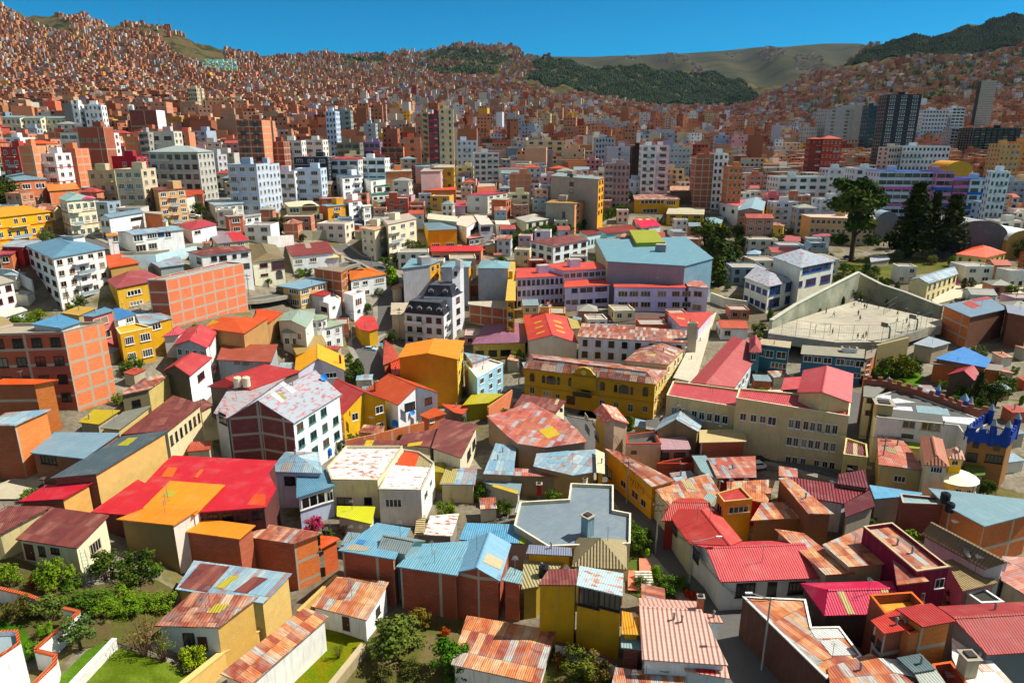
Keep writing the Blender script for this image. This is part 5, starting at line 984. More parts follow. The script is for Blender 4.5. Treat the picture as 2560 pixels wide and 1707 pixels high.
B('brick_building','brick stair block above the cream court wall, centre top',T11,[(1520,180),(1840,175),(1840,145),(1640,165)],6,wall='brick:e07844:9:9',rf='sheet:e85818:1',cat='building')
B('building','tall pinkish blank walled building with cream side windows',T11,[(1505,5),(1700,0),(1760,-30),(1560,-35)],13,wall='plaster:c4a8a4',rf='slab:a89c94',win='1:4x2n2/.5')
B('house','white house with crimson roof edge and glazed corner',T11,[(1925,222),(2130,222),(2320,195),(2120,180)],8,wall='plaster:dcd8cc',rf='sheet:c03c4c:1',win='1:3x3w3/.6,0:2x1w3/.2')
B('brick_house','brick house with arched upper window at the right of crimson roof edge',T11,[(2150,262),(2300,268),(2350,250),(2200,255)],8,wall='brick:c86038:9:9',rf='slab:a09888',win='1:2x2a/.5')
B('house','small crimson roofed hut on the slope',T11,[(1812,325),(1928,325),(1928,280),(1840,280)],4,wall='plaster:a8909c',rf='sheet:c84860:1')
B('house','long low rusty grey roofed house above the mustard house',T11,[(1570,440),(1850,470),(1850,420),(1580,392)],5,wall='plaster:c8c0a8',rf='peel:c0b8a0:a8c0b8')
B('brick_building','orange brick building with a terrace, upper middle',T11,[(2030,150),(2210,140),(2205,18),(2060,60)],7,wall='brick:e0784c:9:9',rf='slab:a89c90',par=.8,cat='building')
# tile 2,1
B(AB,'large concrete and yellow block seen from behind, upper centre',T21,[(352,45),(800,78),(852,62),(420,15)],16,wall='conc:a89c8c',rf='sheet:90a4a0:1',sidewall={1:'plaster:e4a420'},win='1:5x2r2/.6',cat='apartment building',px=[(0,530,105,565,140,'d2'),(0,530,170,565,200,'d2'),(0,530,30,560,60,'d2')])
B(AB,'bare concrete four storey house with peach side and yellow roof sheets',T21,[(302,292),(582,300),(702,266),(400,250)],10.5,wall='conc:a89c8c',rf='sheet:b8905c:1',sidewall={1:'plaster:e09c64'},win='1:4x2n2/.5',cat='apartment building',px=[(0,462,378,488,432,'d2')],patch=[([(420,270),(560,285),(640,262),(450,248)],'sheet:e8a818:1')])
B('house','pale green grey villa with hip roofs above the hedge',T21,[(130,472),(340,442),(235,392),(0,430)],6.2,'hip',1,wall='plaster:d4d0b4',rf='slab:a8a498',win='0:2x3d2/.4')
B('school_building','white and aqua school block with dark red hip roof',T21,[(380,692),(707,632),(600,585),(155,645)],9,'hip',1.1,wall='plaster:dcecec',rf='rust:rustd:1:3',win='0:3x4r3/.55,3:3x3r3/.5',cat='school building')
B('school_building','long aqua school wing with dark red roof, middle of row',T21,[(870,577),(1202,546),(1085,490),(760,525)],6,wall='plaster:a0dcdc',rf='sheet:8c3434:1',win='0:1x6d2/.5',cat='school building')
B('school_building','short aqua school wing with a dark red roof, left of row',T21,[(690,592),(822,570),(742,545),(612,550)],6,wall='plaster:c8e4e4',rf='sheet:8c3434:1',win='0:1x4d2/.5',cat='school building')
B('house','white house with hot pink roof and two cream strips',T21,[(1188,522),(1370,500),(1252,402),(1080,412)],6,wall='plaster:e8e8ea',rf='sheet:f80858:2',win='0:2x2r2/.4',patch=[([(1165,455),(1198,453),(1172,415),(1142,417)],'sheet:e8c890:1'),([(1235,453),(1268,451),(1236,410),(1204,413)],'sheet:e8c890:1')])
B('sports_hall','huge sky blue roofed hall with a lime green ridge vent',T21,[(870,830),(1592,872),(1852,802),(1592,602),(772,640)],13.5,wall='sheet:a89ca8:2.2',rf='sheet:74a4b4:2.2',cat='hall',sidewall={1:'sheet:90b8cc:2.2',4:'plaster:c8c098'},
  patch=[([(1140,700),(1402,692),(1315,575),(1075,577)],'sheet:a4ac00:1.4',1.5)])
B('school_building','lilac school block, tall left part with coral roof and fin walls',T21,[(35,987),(487,962),(450,885),(45,892)],10,wall='plaster:d4c8e4',rf='sheet:dc5848:1.4',win='0:3x10d2/.6',cat='school building')
B('school_building','lilac school block, rear strip with a coral roof and window band',T21,[(470,917),(887,892),(782,832),(258,855)],10.5,wall='plaster:d0c4e0',rf='sheet:dc5848:1.4',win='0:3x7w3/.8',cat='school building')
B('school_building','lilac school block, lower right part with coral roof',T21,[(475,1070),(905,1047),(848,955),(490,972)],8,wall='plaster:d4c8e4',rf='sheet:e05c48:1.4',px=[(0,x,y+(660-x)*.06,x+50,y+36+(660-x)*.06,'d2') for y in (1075,1180) for x in (550,628,688,765,822)]+[(0,497,1188,535,1218,'d2'),(0,640,1258,690,1300,'b2'),(0,770,1245,840,1275,'b3')],cat='school building')
B('school_building','long lilac school house with thin coral roof in front of the blue hall',T21,[(935,1067),(1605,1073),(1575,1040),(930,1040)],8,wall='plaster:c8bce0',rf='sheet:d85448:1.4',cat='school building',px=[(0,a,b,c,b+46,'n3') for b in (1106,1204) for a,c in ((975,1060),(1078,1158),(1183,1270),(1338,1415),(1470,1538),(1563,1640))])
B('school_building','right end of lilac school house with rust striped roof',T21,[(1612,1058),(1817,1077),(1745,1010),(1575,1000)],8.4,wall='plaster:d8d0e0',rf='rust:rust2:1:3',win='0:2x1n2/.4',cat='school building')
B('school_building','chapel hall with a coral red gable roof and yellow skylights',T21,[(150,1557),(610,1580),(485,1337),(120,1327)],7,'gy',2.2,ridge=[(370,1505),(302,1300)],wall='plaster:e0d4bc',rf='sheet:dc4c40:1.4',cat='school building',
  patch=[([(198,1410),(272,1385),(276,1372),(203,1392)],'sheet:e8b040'),([(210,1455),(284,1430),(288,1418),(214,1440)],'sheet:e8b040'),([(222,1505),(298,1478),(302,1465),(226,1490)],'sheet:e8b040'),([(378,1380),(452,1405),(458,1392),(382,1368)],'sheet:e8b040'),([(392,1425),(466,1450),(470,1438),(396,1412)],'sheet:e8b040'),([(408,1470),(482,1496),(488,1482),(412,1458)],'sheet:e8b040')],
  chim=[(305,1290,2.6,1.6,'plaster:e0b060')])
B('school_building','school wing with coral roof in the corner behind the mottled rust roof',T21,[(1545,1427),(1722,1442),(1852,1292),(1425,1307)],7,wall='plaster:d4ccd8',rf='sheet:d85448:1.4',cat='school building',patch=[([(1520,1360),(1590,1370),(1580,1352),(1512,1343)],'sheet:e0b070')])
B('house','cream plastic roofed annex right of the chapel hall',T21,[(545,1450),(632,1445),(600,1370),(510,1345)],5,wall='plaster:c8b890',rf='sheet:c8b468:.5')
B(AB,'mustard yellow sliver building at the left of the lilac school',T21,[(-60,1190),(35,1192),(30,830),(-20,820)],14,wall='plaster:d8a008',rf='slab:c0a050',win='0:5x1d2/.6',cat='apartment building')
B('school_building','dark schoolyard storey with chimney tower behind rust tiled roof',T21,[(1612,1400),(1705,1402),(1705,1388),(1620,1385)],13,wall='plaster:b8ac94',rf='slab:a8a090',par=.6,cat='school building')
B('house','mustard house with a rust pink hip roof behind the hedge road',T21,[(1120,265),(1545,262),(1470,218),(1145,215)],6.5,'hip',.9,wall='plaster:c8980c',rf='rust:rust:1:3',px=[(0,1180,272,1400,300,'n6'),(0,1420,275,1500,312,'n4'),(0,1200,350,1335,385,'n4')])
B('house','yellow house with a shiny cream white roof',T21,[(1415,395),(1765,402),(1795,370),(1450,332)],5,'gx',.9,wall='plaster:c8a00c',rf='sheet:d4ccac:1',win='0:2x3n3/.5')
B('house','low pale blue roofed house by dark trees',T21,[(1790,480),(1920,485),(1965,410),(1765,395)],4.4,wall='plaster:c8a820',rf='sheet:94b8c0:1')
B(AB,'tan brick three storey building with yellow gable and blue grey roof',T21,[(2070,365),(2310,370),(2350,260),(2120,262)],11,'gy',1.2,wall='brick:a87860:4:3',rf='sheet:90b0bc:1',win='0:3x3n2/.4',sidewall={1:'plaster:d8a030'},cat='apartment building')
B('house','white house with a pinkish red roof among the brick houses',T21,[(1905,285),(2080,330),(2150,270),(1925,235)],5.5,wall='plaster:e4e4e2',rf='sheet:c86468:1',win='0:1x2d2/.4')
B('house','long house with torn rust and straw roof',T21,[(1450,182),(1720,185),(1715,140),(1450,140)],6,wall='plaster:705848',rf='rust:rusty:0.85:2.2')
B('house','white cottage with a coral roof below hot pink roof',T21,[(1480,560),(1592,565),(1560,535),(1420,530)],4,wall='plaster:d4d0cc',rf='sheet:9cacb4:1')
B('gazebo','white garden gazebo with pale blue pyramid roof',T21,[(2150,765),(2280,768),(2290,740),(2160,740)],3,'pyr',1.2,wall='plaster:c8c8c4',rf='sheet:94b8d4:1',win='0:1x3d2/.7')
# tile 3,1
B('school_building','white school with navy windows, front block with red and grey hip roof',T31,[(5,1064),(287,1000),(85,860),(-430,985)],8.6,'hip',1.8,wall='plaster:f0ead4',rf='peel:90a0a8:b05050',cat='school building',px=[(0,20,1055,108,1130,'b4'),(0,165,1025,255,1095,'b4'),(0,10,1175,100,1245,'b4'),(0,160,1145,245,1207,'b4')],win='3:2x4b4/.7')
B('school_building','white school with navy windows, taller rear block with grey blue hip roof',T31,[(300,890),(622,824),(335,715),(0,790)],13,'hip',1.8,wall='plaster:f0ead4',rf='peel:8ca0ac:b06058',cat='school building',px=[(0,320+i*29,887-i*6,345+i*29,943-i*6,'b2') for i in range(9)]+[(0,352,990,436,1045,'b4'),(0,487,960,569,1022,'b4'),(0,285,1015,315,1060,'b2')])
B('house','yellow villa with vivid orange pyramid roof',T31,[(2000,798),(2192,752),(1965,670),(1720,762)],6.8,'pyr',1.8,wall='plaster:dcc470',rf='sheet:fc5c14:1',win='0:2x4n2/.4,3:2x3n2/.3')
B('shed','small white shed with teal roof in front of the orange roofed villa',T31,[(1785,882),(1955,868),(1830,835),(1752,828)],3.2,wall='plaster:e0e0dc',rf='sheet:6c98a0:1',px=[(0,1790,895,1812,940,'door'),(0,1880,888,1905,935,'door')])
B('house','cream two storey house with a rust and grey gable roof and outdoor stair',T31,[(1475,1034),(1750,945),(1600,873),(1290,998)],6.4,'gx',1.2,wall='plaster:e8d8a4',rf='rust:bluer:1:3',win='0:2x6d2/.35',patch=[([(1370,985),(1470,1030),(1555,1002),(1450,962)],'sheet:88a4b4:1')])
B('brick_building','orange brick school with yellow balconies and grey blue roof with red sheets',T31,[(1860,1342),(2202,1266),(2015,1150),(1605,1232)],9,wall='brick:703820',rf='sheet:7c98ac:1.2',sidewall={3:'brick:d87030:9:3'},cat='school building',patch=[([(1780,1215),(1880,1265),(1960,1240),(1850,1190)],'sheet:b85040:1'),([(1860,1180),(1900,1200),(2070,1170),(2010,1155)],'sheet:b85040:1')])
B('brick_building','right wing of the balcony school with purple grey roof',T31,[(2200,1300),(2420,1345),(2420,1262),(2180,1222)],9,wall='brick:84442c',rf='sheet:8890a4:1.2',cat='school building')
B('building','beige three storey block behind the big eucalyptus',T31,[(390,425),(992,442),(960,400),(300,398)],11,wall='plaster:d4b07c',rf='slab:c0a898',win='0:3x12w2/.6')
B('house','white and blue cottage with faded red roof in shade',T31,[(155,645),(300,650),(300,592),(105,592)],4.5,wall='plaster:8cb4cc',rf='sheet:b45c5c:1',win='0:1x2d2/.3')
B('house','white cottage with sloping red roof in tree shade',T31,[(405,600),(580,600),(560,565),(410,590)],5.5,wall='plaster:d0d4d8',rf='sheet:b86068:1',win='0:2x1d3/.4')
B('house','small rust and grey roofed hut below the conifers',T31,[(945,838),(1120,812),(1100,775),(930,775)],3,wall='plaster:a8a090',rf='peel:98a8b0:b05048')
B('house','small cream yellow house at the edge of the garden, right',T31,[(0,500),(150,505),(175,475),(0,472)],4.5,wall='plaster:d8c060',rf='rust:rust:0.85:2.2',win='0:1x2d2/.2')
B('brick_house','red brick house with white curved roof among brick houses',T31,[(100,215),(380,225),(400,205),(110,182)],6,wall='brick:b04c2c:9:9',rf='sheet:d4dce4:1',win='0:2x4d2/.3')
B('brick_house','terracotta tiled brick house behind garden tree',T31,[(290,300),(480,310),(470,270),(300,265)],5,wall='brick:b8603c:9:9',rf='tile:b86440:.6',win='0:1x4w2/.5')
B('shed','tin roofed playground shelter at the court corner',T32,[(1330,20),(1520,55),(1680,10),(1480,-50)],4,wall='plaster:b8a890',rf='sheet:a4b0bc:.6')
# ------------------------------------------------------------------ box shaped buildings of the upper half, placed by front face
def blk(label, T, u0, u1, v, st, yaw=0, dep=9, wall='plaster:d8d4cc', rf='slab:a09a90', win='', name=None, sh=3.0, par=.35, roof='flat', rise=1.2, side=None, band=None, cat=None, cop=None, group=None, patch=(), Y=None):
    h = st * sh; x0, y0 = tp(T, u0, v); x1, _ = tp(T, u1, v)
    if Y:
        a_, b_, c_ = ray(x0, y0); A = Vector((a_ * Y / b_, Y, CAMZ + c_ * Y / b_)); h = A.z - ground(A.x, A.y)
    else: A = atg(x0, y0, h)
    d = Vector((math.cos(R(yaw)), math.sin(R(yaw)), 0)); kx = (x1 - 1280) / F
    dA = A.y * CP - (A.z - CAMZ) * SP; w = (kx * dA - A.x) / (d.x - kx * d.y * CP); w = abs(w)
    s = Vector((-d.y, d.x, 0)); P = [A, A + d * w, A + d * w + s * dep, A + s * dep]
    if 'plaster' in wall and win and '1:' not in win and '3:' not in win: win += ',%d:%dx%dn2/.4' % (1 if x0 < 1450 else 3, st, max(2, int(dep / 3.5)))
    if name is None:
        name = 'brick_building' if 'brick' in wall else 'apartment_building' if st >= 3 else 'house'
    if cat is None: cat = {'brick_building': 'building', 'apartment_building': 'apartment building', 'house': 'house', 'office_tower': 'tower'}.get(name, 'building')
    return BP(name, label, P, h, roof, rise, None, wall, rf, win, (), patch, .3, par if roof == 'flat' else 0, cop, cat, (), T, side, A.z, band, group)
W_, C_, K_ = 'plaster:e8e8e8', 'plaster:dcd4bc', 'brick:b85838:4:3'
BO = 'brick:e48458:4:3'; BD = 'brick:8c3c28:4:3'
# right hand towers
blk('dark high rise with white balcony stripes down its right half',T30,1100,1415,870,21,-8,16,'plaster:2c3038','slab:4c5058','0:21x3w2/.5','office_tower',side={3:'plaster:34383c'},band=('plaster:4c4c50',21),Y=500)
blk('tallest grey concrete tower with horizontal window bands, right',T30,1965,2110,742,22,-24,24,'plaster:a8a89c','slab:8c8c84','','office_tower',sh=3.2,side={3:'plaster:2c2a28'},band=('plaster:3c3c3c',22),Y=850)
blk('broad grey ribbed tower left of dark high rise',T30,545,800,1005,13,4,18,'plaster:a8aaa8','slab:8c9094','0:13x2n4/.85','office_tower',band=('plaster:a8acb0',13),Y=640)
blk('pale slab end of the broad grey tower',T30,805,885,960,14,8,20,'plaster:b0aca0','slab:a8a8a0','','office_tower',Y=640)
blk('slim teal glass tower between two dark towers',T30,935,1010,970,13,0,12,'plaster:2c4c58','slab:405860','0:13x2d2/.7','office_tower',Y=620)
blk('black glass office block at the right edge',T30,1905,2330,1175,12,-3,22,'plaster:1c2024','slab:34383c','0:12x8d2/.8','office_tower',Y=560)
blk('white office block with blue glass strip, far right',T30,1430,1665,1010,9,-4,14,'plaster:c8ccd0','slab:a8acb0','0:8x8d2/.55','office_tower',Y=760)
blk('white and dark striped office block beside tallest grey tower',T30,1700,1815,990,10,-4,12,'plaster:d4d8d8','slab:a8acb0','0:10x3d4/.85','office_tower',Y=760)
blk('grey ribbed office block in front of the tallest tower',T30,1690,1890,1180,9,-4,14,'plaster:9ca0a4','slab:a8acb0','0:8x6d2/.7','office_tower',Y=600)
blk('white twin block with orange corner panels below the dark high rise',T30,1240,1680,1340,7,-5,14,'plaster:e4e8ec','sheet:c8d8dc','0:5x12d2/.5','apartment_building',side={3:'plaster:c8c0b8'},Y=470)
blk('left cream wing of the white twin block with curved roof',T30,1115,1240,1350,7,12,10,'plaster:c8bcb0','slab:a8a8a0','0:5x5d2/.5',Y=470)
blk('red brown apartment block with a pyramid roof terrace',T30,385,500,1275,7,-12,14,'plaster:8c3424','sheet:c84c34','0:6x4d2/.4','apartment_building',roof='hip',rise=1,Y=470)
blk('right half of red brown apartment block with grey window panel',T30,500,690,1275,7,-4,12,'plaster:a84430','sheet:c84c34','0:6x5w2/.4','apartment_building',roof='hip',rise=2,Y=470)
blk('tan concrete tower at the right edge, lower half',T30,2150,2330,1320,9,-6,14,'plaster:c4a06c','slab:b0a088','0:7x4n2/.4',Y=430)
blk('orange tiled tower at the extreme right edge',T30,2300,2450,1300,10,-6,14,'plaster:d08c50','slab:b0a088','0:8x3n2/.5',Y=440)
blk('white tower blocks with small windows left of red brown block',T30,330,455,1170,7,0,10,'plaster:b0a8a4','slab:a8a8a0','0:7x5w2/.5',Y=640)
blk('pale grey slab with teal side, centre right far',T30,70,128,1150,8,0,9,'plaster:a8acb0','slab:a8a8a0','',Y=640)
# blue and pink school parking building
for i,(u0,u1,v,st,c) in enumerate(((1030,1560,5,7,'plaster:c8d0dc'),(1560,1715,10,7,'plaster:c890b0'),(1715,1865,75,6,'plaster:c870a8'),(1865,2062,75,6,'plaster:b8ccdc'))):
    bl=('left section, with blue parapet','second section, taller','third section, pink','right section, pale blue grey')[i]
    blk('long blue and pink striped building, '+bl,T31,u0,u1,v,st,-8,20,c,'sheet:2c58b4','0:%dx%dd2/.9'%(st,max(2,(u1-u0)//75)),'civic_building',sh=3.4,cop='plaster:2454b8',band=('plaster:c868a8' if i%2==0 else 'plaster:2060b8',3,1.3),cat='building')
blk('white wall block with slit windows left of the blue and pink building',T31,800,1000,-20,7,-6,14,'plaster:c8ccd0','slab:a8acb0','0:6x2d3/.4')
blk('pale blue annex stepping down at right of the striped building',T31,1985,2112,290,4,-6,10,'plaster:b4d0e4','slab:a8b8c4','0:3x1d3/.6')
blk('white glassy tower standing edge on at right of striped building',T31,2060,2230,5,9,-20,8,'plaster:d8e4ec','slab:a8b8c4','0:8x4t2/.5')
blk('white and teal terraced apartment block with glass balconies',T31,100,560,55,5,4,14,'plaster:d4dcd8','sheet:9cb8b8','0:4x5t4/.8','apartment_building',cop='plaster:e4ecec')
blk('cream wall block with nine windows behind eucalyptus',T31,560,760,-20,6,0,12,'plaster:c8ccd0','slab:a8acb0','0:5x3n2/.35')
blk('orange brick flats right of the white terraced block',T31,0,130,90,3,0,9,'brick:d87444:9:9','slab:a89c90','0:2x2n2/.4','brick_building')
blk('small pink house at left of garden',T31,0,155,225,3,0,8,'plaster:d08088','sheet:c85858','0:2x2r3/.5','house')
# centre top
blk('nine storey white and pink tower with balconies, front part',T20,1195,1330,1335,9,-4,12,W_,'slab:b8b8b8','0:8x2d2/.5',par=.6)
blk('pink balcony strip on the white tower',T20,1330,1450,1335,9,-4,12,'plaster:dcc8cc','slab:b8b8b8','0:8x1d4/.9',par=.6,band=('plaster:e08890',9))
blk('grey blank wall tower left of pink balcony tower',T20,875,1105,1345,7,-2,10,'plaster:b4b0b8','slab:a8a8a8','0:7x1d2/.08')
blk('dark brown core between grey and white towers',T20,1108,1195,1350,8,-2,10,'plaster:38241c','slab:584840','')
blk('grey and white slanted tower right of pink balconies',T20,1455,1640,1355,7,-6,12,'plaster:a8b0b4','sheet:98b4b0','0:6x5w2/.5')
blk('brick and white tower with a white lift shaft',T20,1860,1990,1410,9,-4,12,W_,'sheet:a0b8b8','0:8x3d2/.5',side={3:'brick:a05840:3:3'})
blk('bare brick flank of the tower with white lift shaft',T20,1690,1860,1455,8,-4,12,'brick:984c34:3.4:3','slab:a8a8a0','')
blk('orange brick tower at right of white lift shaft tower',T20,1995,2125,1530,8,-4,11,'brick:d8743c:3.4:3','slab:a8a8a0','0:7x3n2/.4')
blk('cream block with slit windows behind the green mansard house',T20,135,480,1290,6,2,14,'plaster:d4c098','slab:b0a890','0:5x4d2/.4')
blk('green mansard topped building',T20,412,655,1430,3,2,12,'plaster:b8bcc4','sheet:2c5c3c','0:2x6w2/.5',roof='hip',rise=3)
blk('wide grey glass civic building with orange roof box',T20,945,1550,1235,5,0,16,'plaster:9cb0b4','slab:a0acb0','0:4x9d2/.6','civic_building')
blk('orange topped grey civic tower box',T20,1285,1495,1190,6,0,8,'plaster:b0b8bc','sheet:f06830','0:2x5d2/.5','civic_building')
blk('grey tower with many small windows, left of civic building',T20,770,940,1265,8,0,12,'plaster:a8b0bc','slab:9ca4a8','0:7x6d2/.5')
blk('white office with long blue roof, right of centre',T20,2070,2400,1350,5,-3,16,'plaster:c0c4c4','sheet:2c80c4','0:4x9d2/.5','civic_building')
blk('pink and grey tower block seen over road, centre',T21,855,1085,-60,7,-6,12,'plaster:a88c8c','slab:a09890','0:7x6r2/.5')
blk('small white house with blue roof beside the road bend',T21,1080,1270,85,3,0,10,'plaster:e0e8ec','sheet:80a8c0','0:2x4d2/.3')
blk('slim cream and red tower pair, red part',T10,1580,1670,1045,12,0,12,'plaster:a83848','slab:985058','0:11x2d3/.8')
blk('slim cream tower with dark slits, right of the red tower',T10,1675,1810,1000,13,4,12,'plaster:d4c4a0','slab:b8a888','0:12x2d2/.25,1:12x2w2/.4')
blk('cream tower sliver, left of the red tower',T10,1520,1580,1030,11,0,12,'plaster:b8a078','slab:b8a888','0:10x1d3/.6')
blk('blue white high rise with a stepped front',T10,635,725,1020,9,0,11,'plaster:c0d0e8','slab:b0b8c0','0:8x3d2/.5')
blk('grey backed half of the blue white high rise',T10,725,865,1015,8,4,11,'plaster:8c9c9c','slab:a0a8a8','0:7x2d2/.4')
blk('grey concrete tower with seven windows, centre left',T10,985,1095,1135,6,2,10,'plaster:a4b0b4','slab:a0a8a8','0:6x1d2/.15')
blk('two grey towers with black glass stripes, far centre left',T10,965,1040,990,7,0,9,'plaster:c0c8cc','slab:b0b0b0','0:6x2d2/.6')
blk('white and blue stepped block right of centre',T10,1840,2030,1290,7,4,12,'plaster:c8d8e8','slab:b8c0c8','0:6x4n2/.4')
blk('grey white modern block with rounded tower, right of centre',T10,2000,2230,1405,6,4,12,'plaster:ccccc8','slab:b8b8b4','0:6x4d3/.6,1:6x2w2/.5')
blk('pale mint block with small windows, right of the cream tower',T10,1680,1800,1280,4,2,10,'plaster:a8dca8','slab:b8c8b8','0:3x4d2/.4')
blk('pale grey houses block left of mint block',T10,1520,1680,1290,4,2,10,'plaster:b8c4c8','slab:a8b0b4','0:2x2d2/.3')
blk('long house with light roof and purple front, centre left',T10,735,950,1310,4,2,12,'plaster:7c7c70','sheet:b0c4b8','0:3x3d3/.7')
blk('purple front of the long light roofed house',T10,990,1135,1305,4,2,12,'plaster:9c7ca4','sheet:b0c4b8','0:3x3d3/.7')
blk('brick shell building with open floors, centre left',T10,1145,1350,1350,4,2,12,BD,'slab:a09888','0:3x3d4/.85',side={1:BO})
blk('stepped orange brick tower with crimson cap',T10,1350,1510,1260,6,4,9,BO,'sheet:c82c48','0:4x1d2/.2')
blk('white balcony house with blue grey roof, upper left of centre',T10,250,415,1290,6,4,10,'plaster:e4e0d8','slab:b0b0a8','0:5x2w3/.7',side={1:'plaster:e8e4dc'})
blk('white and orange balcony house beneath a slanted pale roof',T10,445,610,1285,5,-2,10,'plaster:e8e4dc','sheet:a0b8b0','0:4x2w4/.8')
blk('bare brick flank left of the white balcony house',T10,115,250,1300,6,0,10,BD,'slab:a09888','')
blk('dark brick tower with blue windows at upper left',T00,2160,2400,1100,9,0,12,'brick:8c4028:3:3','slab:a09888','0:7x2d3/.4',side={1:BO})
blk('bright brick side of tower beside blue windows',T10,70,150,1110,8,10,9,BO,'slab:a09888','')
blk('black fronted modern house with white frame',T10,345,655,1440,5,-3,12,'plaster:2c3440','slab:b0b8bc','0:4x3w3/.5',cop='plaster:d8d8d8')
blk('white house with crimson roof right of the black fronted one',T10,660,940,1460,5,-2,12,'plaster:d8d8d8','sheet:c03434','0:4x3d3/.7',roof='hip',rise=1)
blk('white rounded corner apartment block, centre left',T10,945,1180,1455,5,-2,12,'plaster:e8ecf0','slab:b8bcc0','0:4x3d4/.8')
blk('white apartment house with three window rows left of black house',T11,120,350,5,4,0,10,'plaster:e4e8ec','sheet:b85464','0:3x3n3/.7')
blk('pale blue modern block right of white apartment house',T11,355,590,-20,5,0,10,'plaster:c0d0e4','slab:b0b8c0','0:4x2n3/.5')
blk('grey mansard apartment house with white dormers, left half',T01,2085,2350,-60,6,-2,12,'plaster:b8c4d4','sheet:4c5868','0:5x3w3/.55',par=.2)
blk('grey mansard apartment house with white dormers, right half',T11,0,110,-60,6,-2,12,'plaster:b8c4d4','sheet:4c5868','0:5x1w3/.5',par=.2)
blk('grey blue metal roofed house below black modern house',T11,1455,1690,-40,3,0,10,'plaster:c8c8c0','sheet:8cacb0','0:1x3d2/.4',roof='gx')
blk('mustard gable house right of the metal roofed house',T11,1630,1820,-30,4,0,9,'plaster:c8a040','slab:a8a090','0:2x2d2/.3',roof='gx')
# upper left tile
blk('white seven storey block with grey flanks, left part',T00,655,715,955,8,4,10,'plaster:e8ecf0','slab:b8b8b4','0:7x1d2/.3',side={3:'conc:989088'})
blk('white seven storey block with grey flanks, right part',T00,765,925,960,8,16,10,'plaster:e8ecf0','slab:b8b8b4','0:7x4d2/.35')
blk('bare grey flank of the white seven storey block',T00,575,655,955,7,4,10,'conc:8c8880','slab:a8a090','')
blk('white balcony apartment block with five window rows and blue roof box',T00,548,935,1220,6,-2,12,'plaster:e0e0d8','slab:b0b0a8','0:5x5n4/.75',side={1:'plaster:f0f0ec'})
blk('blue grey roof box on the white balcony block',T00,700,945,1165,7,-2,7,'brick:a04c34:9:9','sheet:708890','0:2x4n2/.6')
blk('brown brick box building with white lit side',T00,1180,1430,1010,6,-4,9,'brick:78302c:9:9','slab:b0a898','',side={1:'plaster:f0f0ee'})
blk('orange brick block with windows left of the cream tall block',T00,1135,1265,1255,5,6,9,BO,'slab:a89c90','0:1x1n2/.3')
blk('tall cream block with dark balconies and crimson roof edge',T00,1355,1590,1205,6,4,10,'plaster:ccc8bc','sheet:a83044','0:3x2d3/.6')
blk('dark balcony strip left of the tall cream block',T00,1265,1355,1215,6,4,9,'plaster:a09c94','slab:98948c','0:6x1d3/.8')
blk('orange brick topped white house right of the tall cream block',T00,1590,1730,1215,5,6,9,'brick:e08460:9:9','sheet:d84c3c','0:4x1w3/.6')
blk('big grey apartment house with pale hip roof and balconies',T00,1350,1815,1395,6,-2,14,'plaster:b8b8b0','sheet:b0bcb8','0:5x6d2/.6',roof='hip',rise=2.2)
blk('white house with two crimson banded storeys, upper left',T00,290,500,1410,5,2,10,'plaster:e4e4e8','slab:b8b0a8','0:4x2n3/.6',band=('plaster:a82c3c',3))
blk('red brick house at the left edge, upper left',T00,0,160,1350,5,2,10,'plaster:b8443c','sheet:88a8a0','0:4x2w2/.4')
blk('tall orange brick wall block right of the red brick house',T00,165,290,1340,6,6,9,BO,'slab:a89c90','')
blk('orange brick wall block with crates on top',T00,500,685,1365,5,0,9,'brick:e87c50:4:3','slab:a89c90','')
blk('maroon house with one white window',T00,1020,1245,1435,4,0,9,'plaster:a02c3c','slab:98887c','0:2x1w2/.15')
blk('cream long house with white windows, upper left',T00,0,180,1080,4,4,12,'plaster:dcd4b8','sheet:88a4a8','0:3x4d2/.4',roof='gx')
blk('white and brick row house left of the grey flank block',T00,180,370,1085,4,6,10,'plaster:e4dcc0','sheet:88a4a8','0:3x4n2/.4',roof='gx')
blk('row house end with cream walls and blue grey roof',T00,370,600,1085,4,10,10,'plaster:e4dcc0','sheet:80a0a4','0:3x5n2/.4',roof='gx')
blk('house with vivid orange hip roof, upper left',T00,180,425,1320,3,4,10,'plaster:d8a888','sheet:f06414','0:1x3n2/.4',roof='hip',rise=1.6)
blk('open brick frame building, upper left',T00,195,390,905,4,0,10,'brick:78382c:3:3','slab:a09888','0:3x3d3/.8')
blk('bright orange brick block right of open frame',T00,390,500,925,5,10,9,'brick:e4704c:9:9','slab:a89c90','')
blk('brick building with rose pink roof on the hillside',T00,1180,1340,845,3,2,12,'brick:d86c50:9:9','sheet:e03070','0:2x3d2/.5',roof='gx')
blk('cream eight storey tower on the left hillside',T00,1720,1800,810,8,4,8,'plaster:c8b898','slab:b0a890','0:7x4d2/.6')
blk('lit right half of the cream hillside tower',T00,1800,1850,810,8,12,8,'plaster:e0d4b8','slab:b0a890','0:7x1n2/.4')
blk('brick hillside block with window pairs',T00,1340,1520,935,6,2,10,'brick:d47858:3:3','slab:a89c90','0:5x3n2/.3')
blk('tall brick block beside striped stair, left hillside',T00,480,620,700,6,8,9,'brick:e07450:9:9','slab:a89c90','0:5x3n2/.3')
blk('yellow banded long brick house on left hillside',T00,320,470,690,3,6,9,'plaster:c8a850','slab:a89c90','0:2x4d2/.7')
blk('beige apartment front above the tan four storey building',T01,1050,1290,-15,5,0,10,'plaster:c8bca0','slab:a8a090','0:4x3w4/.7')
blk('beige apartment front left of the larger one',T01,800,1045,-5,4,0,9,'plaster:c4b490','slab:a8a090','0:3x3n3/.4')
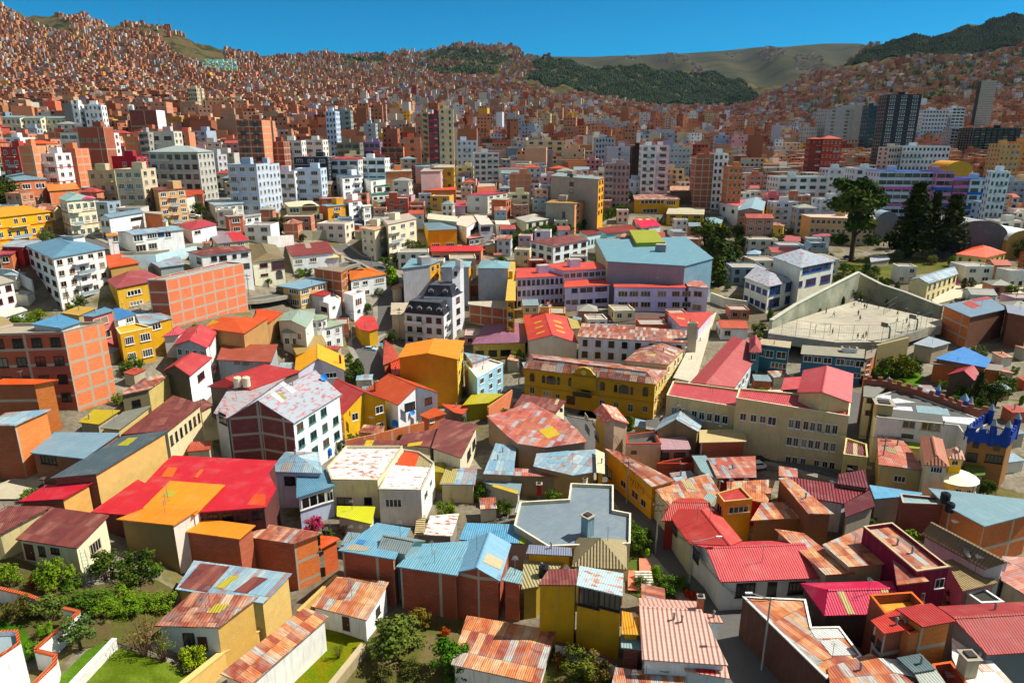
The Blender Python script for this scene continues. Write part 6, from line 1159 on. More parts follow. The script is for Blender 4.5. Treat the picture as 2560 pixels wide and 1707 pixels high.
# ------------------------------------------------------------------ gardens, lawns, yards
patchg('lawn', (0,3), [(560,1700),(1050,1235),(1340,1320),(1560,1392),(1740,1500),(1660,1600),(1600,1750)], 'noise2:4e5e1c:62722a:.5', kind='structure')
patchg('lawn', (0,3), [(470,1700),(540,1530),(790,1280),(960,1190),(1040,1200),(620,1620)], 'noise2:40641a:587428:.5')
patchg('lawn', (0,3), [(-60,1005),(175,1010),(260,1130),(330,1250),(200,1340),(-60,1090)], 'noise2:305c14:486c1c:.5')
patchg('lawn', (1,3), [(120,1660),(300,1330),(640,1050),(985,1150),(975,1215),(660,1600),(600,1700)], 'noise2:60701c:787020:.4')
patchg('garden_soil', (0,3), [(-200,420),(140,420),(800,700),(1420,620),(1640,740),(1500,1000),(1350,1300),(1050,1200),(800,1250),(300,1200),(-100,990)], 'noise2:5c5038:4c5424:.35')
patchg('garden_soil', (1,3), [(1010,1180),(1240,950),(1900,960),(1880,1380),(1800,1700),(700,1700)], 'noise2:6c6044:545828:.35')
patchg('garden_soil', (2,3), [(380,1090),(900,1350),(960,1420),(900,1700),(200,1700),(330,1400)], 'noise2:5c5034:4c5424:.35')
patchg('garden_soil', (2,3), [(1065,0),(1240,150),(1480,520),(1640,700),(1700,800),(1160,780),(1060,740),(1060,400)], 'noise2:5c5c34:4c6428:.4')
patchg('yard', (0,2), [(-60,1400),(0,1320),(300,1190),(520,1210),(420,1300),(170,1460),(-40,1460)], 'slab:b0a890', lift=.3)
patchg('yard', (0,2), [(1560,940),(1950,700),(2000,740),(2040,900),(1700,960)], 'slab:b8ac8c', lift=.2)
patchg('yard', (3,2), [(-60,310),(60,300),(240,300),(220,480),(-200,440),(-240,300)], 'slab:ccc4a4', lift=.2)
patchg('lawn', (3,2), [(1130,420),(1000,360),(1080,130),(1300,140),(1420,330),(1400,410)], 'noise2:4c7420:5c6c28:.3')
patchg('terrace', (2,3), [(1062,560),(1150,562),(1155,748),(1062,740)], 'slab:d88068', lift=.5)
patchg('terrace', (2,3), [(1165,448),(1275,452),(1282,590),(1168,588)], 'slab:d88068', lift=.5)
patchg('garden_soil', (3,1), [(600,960),(620,860),(1000,760),(1700,820),(1760,900),(1300,960),(1060,1060),(830,950)], 'noise2:6c6840:545c28:.2')
patchg('yard', (3,1), [(1760,960),(2200,930),(2500,960),(2500,1130),(1900,1130),(1540,1230),(1500,1190),(1700,1060)], 'slab:c4bca4', lift=.2)
patchg('schoolyard', (2,1), [(670,1400),(800,1340),(1430,1300),(1440,1430),(1300,1420)], 'slab:5c4c48', lift=.2)
P_ = lambda *a, **k: plant(*a, **k)
G1, G2, G3, G4 = '3c5a1c', '2c4418', '56701e', '4c5c34'
def plants(T, L):
    for q in L:
        u, v, h, kd, c, lab = q[:6]; P_(T, u, v, h, kd, c, lab, wide=q[6] if len(q) > 6 else 1.0, seed=int(u))
plants((0,3), [(100,700,290,'bush',G3,'rounded yellow green shrub at the lower left edge below tan house',.9),(515,690,330,'bush',G3,'tall leafy shrub in front of the cream cottage'),(680,690,170,'bush',G1,'low shrub at the corner of the cream cottage by the ladder'),
 (1000,610,330,'bush',G2,'dark green shrub right of the ladder'),(1280,640,370,'bush',G2,'large dark shrub below the orange roof wall'),(1450,590,160,'bush',G3,'small light shrub near the wrecked shed corner'),
 (330,690,130,'bush','70281c','dark red leaved shrub near the garden wall'),(180,990,240,'bush','4c4824','flowering brownish shrub behind the tiled garden wall',1.2),(460,980,270,'bush','50602c','shrub with white flowers by the tiled garden wall',1.2),
 (740,1260,340,'round','445c30','small round tree with thin trunk on left lawn'),(420,1150,160,'bush','5c8424','bright low shrub by left lawn edge'),(290,1340,190,'bush','4c7420','leafy shrub beside the corner house with clay tiles'),
 (1330,1320,440,'bare','6c5c34','tall thin twiggy shrub on the lawn, left of three'),(1510,1372,330,'bare','5c6c28','twiggy shrub on the lawn, middle of three'),(1790,1450,330,'bush','7c8c24','yellow green shrub in front of pale blue wall',.8)])
for i, (u, v, h) in enumerate(((620,840,170),(780,860,180),(930,870,190),(1080,850,190),(1230,860,180),(1370,880,180),(1500,900,190),(1000,960,190),(1180,940,200))):
    P_((0,3), u, v, h, 'bush', G1 if i < 3 else '547020', 'clipped hedge shrub in the dense row between the two gardens', 1.5, i, None, 'hedge row between gardens')
plants((1,3), [(1330,1330,450,'bush','4c5c28','wide olive green tree in the yard beside the white hut',1.3),(1510,1060,230,'bush','6c5c28','brownish shrub against the long brick house'),(1780,1520,430,'bush','2c5c14','bright green round tree left of large rust roof'),
 (1140,1290,140,'bush','a0a890','pale silver shrub by the stone wall'),(760,1340,170,'bare','5c6c20','spiky grass clump on bright lawn'),(1430,1500,200,'bush','3c4420','shadowed shrub in the yard at the bottom'),(1180,1560,210,'bush','4c4c28','brownish bottom shrub next to the stone wall'),(1740,1150,110,'bush','a04018','small shrub with orange flowers'),
 (520,190,180,'bush','98104c','magenta bougainvillea by the pale blue villa',1.2),(800,215,120,'bare','5c4438','leafless little tree below lime yellow roof')])
plants((2,3), [(1150,390,280,'bush',G1,'tall shrub at the top of street garden'),(1225,300,190,'bush',G2,'dark shrub beside the grey parapet house'),(1110,230,170,'bush',G1,'shrub behind the parapet of the grey roof'),(1390,740,210,'bush',G1,'broad shrub above the pink tiled roof',1.3),(1330,600,140,'bush','5c7c20','light shrub beside salmon terrace'),
 (1540,740,190,'bush',G1,'shrub near the lamp post'),(1635,810,120,'bush','b02818','red flowering shrub by the street corner'),(1240,430,120,'column','7ca01c','small yellow green cypress on the terrace'),(600,1500,300,'bush','4c5420','scrubby bush below the mustard wall',1.3),(800,1540,240,'bush','5c4c28','dry brown bush below the mustard wall'),(430,1420,160,'bush','6c3c1c','rusty leaved shrub beside rust roof'),(1180,700,150,'bush',G4,'grey green shrub beside terrace steps')])
plants((3,3), [(1760,850,180,'bush','282018','dark leafless looking bush beside black roof',1.4),(560,140,110,'bush',G2,'dark shrub behind the brown patchwork roofs'),(700,140,80,'bush',G1,'low shrub behind the brown patchwork roofs'),(900,130,140,'bush',G2,'shrub by dark brick house with black tank',1.3)])
plants((3,2), [(1100,330,230,'bush',G2,'tree in garden left of the stone wall'),(1230,340,260,'bush','5c6420','yellowish tree in the walled garden'),(1310,300,200,'bush',G2,'dark tree beside playground shelter'),(970,340,130,'bush',G1,'shrub at garden corner near the blue turret'),(1060,240,160,'bush',G1,'shrub against tan stone wall'),
 (1905,600,350,'conifer','2c3c20','young conifer in front of the pointed crimson roof'),(2080,580,260,'bush',G2,'dark tree behind the castle wall'),(2160,470,200,'bush',G1,'tree by the white stairs, right edge'),(1790,560,200,'bush',G2,'dark tree left of the young conifer'),
 (1880,1320,170,'bush','3c5c1c','vine covered shrub by green canopy'),(1990,1410,180,'bush',G2,'shrub beside the garden stairs'),(2030,1260,150,'bush','4c6c1c','bright shrub above the garden stairs'),(1090,1330,90,'bush',G2,'low shrub in front of yellow cream house'),(1290,1325,90,'bush','50301c','dark red shrub in front of yellow cream house')])
plants((1,2), [(905,375,190,'bush',G2,'dark tree beside the street below the golden gable house'),(945,372,240,'column',G2,'cypress beside the centre street'),(870,270,120,'bush',G1,'leafy tree behind the golden gable house'),(850,180,90,'bush',G1,'shrub at the bend of the centre street'),
 (2060,1450,200,'bush',G1,'vine heap beside the overgrown alley'),(2270,1590,180,'bush',G2,'shrub right of the little patio'),(1800,1520,110,'bare','5c4c34','small dry patio tree')])
plants((1,1), [(1195,900,110,'round',G1,'clipped round street tree, left of three'),(1290,880,110,'round',G1,'clipped round street tree, front of three'),(1260,815,85,'round',G2,'clipped round street tree, rear of three'),(1240,1050,190,'column','5c7c20','yellow green cypress beside orange villa',1.6),(1130,1150,95,'bush',G4,'shrub right of orange villa'),(1015,1310,110,'bush',G2,'shrub right of white modernist house'),
 (118,1065,80,'round',G1,'round tree in front of the cream house'),(400,975,95,'bush','5c7c20','hedge shrub left of brick house'),(480,975,95,'bush',G1,'hedge shrub beside brick house'),(570,935,75,'bush',G1,'hedge shrub behind brick house'),(210,585,180,'bush','3c3c20','dark tree cluster left of the arched window house',1.2),(140,575,150,'bush',G2,'dark tree left of the darker cluster'),(430,655,90,'bush','3c2c20','shadowed shrub over white wall'),
 (1590,392,70,'bush',G1,'small tree on the slope by the brick podium'),(1440,760,150,'bush','54582c','scrub right of the beige apartment block',1.3),(1760,315,70,'bush',G3,'shrub patch on green slope'),(1710,300,60,'bush',G3,'lower shrub patch on green slope')])
plants((0,1), [(60,335,310,'bush','243814','big dark tree at the left edge below the blue grey roof'),(-10,335,260,'bush','243814','dark tree cut by the left edge'),(250,330,110,'bush',G2,'dark shrub above the yellow building'),(1290,372,115,'conifer',G2,'conical tree between small houses'),(1830,425,150,'bush',G2,'dark round tree right of tan building'),(1520,515,115,'bush',G1,'tree right of the brick wall end'),(1600,480,75,'bush',G1,'shrub next to parked cars'),
 (1860,165,150,'bush',G1,'tree below the mansard house'),(1900,195,110,'bush',G2,'darker tree below the mansard house'),(230,1430,150,'bush','4c6420','hedge end above blue tower roof',1.5),(340,1375,120,'bush','5c7020','hedge middle above blue tower roof',1.4),(110,1435,110,'bush','4c6420','hedge start at the left edge',1.5),(2230,240,85,'conifer',G2,'small pointed tree in front of mansard house')])
for i in range(14):
    t = i / 13; P_((2,1), 540 + 470 * t + (i % 2) * 8, 575 - 190 * t, 95, 'bush', G1 if i % 3 else '3c5420', 'leafy tree in the hedge row along the road above aqua school', .9, i, 'tree', 'hedge row trees above the aqua school')
for i in range(9):
    P_((2,1), -30 + 48 * i, 715 - 14 * i, 150, 'bush', G1 if i % 2 else G2, 'leafy tree in the row left of the aqua school', .9, i, 'tree', 'row of trees left of the aqua school')
plants((2,1), [(1065,265,90,'bush',G2,'tree at the road bend'),(905,375,45,'round',G1,'small round tree on the road island'),(1220,225,50,'round',G2,'round tree in front of small white house'),(1040,430,90,'bush',G2,'tree at left of the mustard hip roof house'),(1650,560,130,'bush',G2,'dark tree behind the yellow cream roof house'),(1785,690,270,'bush',G2,'large dark tree right of the sky blue hall',1.2),(1905,700,230,'bush','243814','darkest broad tree right of the hall'),(2065,660,190,'bush',G2,'broad tree left of tan brick building'),
 (1850,840,260,'column','2c3c1c','dark cypress right of the sky blue hall, first',1.5),(1925,945,330,'column','2c3c1c','tall dark cypress right of the sky blue hall, second',1.5),(1995,900,260,'bush','34441c','dark tree behind the cypresses'),(1870,1050,300,'column','34441c','front cypress beside the hall corner',1.4),(2120,720,160,'bush',G2,'dark tree above the gazebo'),(2150,915,95,'bush',G2,'round shrub below the gazebo'),(1350,490,70,'bush',G1,'shrub left of white cottage')])
plants((3,1), [(760,835,740,'gum','2c4018','tall spreading eucalyptus in front of beige block'),(1010,430,410,'conifer','1c2c14','tall dark conifer behind the eucalyptus',1.3),(1290,800,680,'conifer','18280f','largest dark conifer, centre of the grove',1.2),(1470,740,540,'conifer','1c2c12','narrow dark conifer right of the largest',.9),(1640,795,580,'conifer','1c2c12','right hand dark conifer with bare lower trunk',1.2),(1900,425,230,'conifer','24341c','small conifer in front of the striped building'),(1965,415,130,'conifer','24341c','smallest conifer beside the striped building'),
 (370,405,135,'round',G1,'round green tree left of eucalyptus'),(60,725,175,'bush','3c4828','grey green tree at left of white cottage'),(200,585,65,'bush',G4,'small shrub beside cream yellow house'),(700,945,120,'bush',G1,'shrub on top of the retaining wall, left'),(780,955,95,'bush',G3,'light shrub on top of the retaining wall'),(900,965,135,'bush',G2,'dark shrub above the court wall corner'),(985,965,110,'bush',G1,'shrub right of the court wall corner'),(640,1050,120,'bush','3c4420','creeper hanging over court wall'),
 (1500,860,100,'bush','6c6c3c','dry shrub under the conifers'),(1700,880,120,'bush',G3,'shrub left of the orange roofed villa'),(2310,800,210,'bush',G2,'dark tree at the right edge beside villa'),(1250,810,160,'bush','24341c','undergrowth beneath the largest conifer'),(1150,720,200,'bush','20300f','dark tree left of the largest conifer'),(1180,830,120,'bush',G4,'shrub by the rust and grey hut'),(1400,700,300,'bush','1c2c12','dark filling tree between conifers'),(560,830,90,'bush',G1,'garden shrub behind the navy windowed school')])
# ------------------------------------------------------------------ garden and retaining walls
TLC = 'tile:d06030:.3'
wall_line('white garden wall with clay tile coping, long diagonal run', (0,3), [(320,1258),(725,915)], 2.3, .3, WHITE, TLC)
wall_line('short white wall stub with tile coping joining the long garden wall', (0,3), [(580,880),(725,915)], 2.3, .3, WHITE, TLC)
wall_line('white wall with clay tiles behind the flowering shrubs', (0,3), [(-40,690),(235,755),(410,820)], 2.0, .3, WHITE, TLC)
wall_line('stepped white wall with clay tiles at the bottom left', (0,3), [(325,1270),(505,1312),(500,1390),(280,1600)], 2.2, .3, WHITE, TLC)
wall_line('low white pierced brick wall between the two lawns', (0,3), [(590,1640),(1050,1160)], 1.3, .35, 'brick:e0dcd4', 'plaster:e8e4dc')
wall_line('long adobe boundary wall running down to the bottom edge', (0,3), [(1640,1600),(2050,1275),(2500,1000)], 2.6, .5, 'adobe:d0ac68', 'adobe:d8b878')
wall_line('rough stone wall right of the bright lawn', (1,3), [(640,1640),(985,1212)], 1.8, .5, 'adobe:a09070', 'adobe:b8a888')
wall_line('low adobe wall under the framed brick side wall', (1,3), [(385,905),(740,570)], 2.5, .5, 'adobe:c8a868')
wall_line('white stepped wall at foot of the mustard house', (2,3), [(400,1200),(655,1260),(860,1330),(955,1400)], 2.0, .3, WHITE, 'tile:7c4c3c:.3')
wall_line('orange brick wall climbing behind mustard gable house', (1,2), [(815,905),(1080,850),(1540,735)], 3.0, .3, 'brick:cc6c3c:4:9', None)
wall_line('brick wall between white apartment house and mustard gable house', (1,2), [(640,640),(800,735)], 5.0, .3, 'brick:a87040:9:3')
wall_line('tall tan stone retaining wall behind garden, right', (3,2), [(1000,30),(1290,-40)], 7, .6, 'adobe:a89468')
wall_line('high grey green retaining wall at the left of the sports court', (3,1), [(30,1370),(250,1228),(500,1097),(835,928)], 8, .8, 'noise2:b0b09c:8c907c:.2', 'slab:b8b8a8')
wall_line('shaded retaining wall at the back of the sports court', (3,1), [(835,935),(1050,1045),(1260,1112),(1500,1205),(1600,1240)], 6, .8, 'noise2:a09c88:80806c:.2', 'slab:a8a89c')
wall_line('sunlit front wall of the sports court', (3,1), [(1040,1568),(1500,1432)], 2.2, .4, 'adobe:b8a478', 'slab:c0b898')
wall_line('dark front wall under the court fence', (3,1), [(-40,1462),(210,1470),(630,1512),(640,1560)], 2.4, .4, 'plaster:807868', 'slab:a09880')
wall_line('pale blue graffiti street wall below the long low white house', (0,1), [(1110,780),(1420,770),(1800,690)], 3.2, .3, 'plaster:b4ccd0')
wall_line('white panelled wall above the dark trees', (1,1), [(100,600),(340,590)], 4, .4, WHITE)
wall_line('grey stone terrace wall under the arched window house', (1,1), [(330,545),(510,550),(820,545)], 3.5, .4, 'adobe:a8a088')
wall_line('long white wall in front of the tall white apartment building', (0,1), [(-60,890),(110,905),(290,1000)], 3, .3, 'plaster:c8d0d0')
wall_line('stepped pale stair wall beside navy windowed school', (2,1), [(1830,1120),(1960,1170),(2170,1200)], 3, .4, 'plaster:c8c4ac', 'slab:d8d4c0')
wall_line('pale orange long wall behind patio canopy', (1,2), [(2130,600),(2350,440)], 4, .3, 'brick:d87c54')
B('house','white corner house with clay tile rims at the bottom left corner',(0,3),[(-300,1520),(182,1197),(162,1080),(-260,1095)],5,wall='plaster:f0f0ee',rf='slab:8c9ca0',par=.5,cop='tile:dc6430:.3')
# ------------------------------------------------------------------ sports court
cz = 11.2
o_, CP_ = patchg('sports_court', (3,1), [(15,1452),(360,1330),(800,1195),(1600,1372),(1600,1420),(1480,1438),(1040,1572),(630,1575),(0,1490)], 'noise2:b8b2a0:a49e90:.06', z=cz)
o_.data.transform(Matrix.Identity(4))
# ------------------------------------------------------------------ people (one continuous skinned body, clothes as children)
def skin_body(name, verts, edges, rad, key):
    me = bpy.data.meshes.new(name); me.from_pydata(verts, edges, []); o = bpy.data.objects.new(name, me); COL.objects.link(o)
    o.modifiers.new('s', 'SKIN'); sk = me.skin_vertices[0].data
    for i, r in enumerate(rad): sk[i].radius = (r, r * .8); sk[i].use_root = (i == 0)
    s = o.modifiers.new('d', 'SUBSURF'); s.levels = 1
    dg = bpy.context.evaluated_depsgraph_get(); m2 = bpy.data.meshes.new_from_object(o.evaluated_get(dg)); bpy.data.objects.remove(o)
    m2.name = name; m2.materials.clear(); m2.materials.append(mat(key)); m2.polygons.foreach_set('use_smooth', [True] * len(m2.polygons)); return m2
def pose(run):
    k = .28 if run else .06; a = .3 if run else .05
    V = [(0,0,.95),(0,0,1.2),(0,0,1.42),(0,0,1.52),(0,.01,1.66), (-.1,0,.88),(-.11,-k,.5),(-.11,-k*.4 if run else -k,.08),(-.11,-k*.4-.12,.03), (.1,0,.88),(.11,k*.6,.5),(.11,k*1.5,.12 if not run else .3),(.11,k*1.5-.12,.03 if not run else .22), (-.19,0,1.4),(-.24,a,1.14),(-.24,a*.4,.9),(-.24,a*.2,.8), (.19,0,1.4),(.24,-a,1.14),(.24,-a*1.5,.95),(.24,-a*1.6,.86)]
    E = [(0,1),(1,2),(2,3),(3,4),(0,5),(5,6),(6,7),(7,8),(0,9),(9,10),(10,11),(11,12),(2,13),(13,14),(14,15),(15,16),(2,17),(17,18),(18,19),(19,20)]
    Rr = [.15,.14,.12,.055,.095,.085,.06,.045,.04,.085,.06,.045,.04,.055,.045,.035,.04,.055,.045,.035,.04]
    body = skin_body('body', V, E, Rr, 'flat:8a5a40:.7')
    sh = skin_body('shirt', [V[i] for i in (0,1,2,13,14,17,18)], [(0,1),(1,2),(2,3),(3,4),(2,5),(5,6)], [.165,.16,.14,.075,.06,.075,.06], 'flat:c8c8d0:.8')
    tr = skin_body('trousers', [V[i] for i in (0,5,6,7,9,10,11)], [(0,1),(1,2),(2,3),(0,4),(4,5),(5,6)], [.165,.1,.075,.06,.1,.075,.06], 'flat:23283a:.8')
    m = MB(); leaf = m; m.cyl((0,.02,1.66),(0,.02,1.76),.1,.075,'flat:1a1410:.8',8)
    hb = m.build('hair'); hm = hb.data; bpy.data.objects.remove(hb)
    return body, sh, tr, hm
POSE = {0: pose(False), 1: pose(True)}
SHC = {}
def person(T, u, v, run, shirt, label, yaw=0, z=cz):
    p = atz(*tp(T, u, v), z) if z is not None else atg(*tp(T, u, v)); r = empty('person', p, label, 'person', None, yaw)
    for me, n in zip(POSE[run], ('body', 'shirt', 'trousers', 'hair')):
        if n == 'shirt':
            k = (run, shirt)
            if k not in SHC: SHC[k] = me.copy(); SHC[k].materials.clear(); SHC[k].materials.append(mat('flat:' + shirt + ':.8'))
            me = SHC[k]
        q = bpy.data.objects.new(n, me); COL.objects.link(q); q.parent = r
for a in [(787,1250,1,'c8ccd8','person in pale shirt running by the court wall'),(830,1215,0,'e0e0e0','person in white standing at the top of court, left'),(858,1222,0,'d0d8e8','person in pale blue at the top of court'),(883,1270,0,'20242c','person in black standing, left of the pair'),(904,1270,0,'30343c','person in black standing, right of the pair'),(917,1212,0,'404858','lone person near the back wall'),
 (1013,1268,0,'384050','person in dark top by the goal end'),(826,1330,0,'181c20','person in black at the middle of the court'),(843,1378,1,'c0c0b0','person in light shirt running at mid court'),(603,1338,1,'b8c8d8','person in light blue running on the left side'),(532,1312,0,'484038','person in brown top on the left side'),(1186,1332,1,'202840','person crouched low in navy right of centre'),(1265,1300,0,'a8b8c8','person in grey near the right goal'),
 (1373,1340,0,'98b8e0','person in blue at the far right of court'),(1182,1398,1,'d0c8b8','person in cream running near the fence'),(1290,1450,1,'90b0d8','person in sky blue running near the curved hoop'),(1270,1400,0,'c0a8a0','person in pink near the curved hoop'),(897,1530,1,'a89888','person in tan running at the near fence'),(820,1548,0,'887868','person in brown standing at the near fence'),(868,1550,1,'283038','person in dark clothes running at the near fence'),(590,1500,0,'30383c','person by the near goal')]:
    person((3,1), *a[:5], yaw=a[0] * .7)
def court_goal(label, T, u, v, yaw):
    p = atz(*tp(T, u, v), cz); r = empty('goal', p, label, 'goal', None, yaw); m = MB()
    for x in (-2, 2): m.cyl((x, 0, 0), (x, 0, 2.4), .06, .06, 'flat:5c6468:.5', 6)
    m.cyl((-2, 0, 2.4), (2, 0, 2.4), .06, .06, 'flat:5c6468:.5', 6); m.build('frame', r)
    m = MB()
    for x in (-2, 2): m.cyl((x, 0, 2.4), (x, 1.1, 0), .03, .03, 'flat:5c6468:.5', 5)
    m.cyl((-2, 1.1, .05), (2, 1.1, .05), .03, .03, 'flat:5c6468:.5', 5); m.build('net_support', r)
court_goal('steel goal frame beside the near court fence', (3,1), 500, 1490, 0.1); court_goal('steel goal frame at the far right end of the court', (3,1), 1275, 1260, .3)
def hoop(label, T, u, v, yaw):
    p = atz(*tp(T, u, v), cz); r = empty('basketball_hoop', p, label, 'basketball hoop', None, yaw); m = MB(); pts = [(0,0,0),(0,0,2.2),(-.4,0,3.1),(-1.4,0,3.6),(-2.6,0,3.9)]
    for a, b in zip(pts, pts[1:]): m.cyl(a, b, .22, .18, 'flat:5c8c84:.5', 8)
    m.build('post', r); m = MB(); m.box((-2.75, 0, 4.0), (.08, 1.8, 1.1), 'flat:6c5c50:.6'); m.build('backboard', r)
    m = MB(); n = 10
    for i in range(n): a, b = 6.283 * i / n, 6.283 * (i + 1) / n; m.cyl((-3.1 + .25 * math.cos(a), .25 * math.sin(a), 3.65), (-3.1 + .25 * math.cos(b), .25 * math.sin(b), 3.65), .02, .02, 'flat:c86030:.5', 4, False)
    m.build('rim', r)
hoop('curved teal basketball post, left of two near the fence', (3,1), 1110, 1540, .5); hoop('curved teal basketball post, right of two near the fence', (3,1), 1362, 1462, .5)
def fence_run(label, T, pts, h, z=None, step=3.0, mesh=True, key='flat:6c7470:.5'):
    P = [atz(*tp(T, *p), z) if z is not None else atg(*tp(T, *p)) for p in pts]; o0 = P[0]; r = empty('fence', o0, label, 'fence'); m = MB()
    for a, b in zip(P, P[1:]):
        n = max(1, int((b - a).length / step))
        for i in range(n + 1):
            q = a.lerp(b, i / n); mm = MB(); mm.cyl(q, q + Vector((0, 0, h)), .045, .045, key, 5); mm.build('post', r, o0)
        for k in (.05, .5, 1.0): m.cyl(a + Vector((0, 0, h * k)), b + Vector((0, 0, h * k)), .03, .03, key, 4, False)
        nn = int((b - a).length / .6)
        for i in range(nn): q = a.lerp(b, i / nn); m.cyl(q, q + Vector((0, 0, h)), .008, .008, key, 3, False)
    m.build('wire_panel', r, o0)
fence_run('tall wire fence along the near side of the court', (3,1), [(0,1490),(640,1560),(1040,1565),(1500,1432)], 4.2, cz)
fence_run('wire fence across the right part of the court', (3,1), [(1060,1320),(1220,1215)], 3, cz, 6)
fence_run('grey railing along the front of the cream school', (3,2), [(80,1165),(480,1240),(640,1290)], 2.0, None, 2.5)
fence_run('railing beside the cream school gate and street', (2,2), [(2150,1040),(2350,1100)], 2.2, None, 2.5)
# ------------------------------------------------------------------ mansard building, castle, turrets
def frustum(root, org, P, z0, ins, hh, key, name='mansard_roof', topkey='sheet:50545c:1'):
    Q = inset(P, ins); m = MB(); n = len(P); a = [Vector((p.x, p.y, z0)) for p in inset(P, -.15)]; b = [Vector((p.x, p.y, z0 + hh)) for p in Q]
    for i in range(n): j = (i + 1) % n; m.face([a[i], a[j], b[j], b[i]], key)
    m.face(b, topkey); return m.build(name, root, org)
def dormer(root, org, p, nn, w, h):
    d = Vector((-nn.y, nn.x, 0)); m = MB(); k = 'plaster:d8d8d8'; o = Vector(p)
    f = [o - d * w / 2, o + d * w / 2, o + d * w / 2 + Vector((0, 0, h)), o + Vector((0, 0, h * 1.35)), o - d * w / 2 + Vector((0, 0, h))]; bk = [q - nn * 1.6 for q in f]
    m.face(f, k)
    for i in range(5): j = (i + 1) % 5; m.face([bk[i], bk[j], f[j], f[i]][::1], k if i in (0, 1, 4) else 'sheet:2c3440:1')
    dm = m.build('dormer', root, org)
    put = wmesh('d2')[2]; q = bpy.data.objects.new('window', put); COL.objects.link(q); q.parent = dm; c = o + nn * .05 + Vector((0, 0, h * .5)); q.location = c - org; q.rotation_euler = (0, 0, math.atan2(nn.y, nn.x) + math.pi / 2); q.scale = (w * .72, 1, h * .8)
def mansard(label, T, pts, h, hh, ins, win, d0, d1, key='sheet:1c2432:.5', wall='plaster:dcdce0'):
    root, P, Z0, org, rh = B('apartment_building', label, T, pts, h, wall=wall, rf='slab:50545c', win=win, par=.1, cop='plaster:e4e4e8', cat='apartment building')
    frustum(root, org, P, Z0, ins, hh, key)
    for k, n in ((0, d0), (1, d1)):
        a, b = P[k], P[(k + 1) % 4]; d = (b - a).normalized(); nn = Vector((d.y, -d.x, 0)); L = (b - a).length
        for i in range(n): q = a + d * L * (i + .5) / n - nn * .35; dormer(root, org, (q.x, q.y, Z0 + .35), nn, 1.5, 1.5)
mansard('white apartment building, tall rear part with upper black mansard roof', (1,1), [(1540,1150),(1800,1158),(1902,1108),(1640,1090)], 13.5, 3.2, 1.2, '1:4x1d2/.3', 2, 1)
mansard('white apartment building, front part with black mansard roof and dormers', (1,1), [(1362,1302),(1722,1330),(1800,1260),(1470,1235)], 9.5, 3.4, 1.3, '0:3x4d2/.5,1:3x1d2/.5', 4, 1)
B('building','white lift tower rising behind the black mansard roofs',(1,1),[(1800,895),(1872,886),(1905,876),(1838,872)],20,wall='plaster:e0e0e4',rf='slab:a8a8a8',par=.2,px=[(0,1818,925,1845,962,'d2')])
B('apartment_building','lit white side wing of the mansard building',(1,1),[(1722,1345),(1905,1130),(1890,1122),(1660,1300)],9.3,wall='plaster:ececec',rf='slab:a8a8a8',win='0:3x4d2/.3',cat='apartment building')
def castle():
    root, P, Z0, org, rh = B('castle_building', 'blue crenellated toy castle with orange brown walls and pointed turrets', (3,2), [(1822,872),(2205,917),(2270,832),(2000,742)], 9, wall='plaster:94683c', rf='slab:585858', par=.1, px=[(0,1882,900,1938,972,'a'),(0,2072,930,2132,1000,'a'),(0,1825,1020,1920,1095,'d3'),(0,2000,1040,2150,1110,'d4')], cat='castle')
    m = MB(); bl = 'plaster:1a3e90'
    for k in (0, 1, 3):
        a, b = P[k], P[(k + 1) % 4]; d = (b - a).normalized(); nn = Vector((d.y, -d.x, 0)); L = (b - a).length; yw = math.atan2(d.y, d.x); c = (a + b) / 2 + nn * .12
        m.box((c.x, c.y, Z0 + .2), (L + .3, .4, 1.6), bl, yw)
        n = int(L / 1.3)
        for i in range(n): q = a + d * L * (i + .5) / n + nn * .12; m.box((q.x, q.y, Z0 + 1.4), (.7, .38, .8), bl, yw)
    m.build('battlement', root, org)
    for k, t in ((0, .05), (0, .32), (0, .6), (0, .93), (1, .95), (2, .9)):
        a, b = P[k], P[(k + 1) % 4]; q = a.lerp(b, t); m = MB(); big = t in (.6, .93) or k; r0 = .5 if big else .3; m.cyl((q.x, q.y, Z0 - 1), (q.x, q.y, Z0 + (2.6 if big else 1.7)), r0, r0, bl, 10); m.cyl((q.x, q.y, Z0 + (2.6 if big else 1.7)), (q.x, q.y, Z0 + (3.7 if big else 2.5)), r0 * 1.1, .05, 'plaster:8c98a0', 10); m.build('turret', root, org)
castle()
def crenel(label, T, pts, h):
    root = wall_line(label, T, pts, h, .5, 'brick:7c3c2c'); tops = [atg(*tp(T, u, v), h) for u, v in pts]; o_ = root.location.copy(); m = MB()
    for a, b in zip(tops, tops[1:]):
        d = (b - a); n = max(1, int(d.length / 1.6)); yw = math.atan2(d.y, d.x)
        for i in range(n): q = a.lerp(b, (i + .5) / n); m.box((q.x, q.y, q.z + .35), (.8, .5, .7), 'brick:8c4434', yw)
    m.build('merlons', root, o_)
crenel('crenellated brick castle wall behind the patched white warehouse', (3,2), [(880,345),(1080,360),(1340,430),(1560,500),(1800,590),(2060,640)], 9.8)
for i, (u, v, b) in enumerate(((1100,400,1),(1560,470,0),(1800,560,1),(1855,590,0))):
    p = atg(*tp((3,2), u, v), 8); g = ground(p.x, p.y); r = empty('castle_turret', (p.x, p.y, g), ('fat bright blue turret beside the garden','slim blue turret in middle of the castle wall','tall blue turret above the castle wall steps','small blue turret next to the tall one')[i], 'turret'); m = MB(); w = .8 if b else .45; H = p.z - g + .6
    m.cyl((0,0,0), (0,0,H), w, w, 'plaster:1c60c0', 12); m.build('wall', r); m = MB(); m.cyl((0,0,H), (0,0,H + 1.3), w * 1.1, .05, 'plaster:7ca0b8', 12); m.build('roof', r)
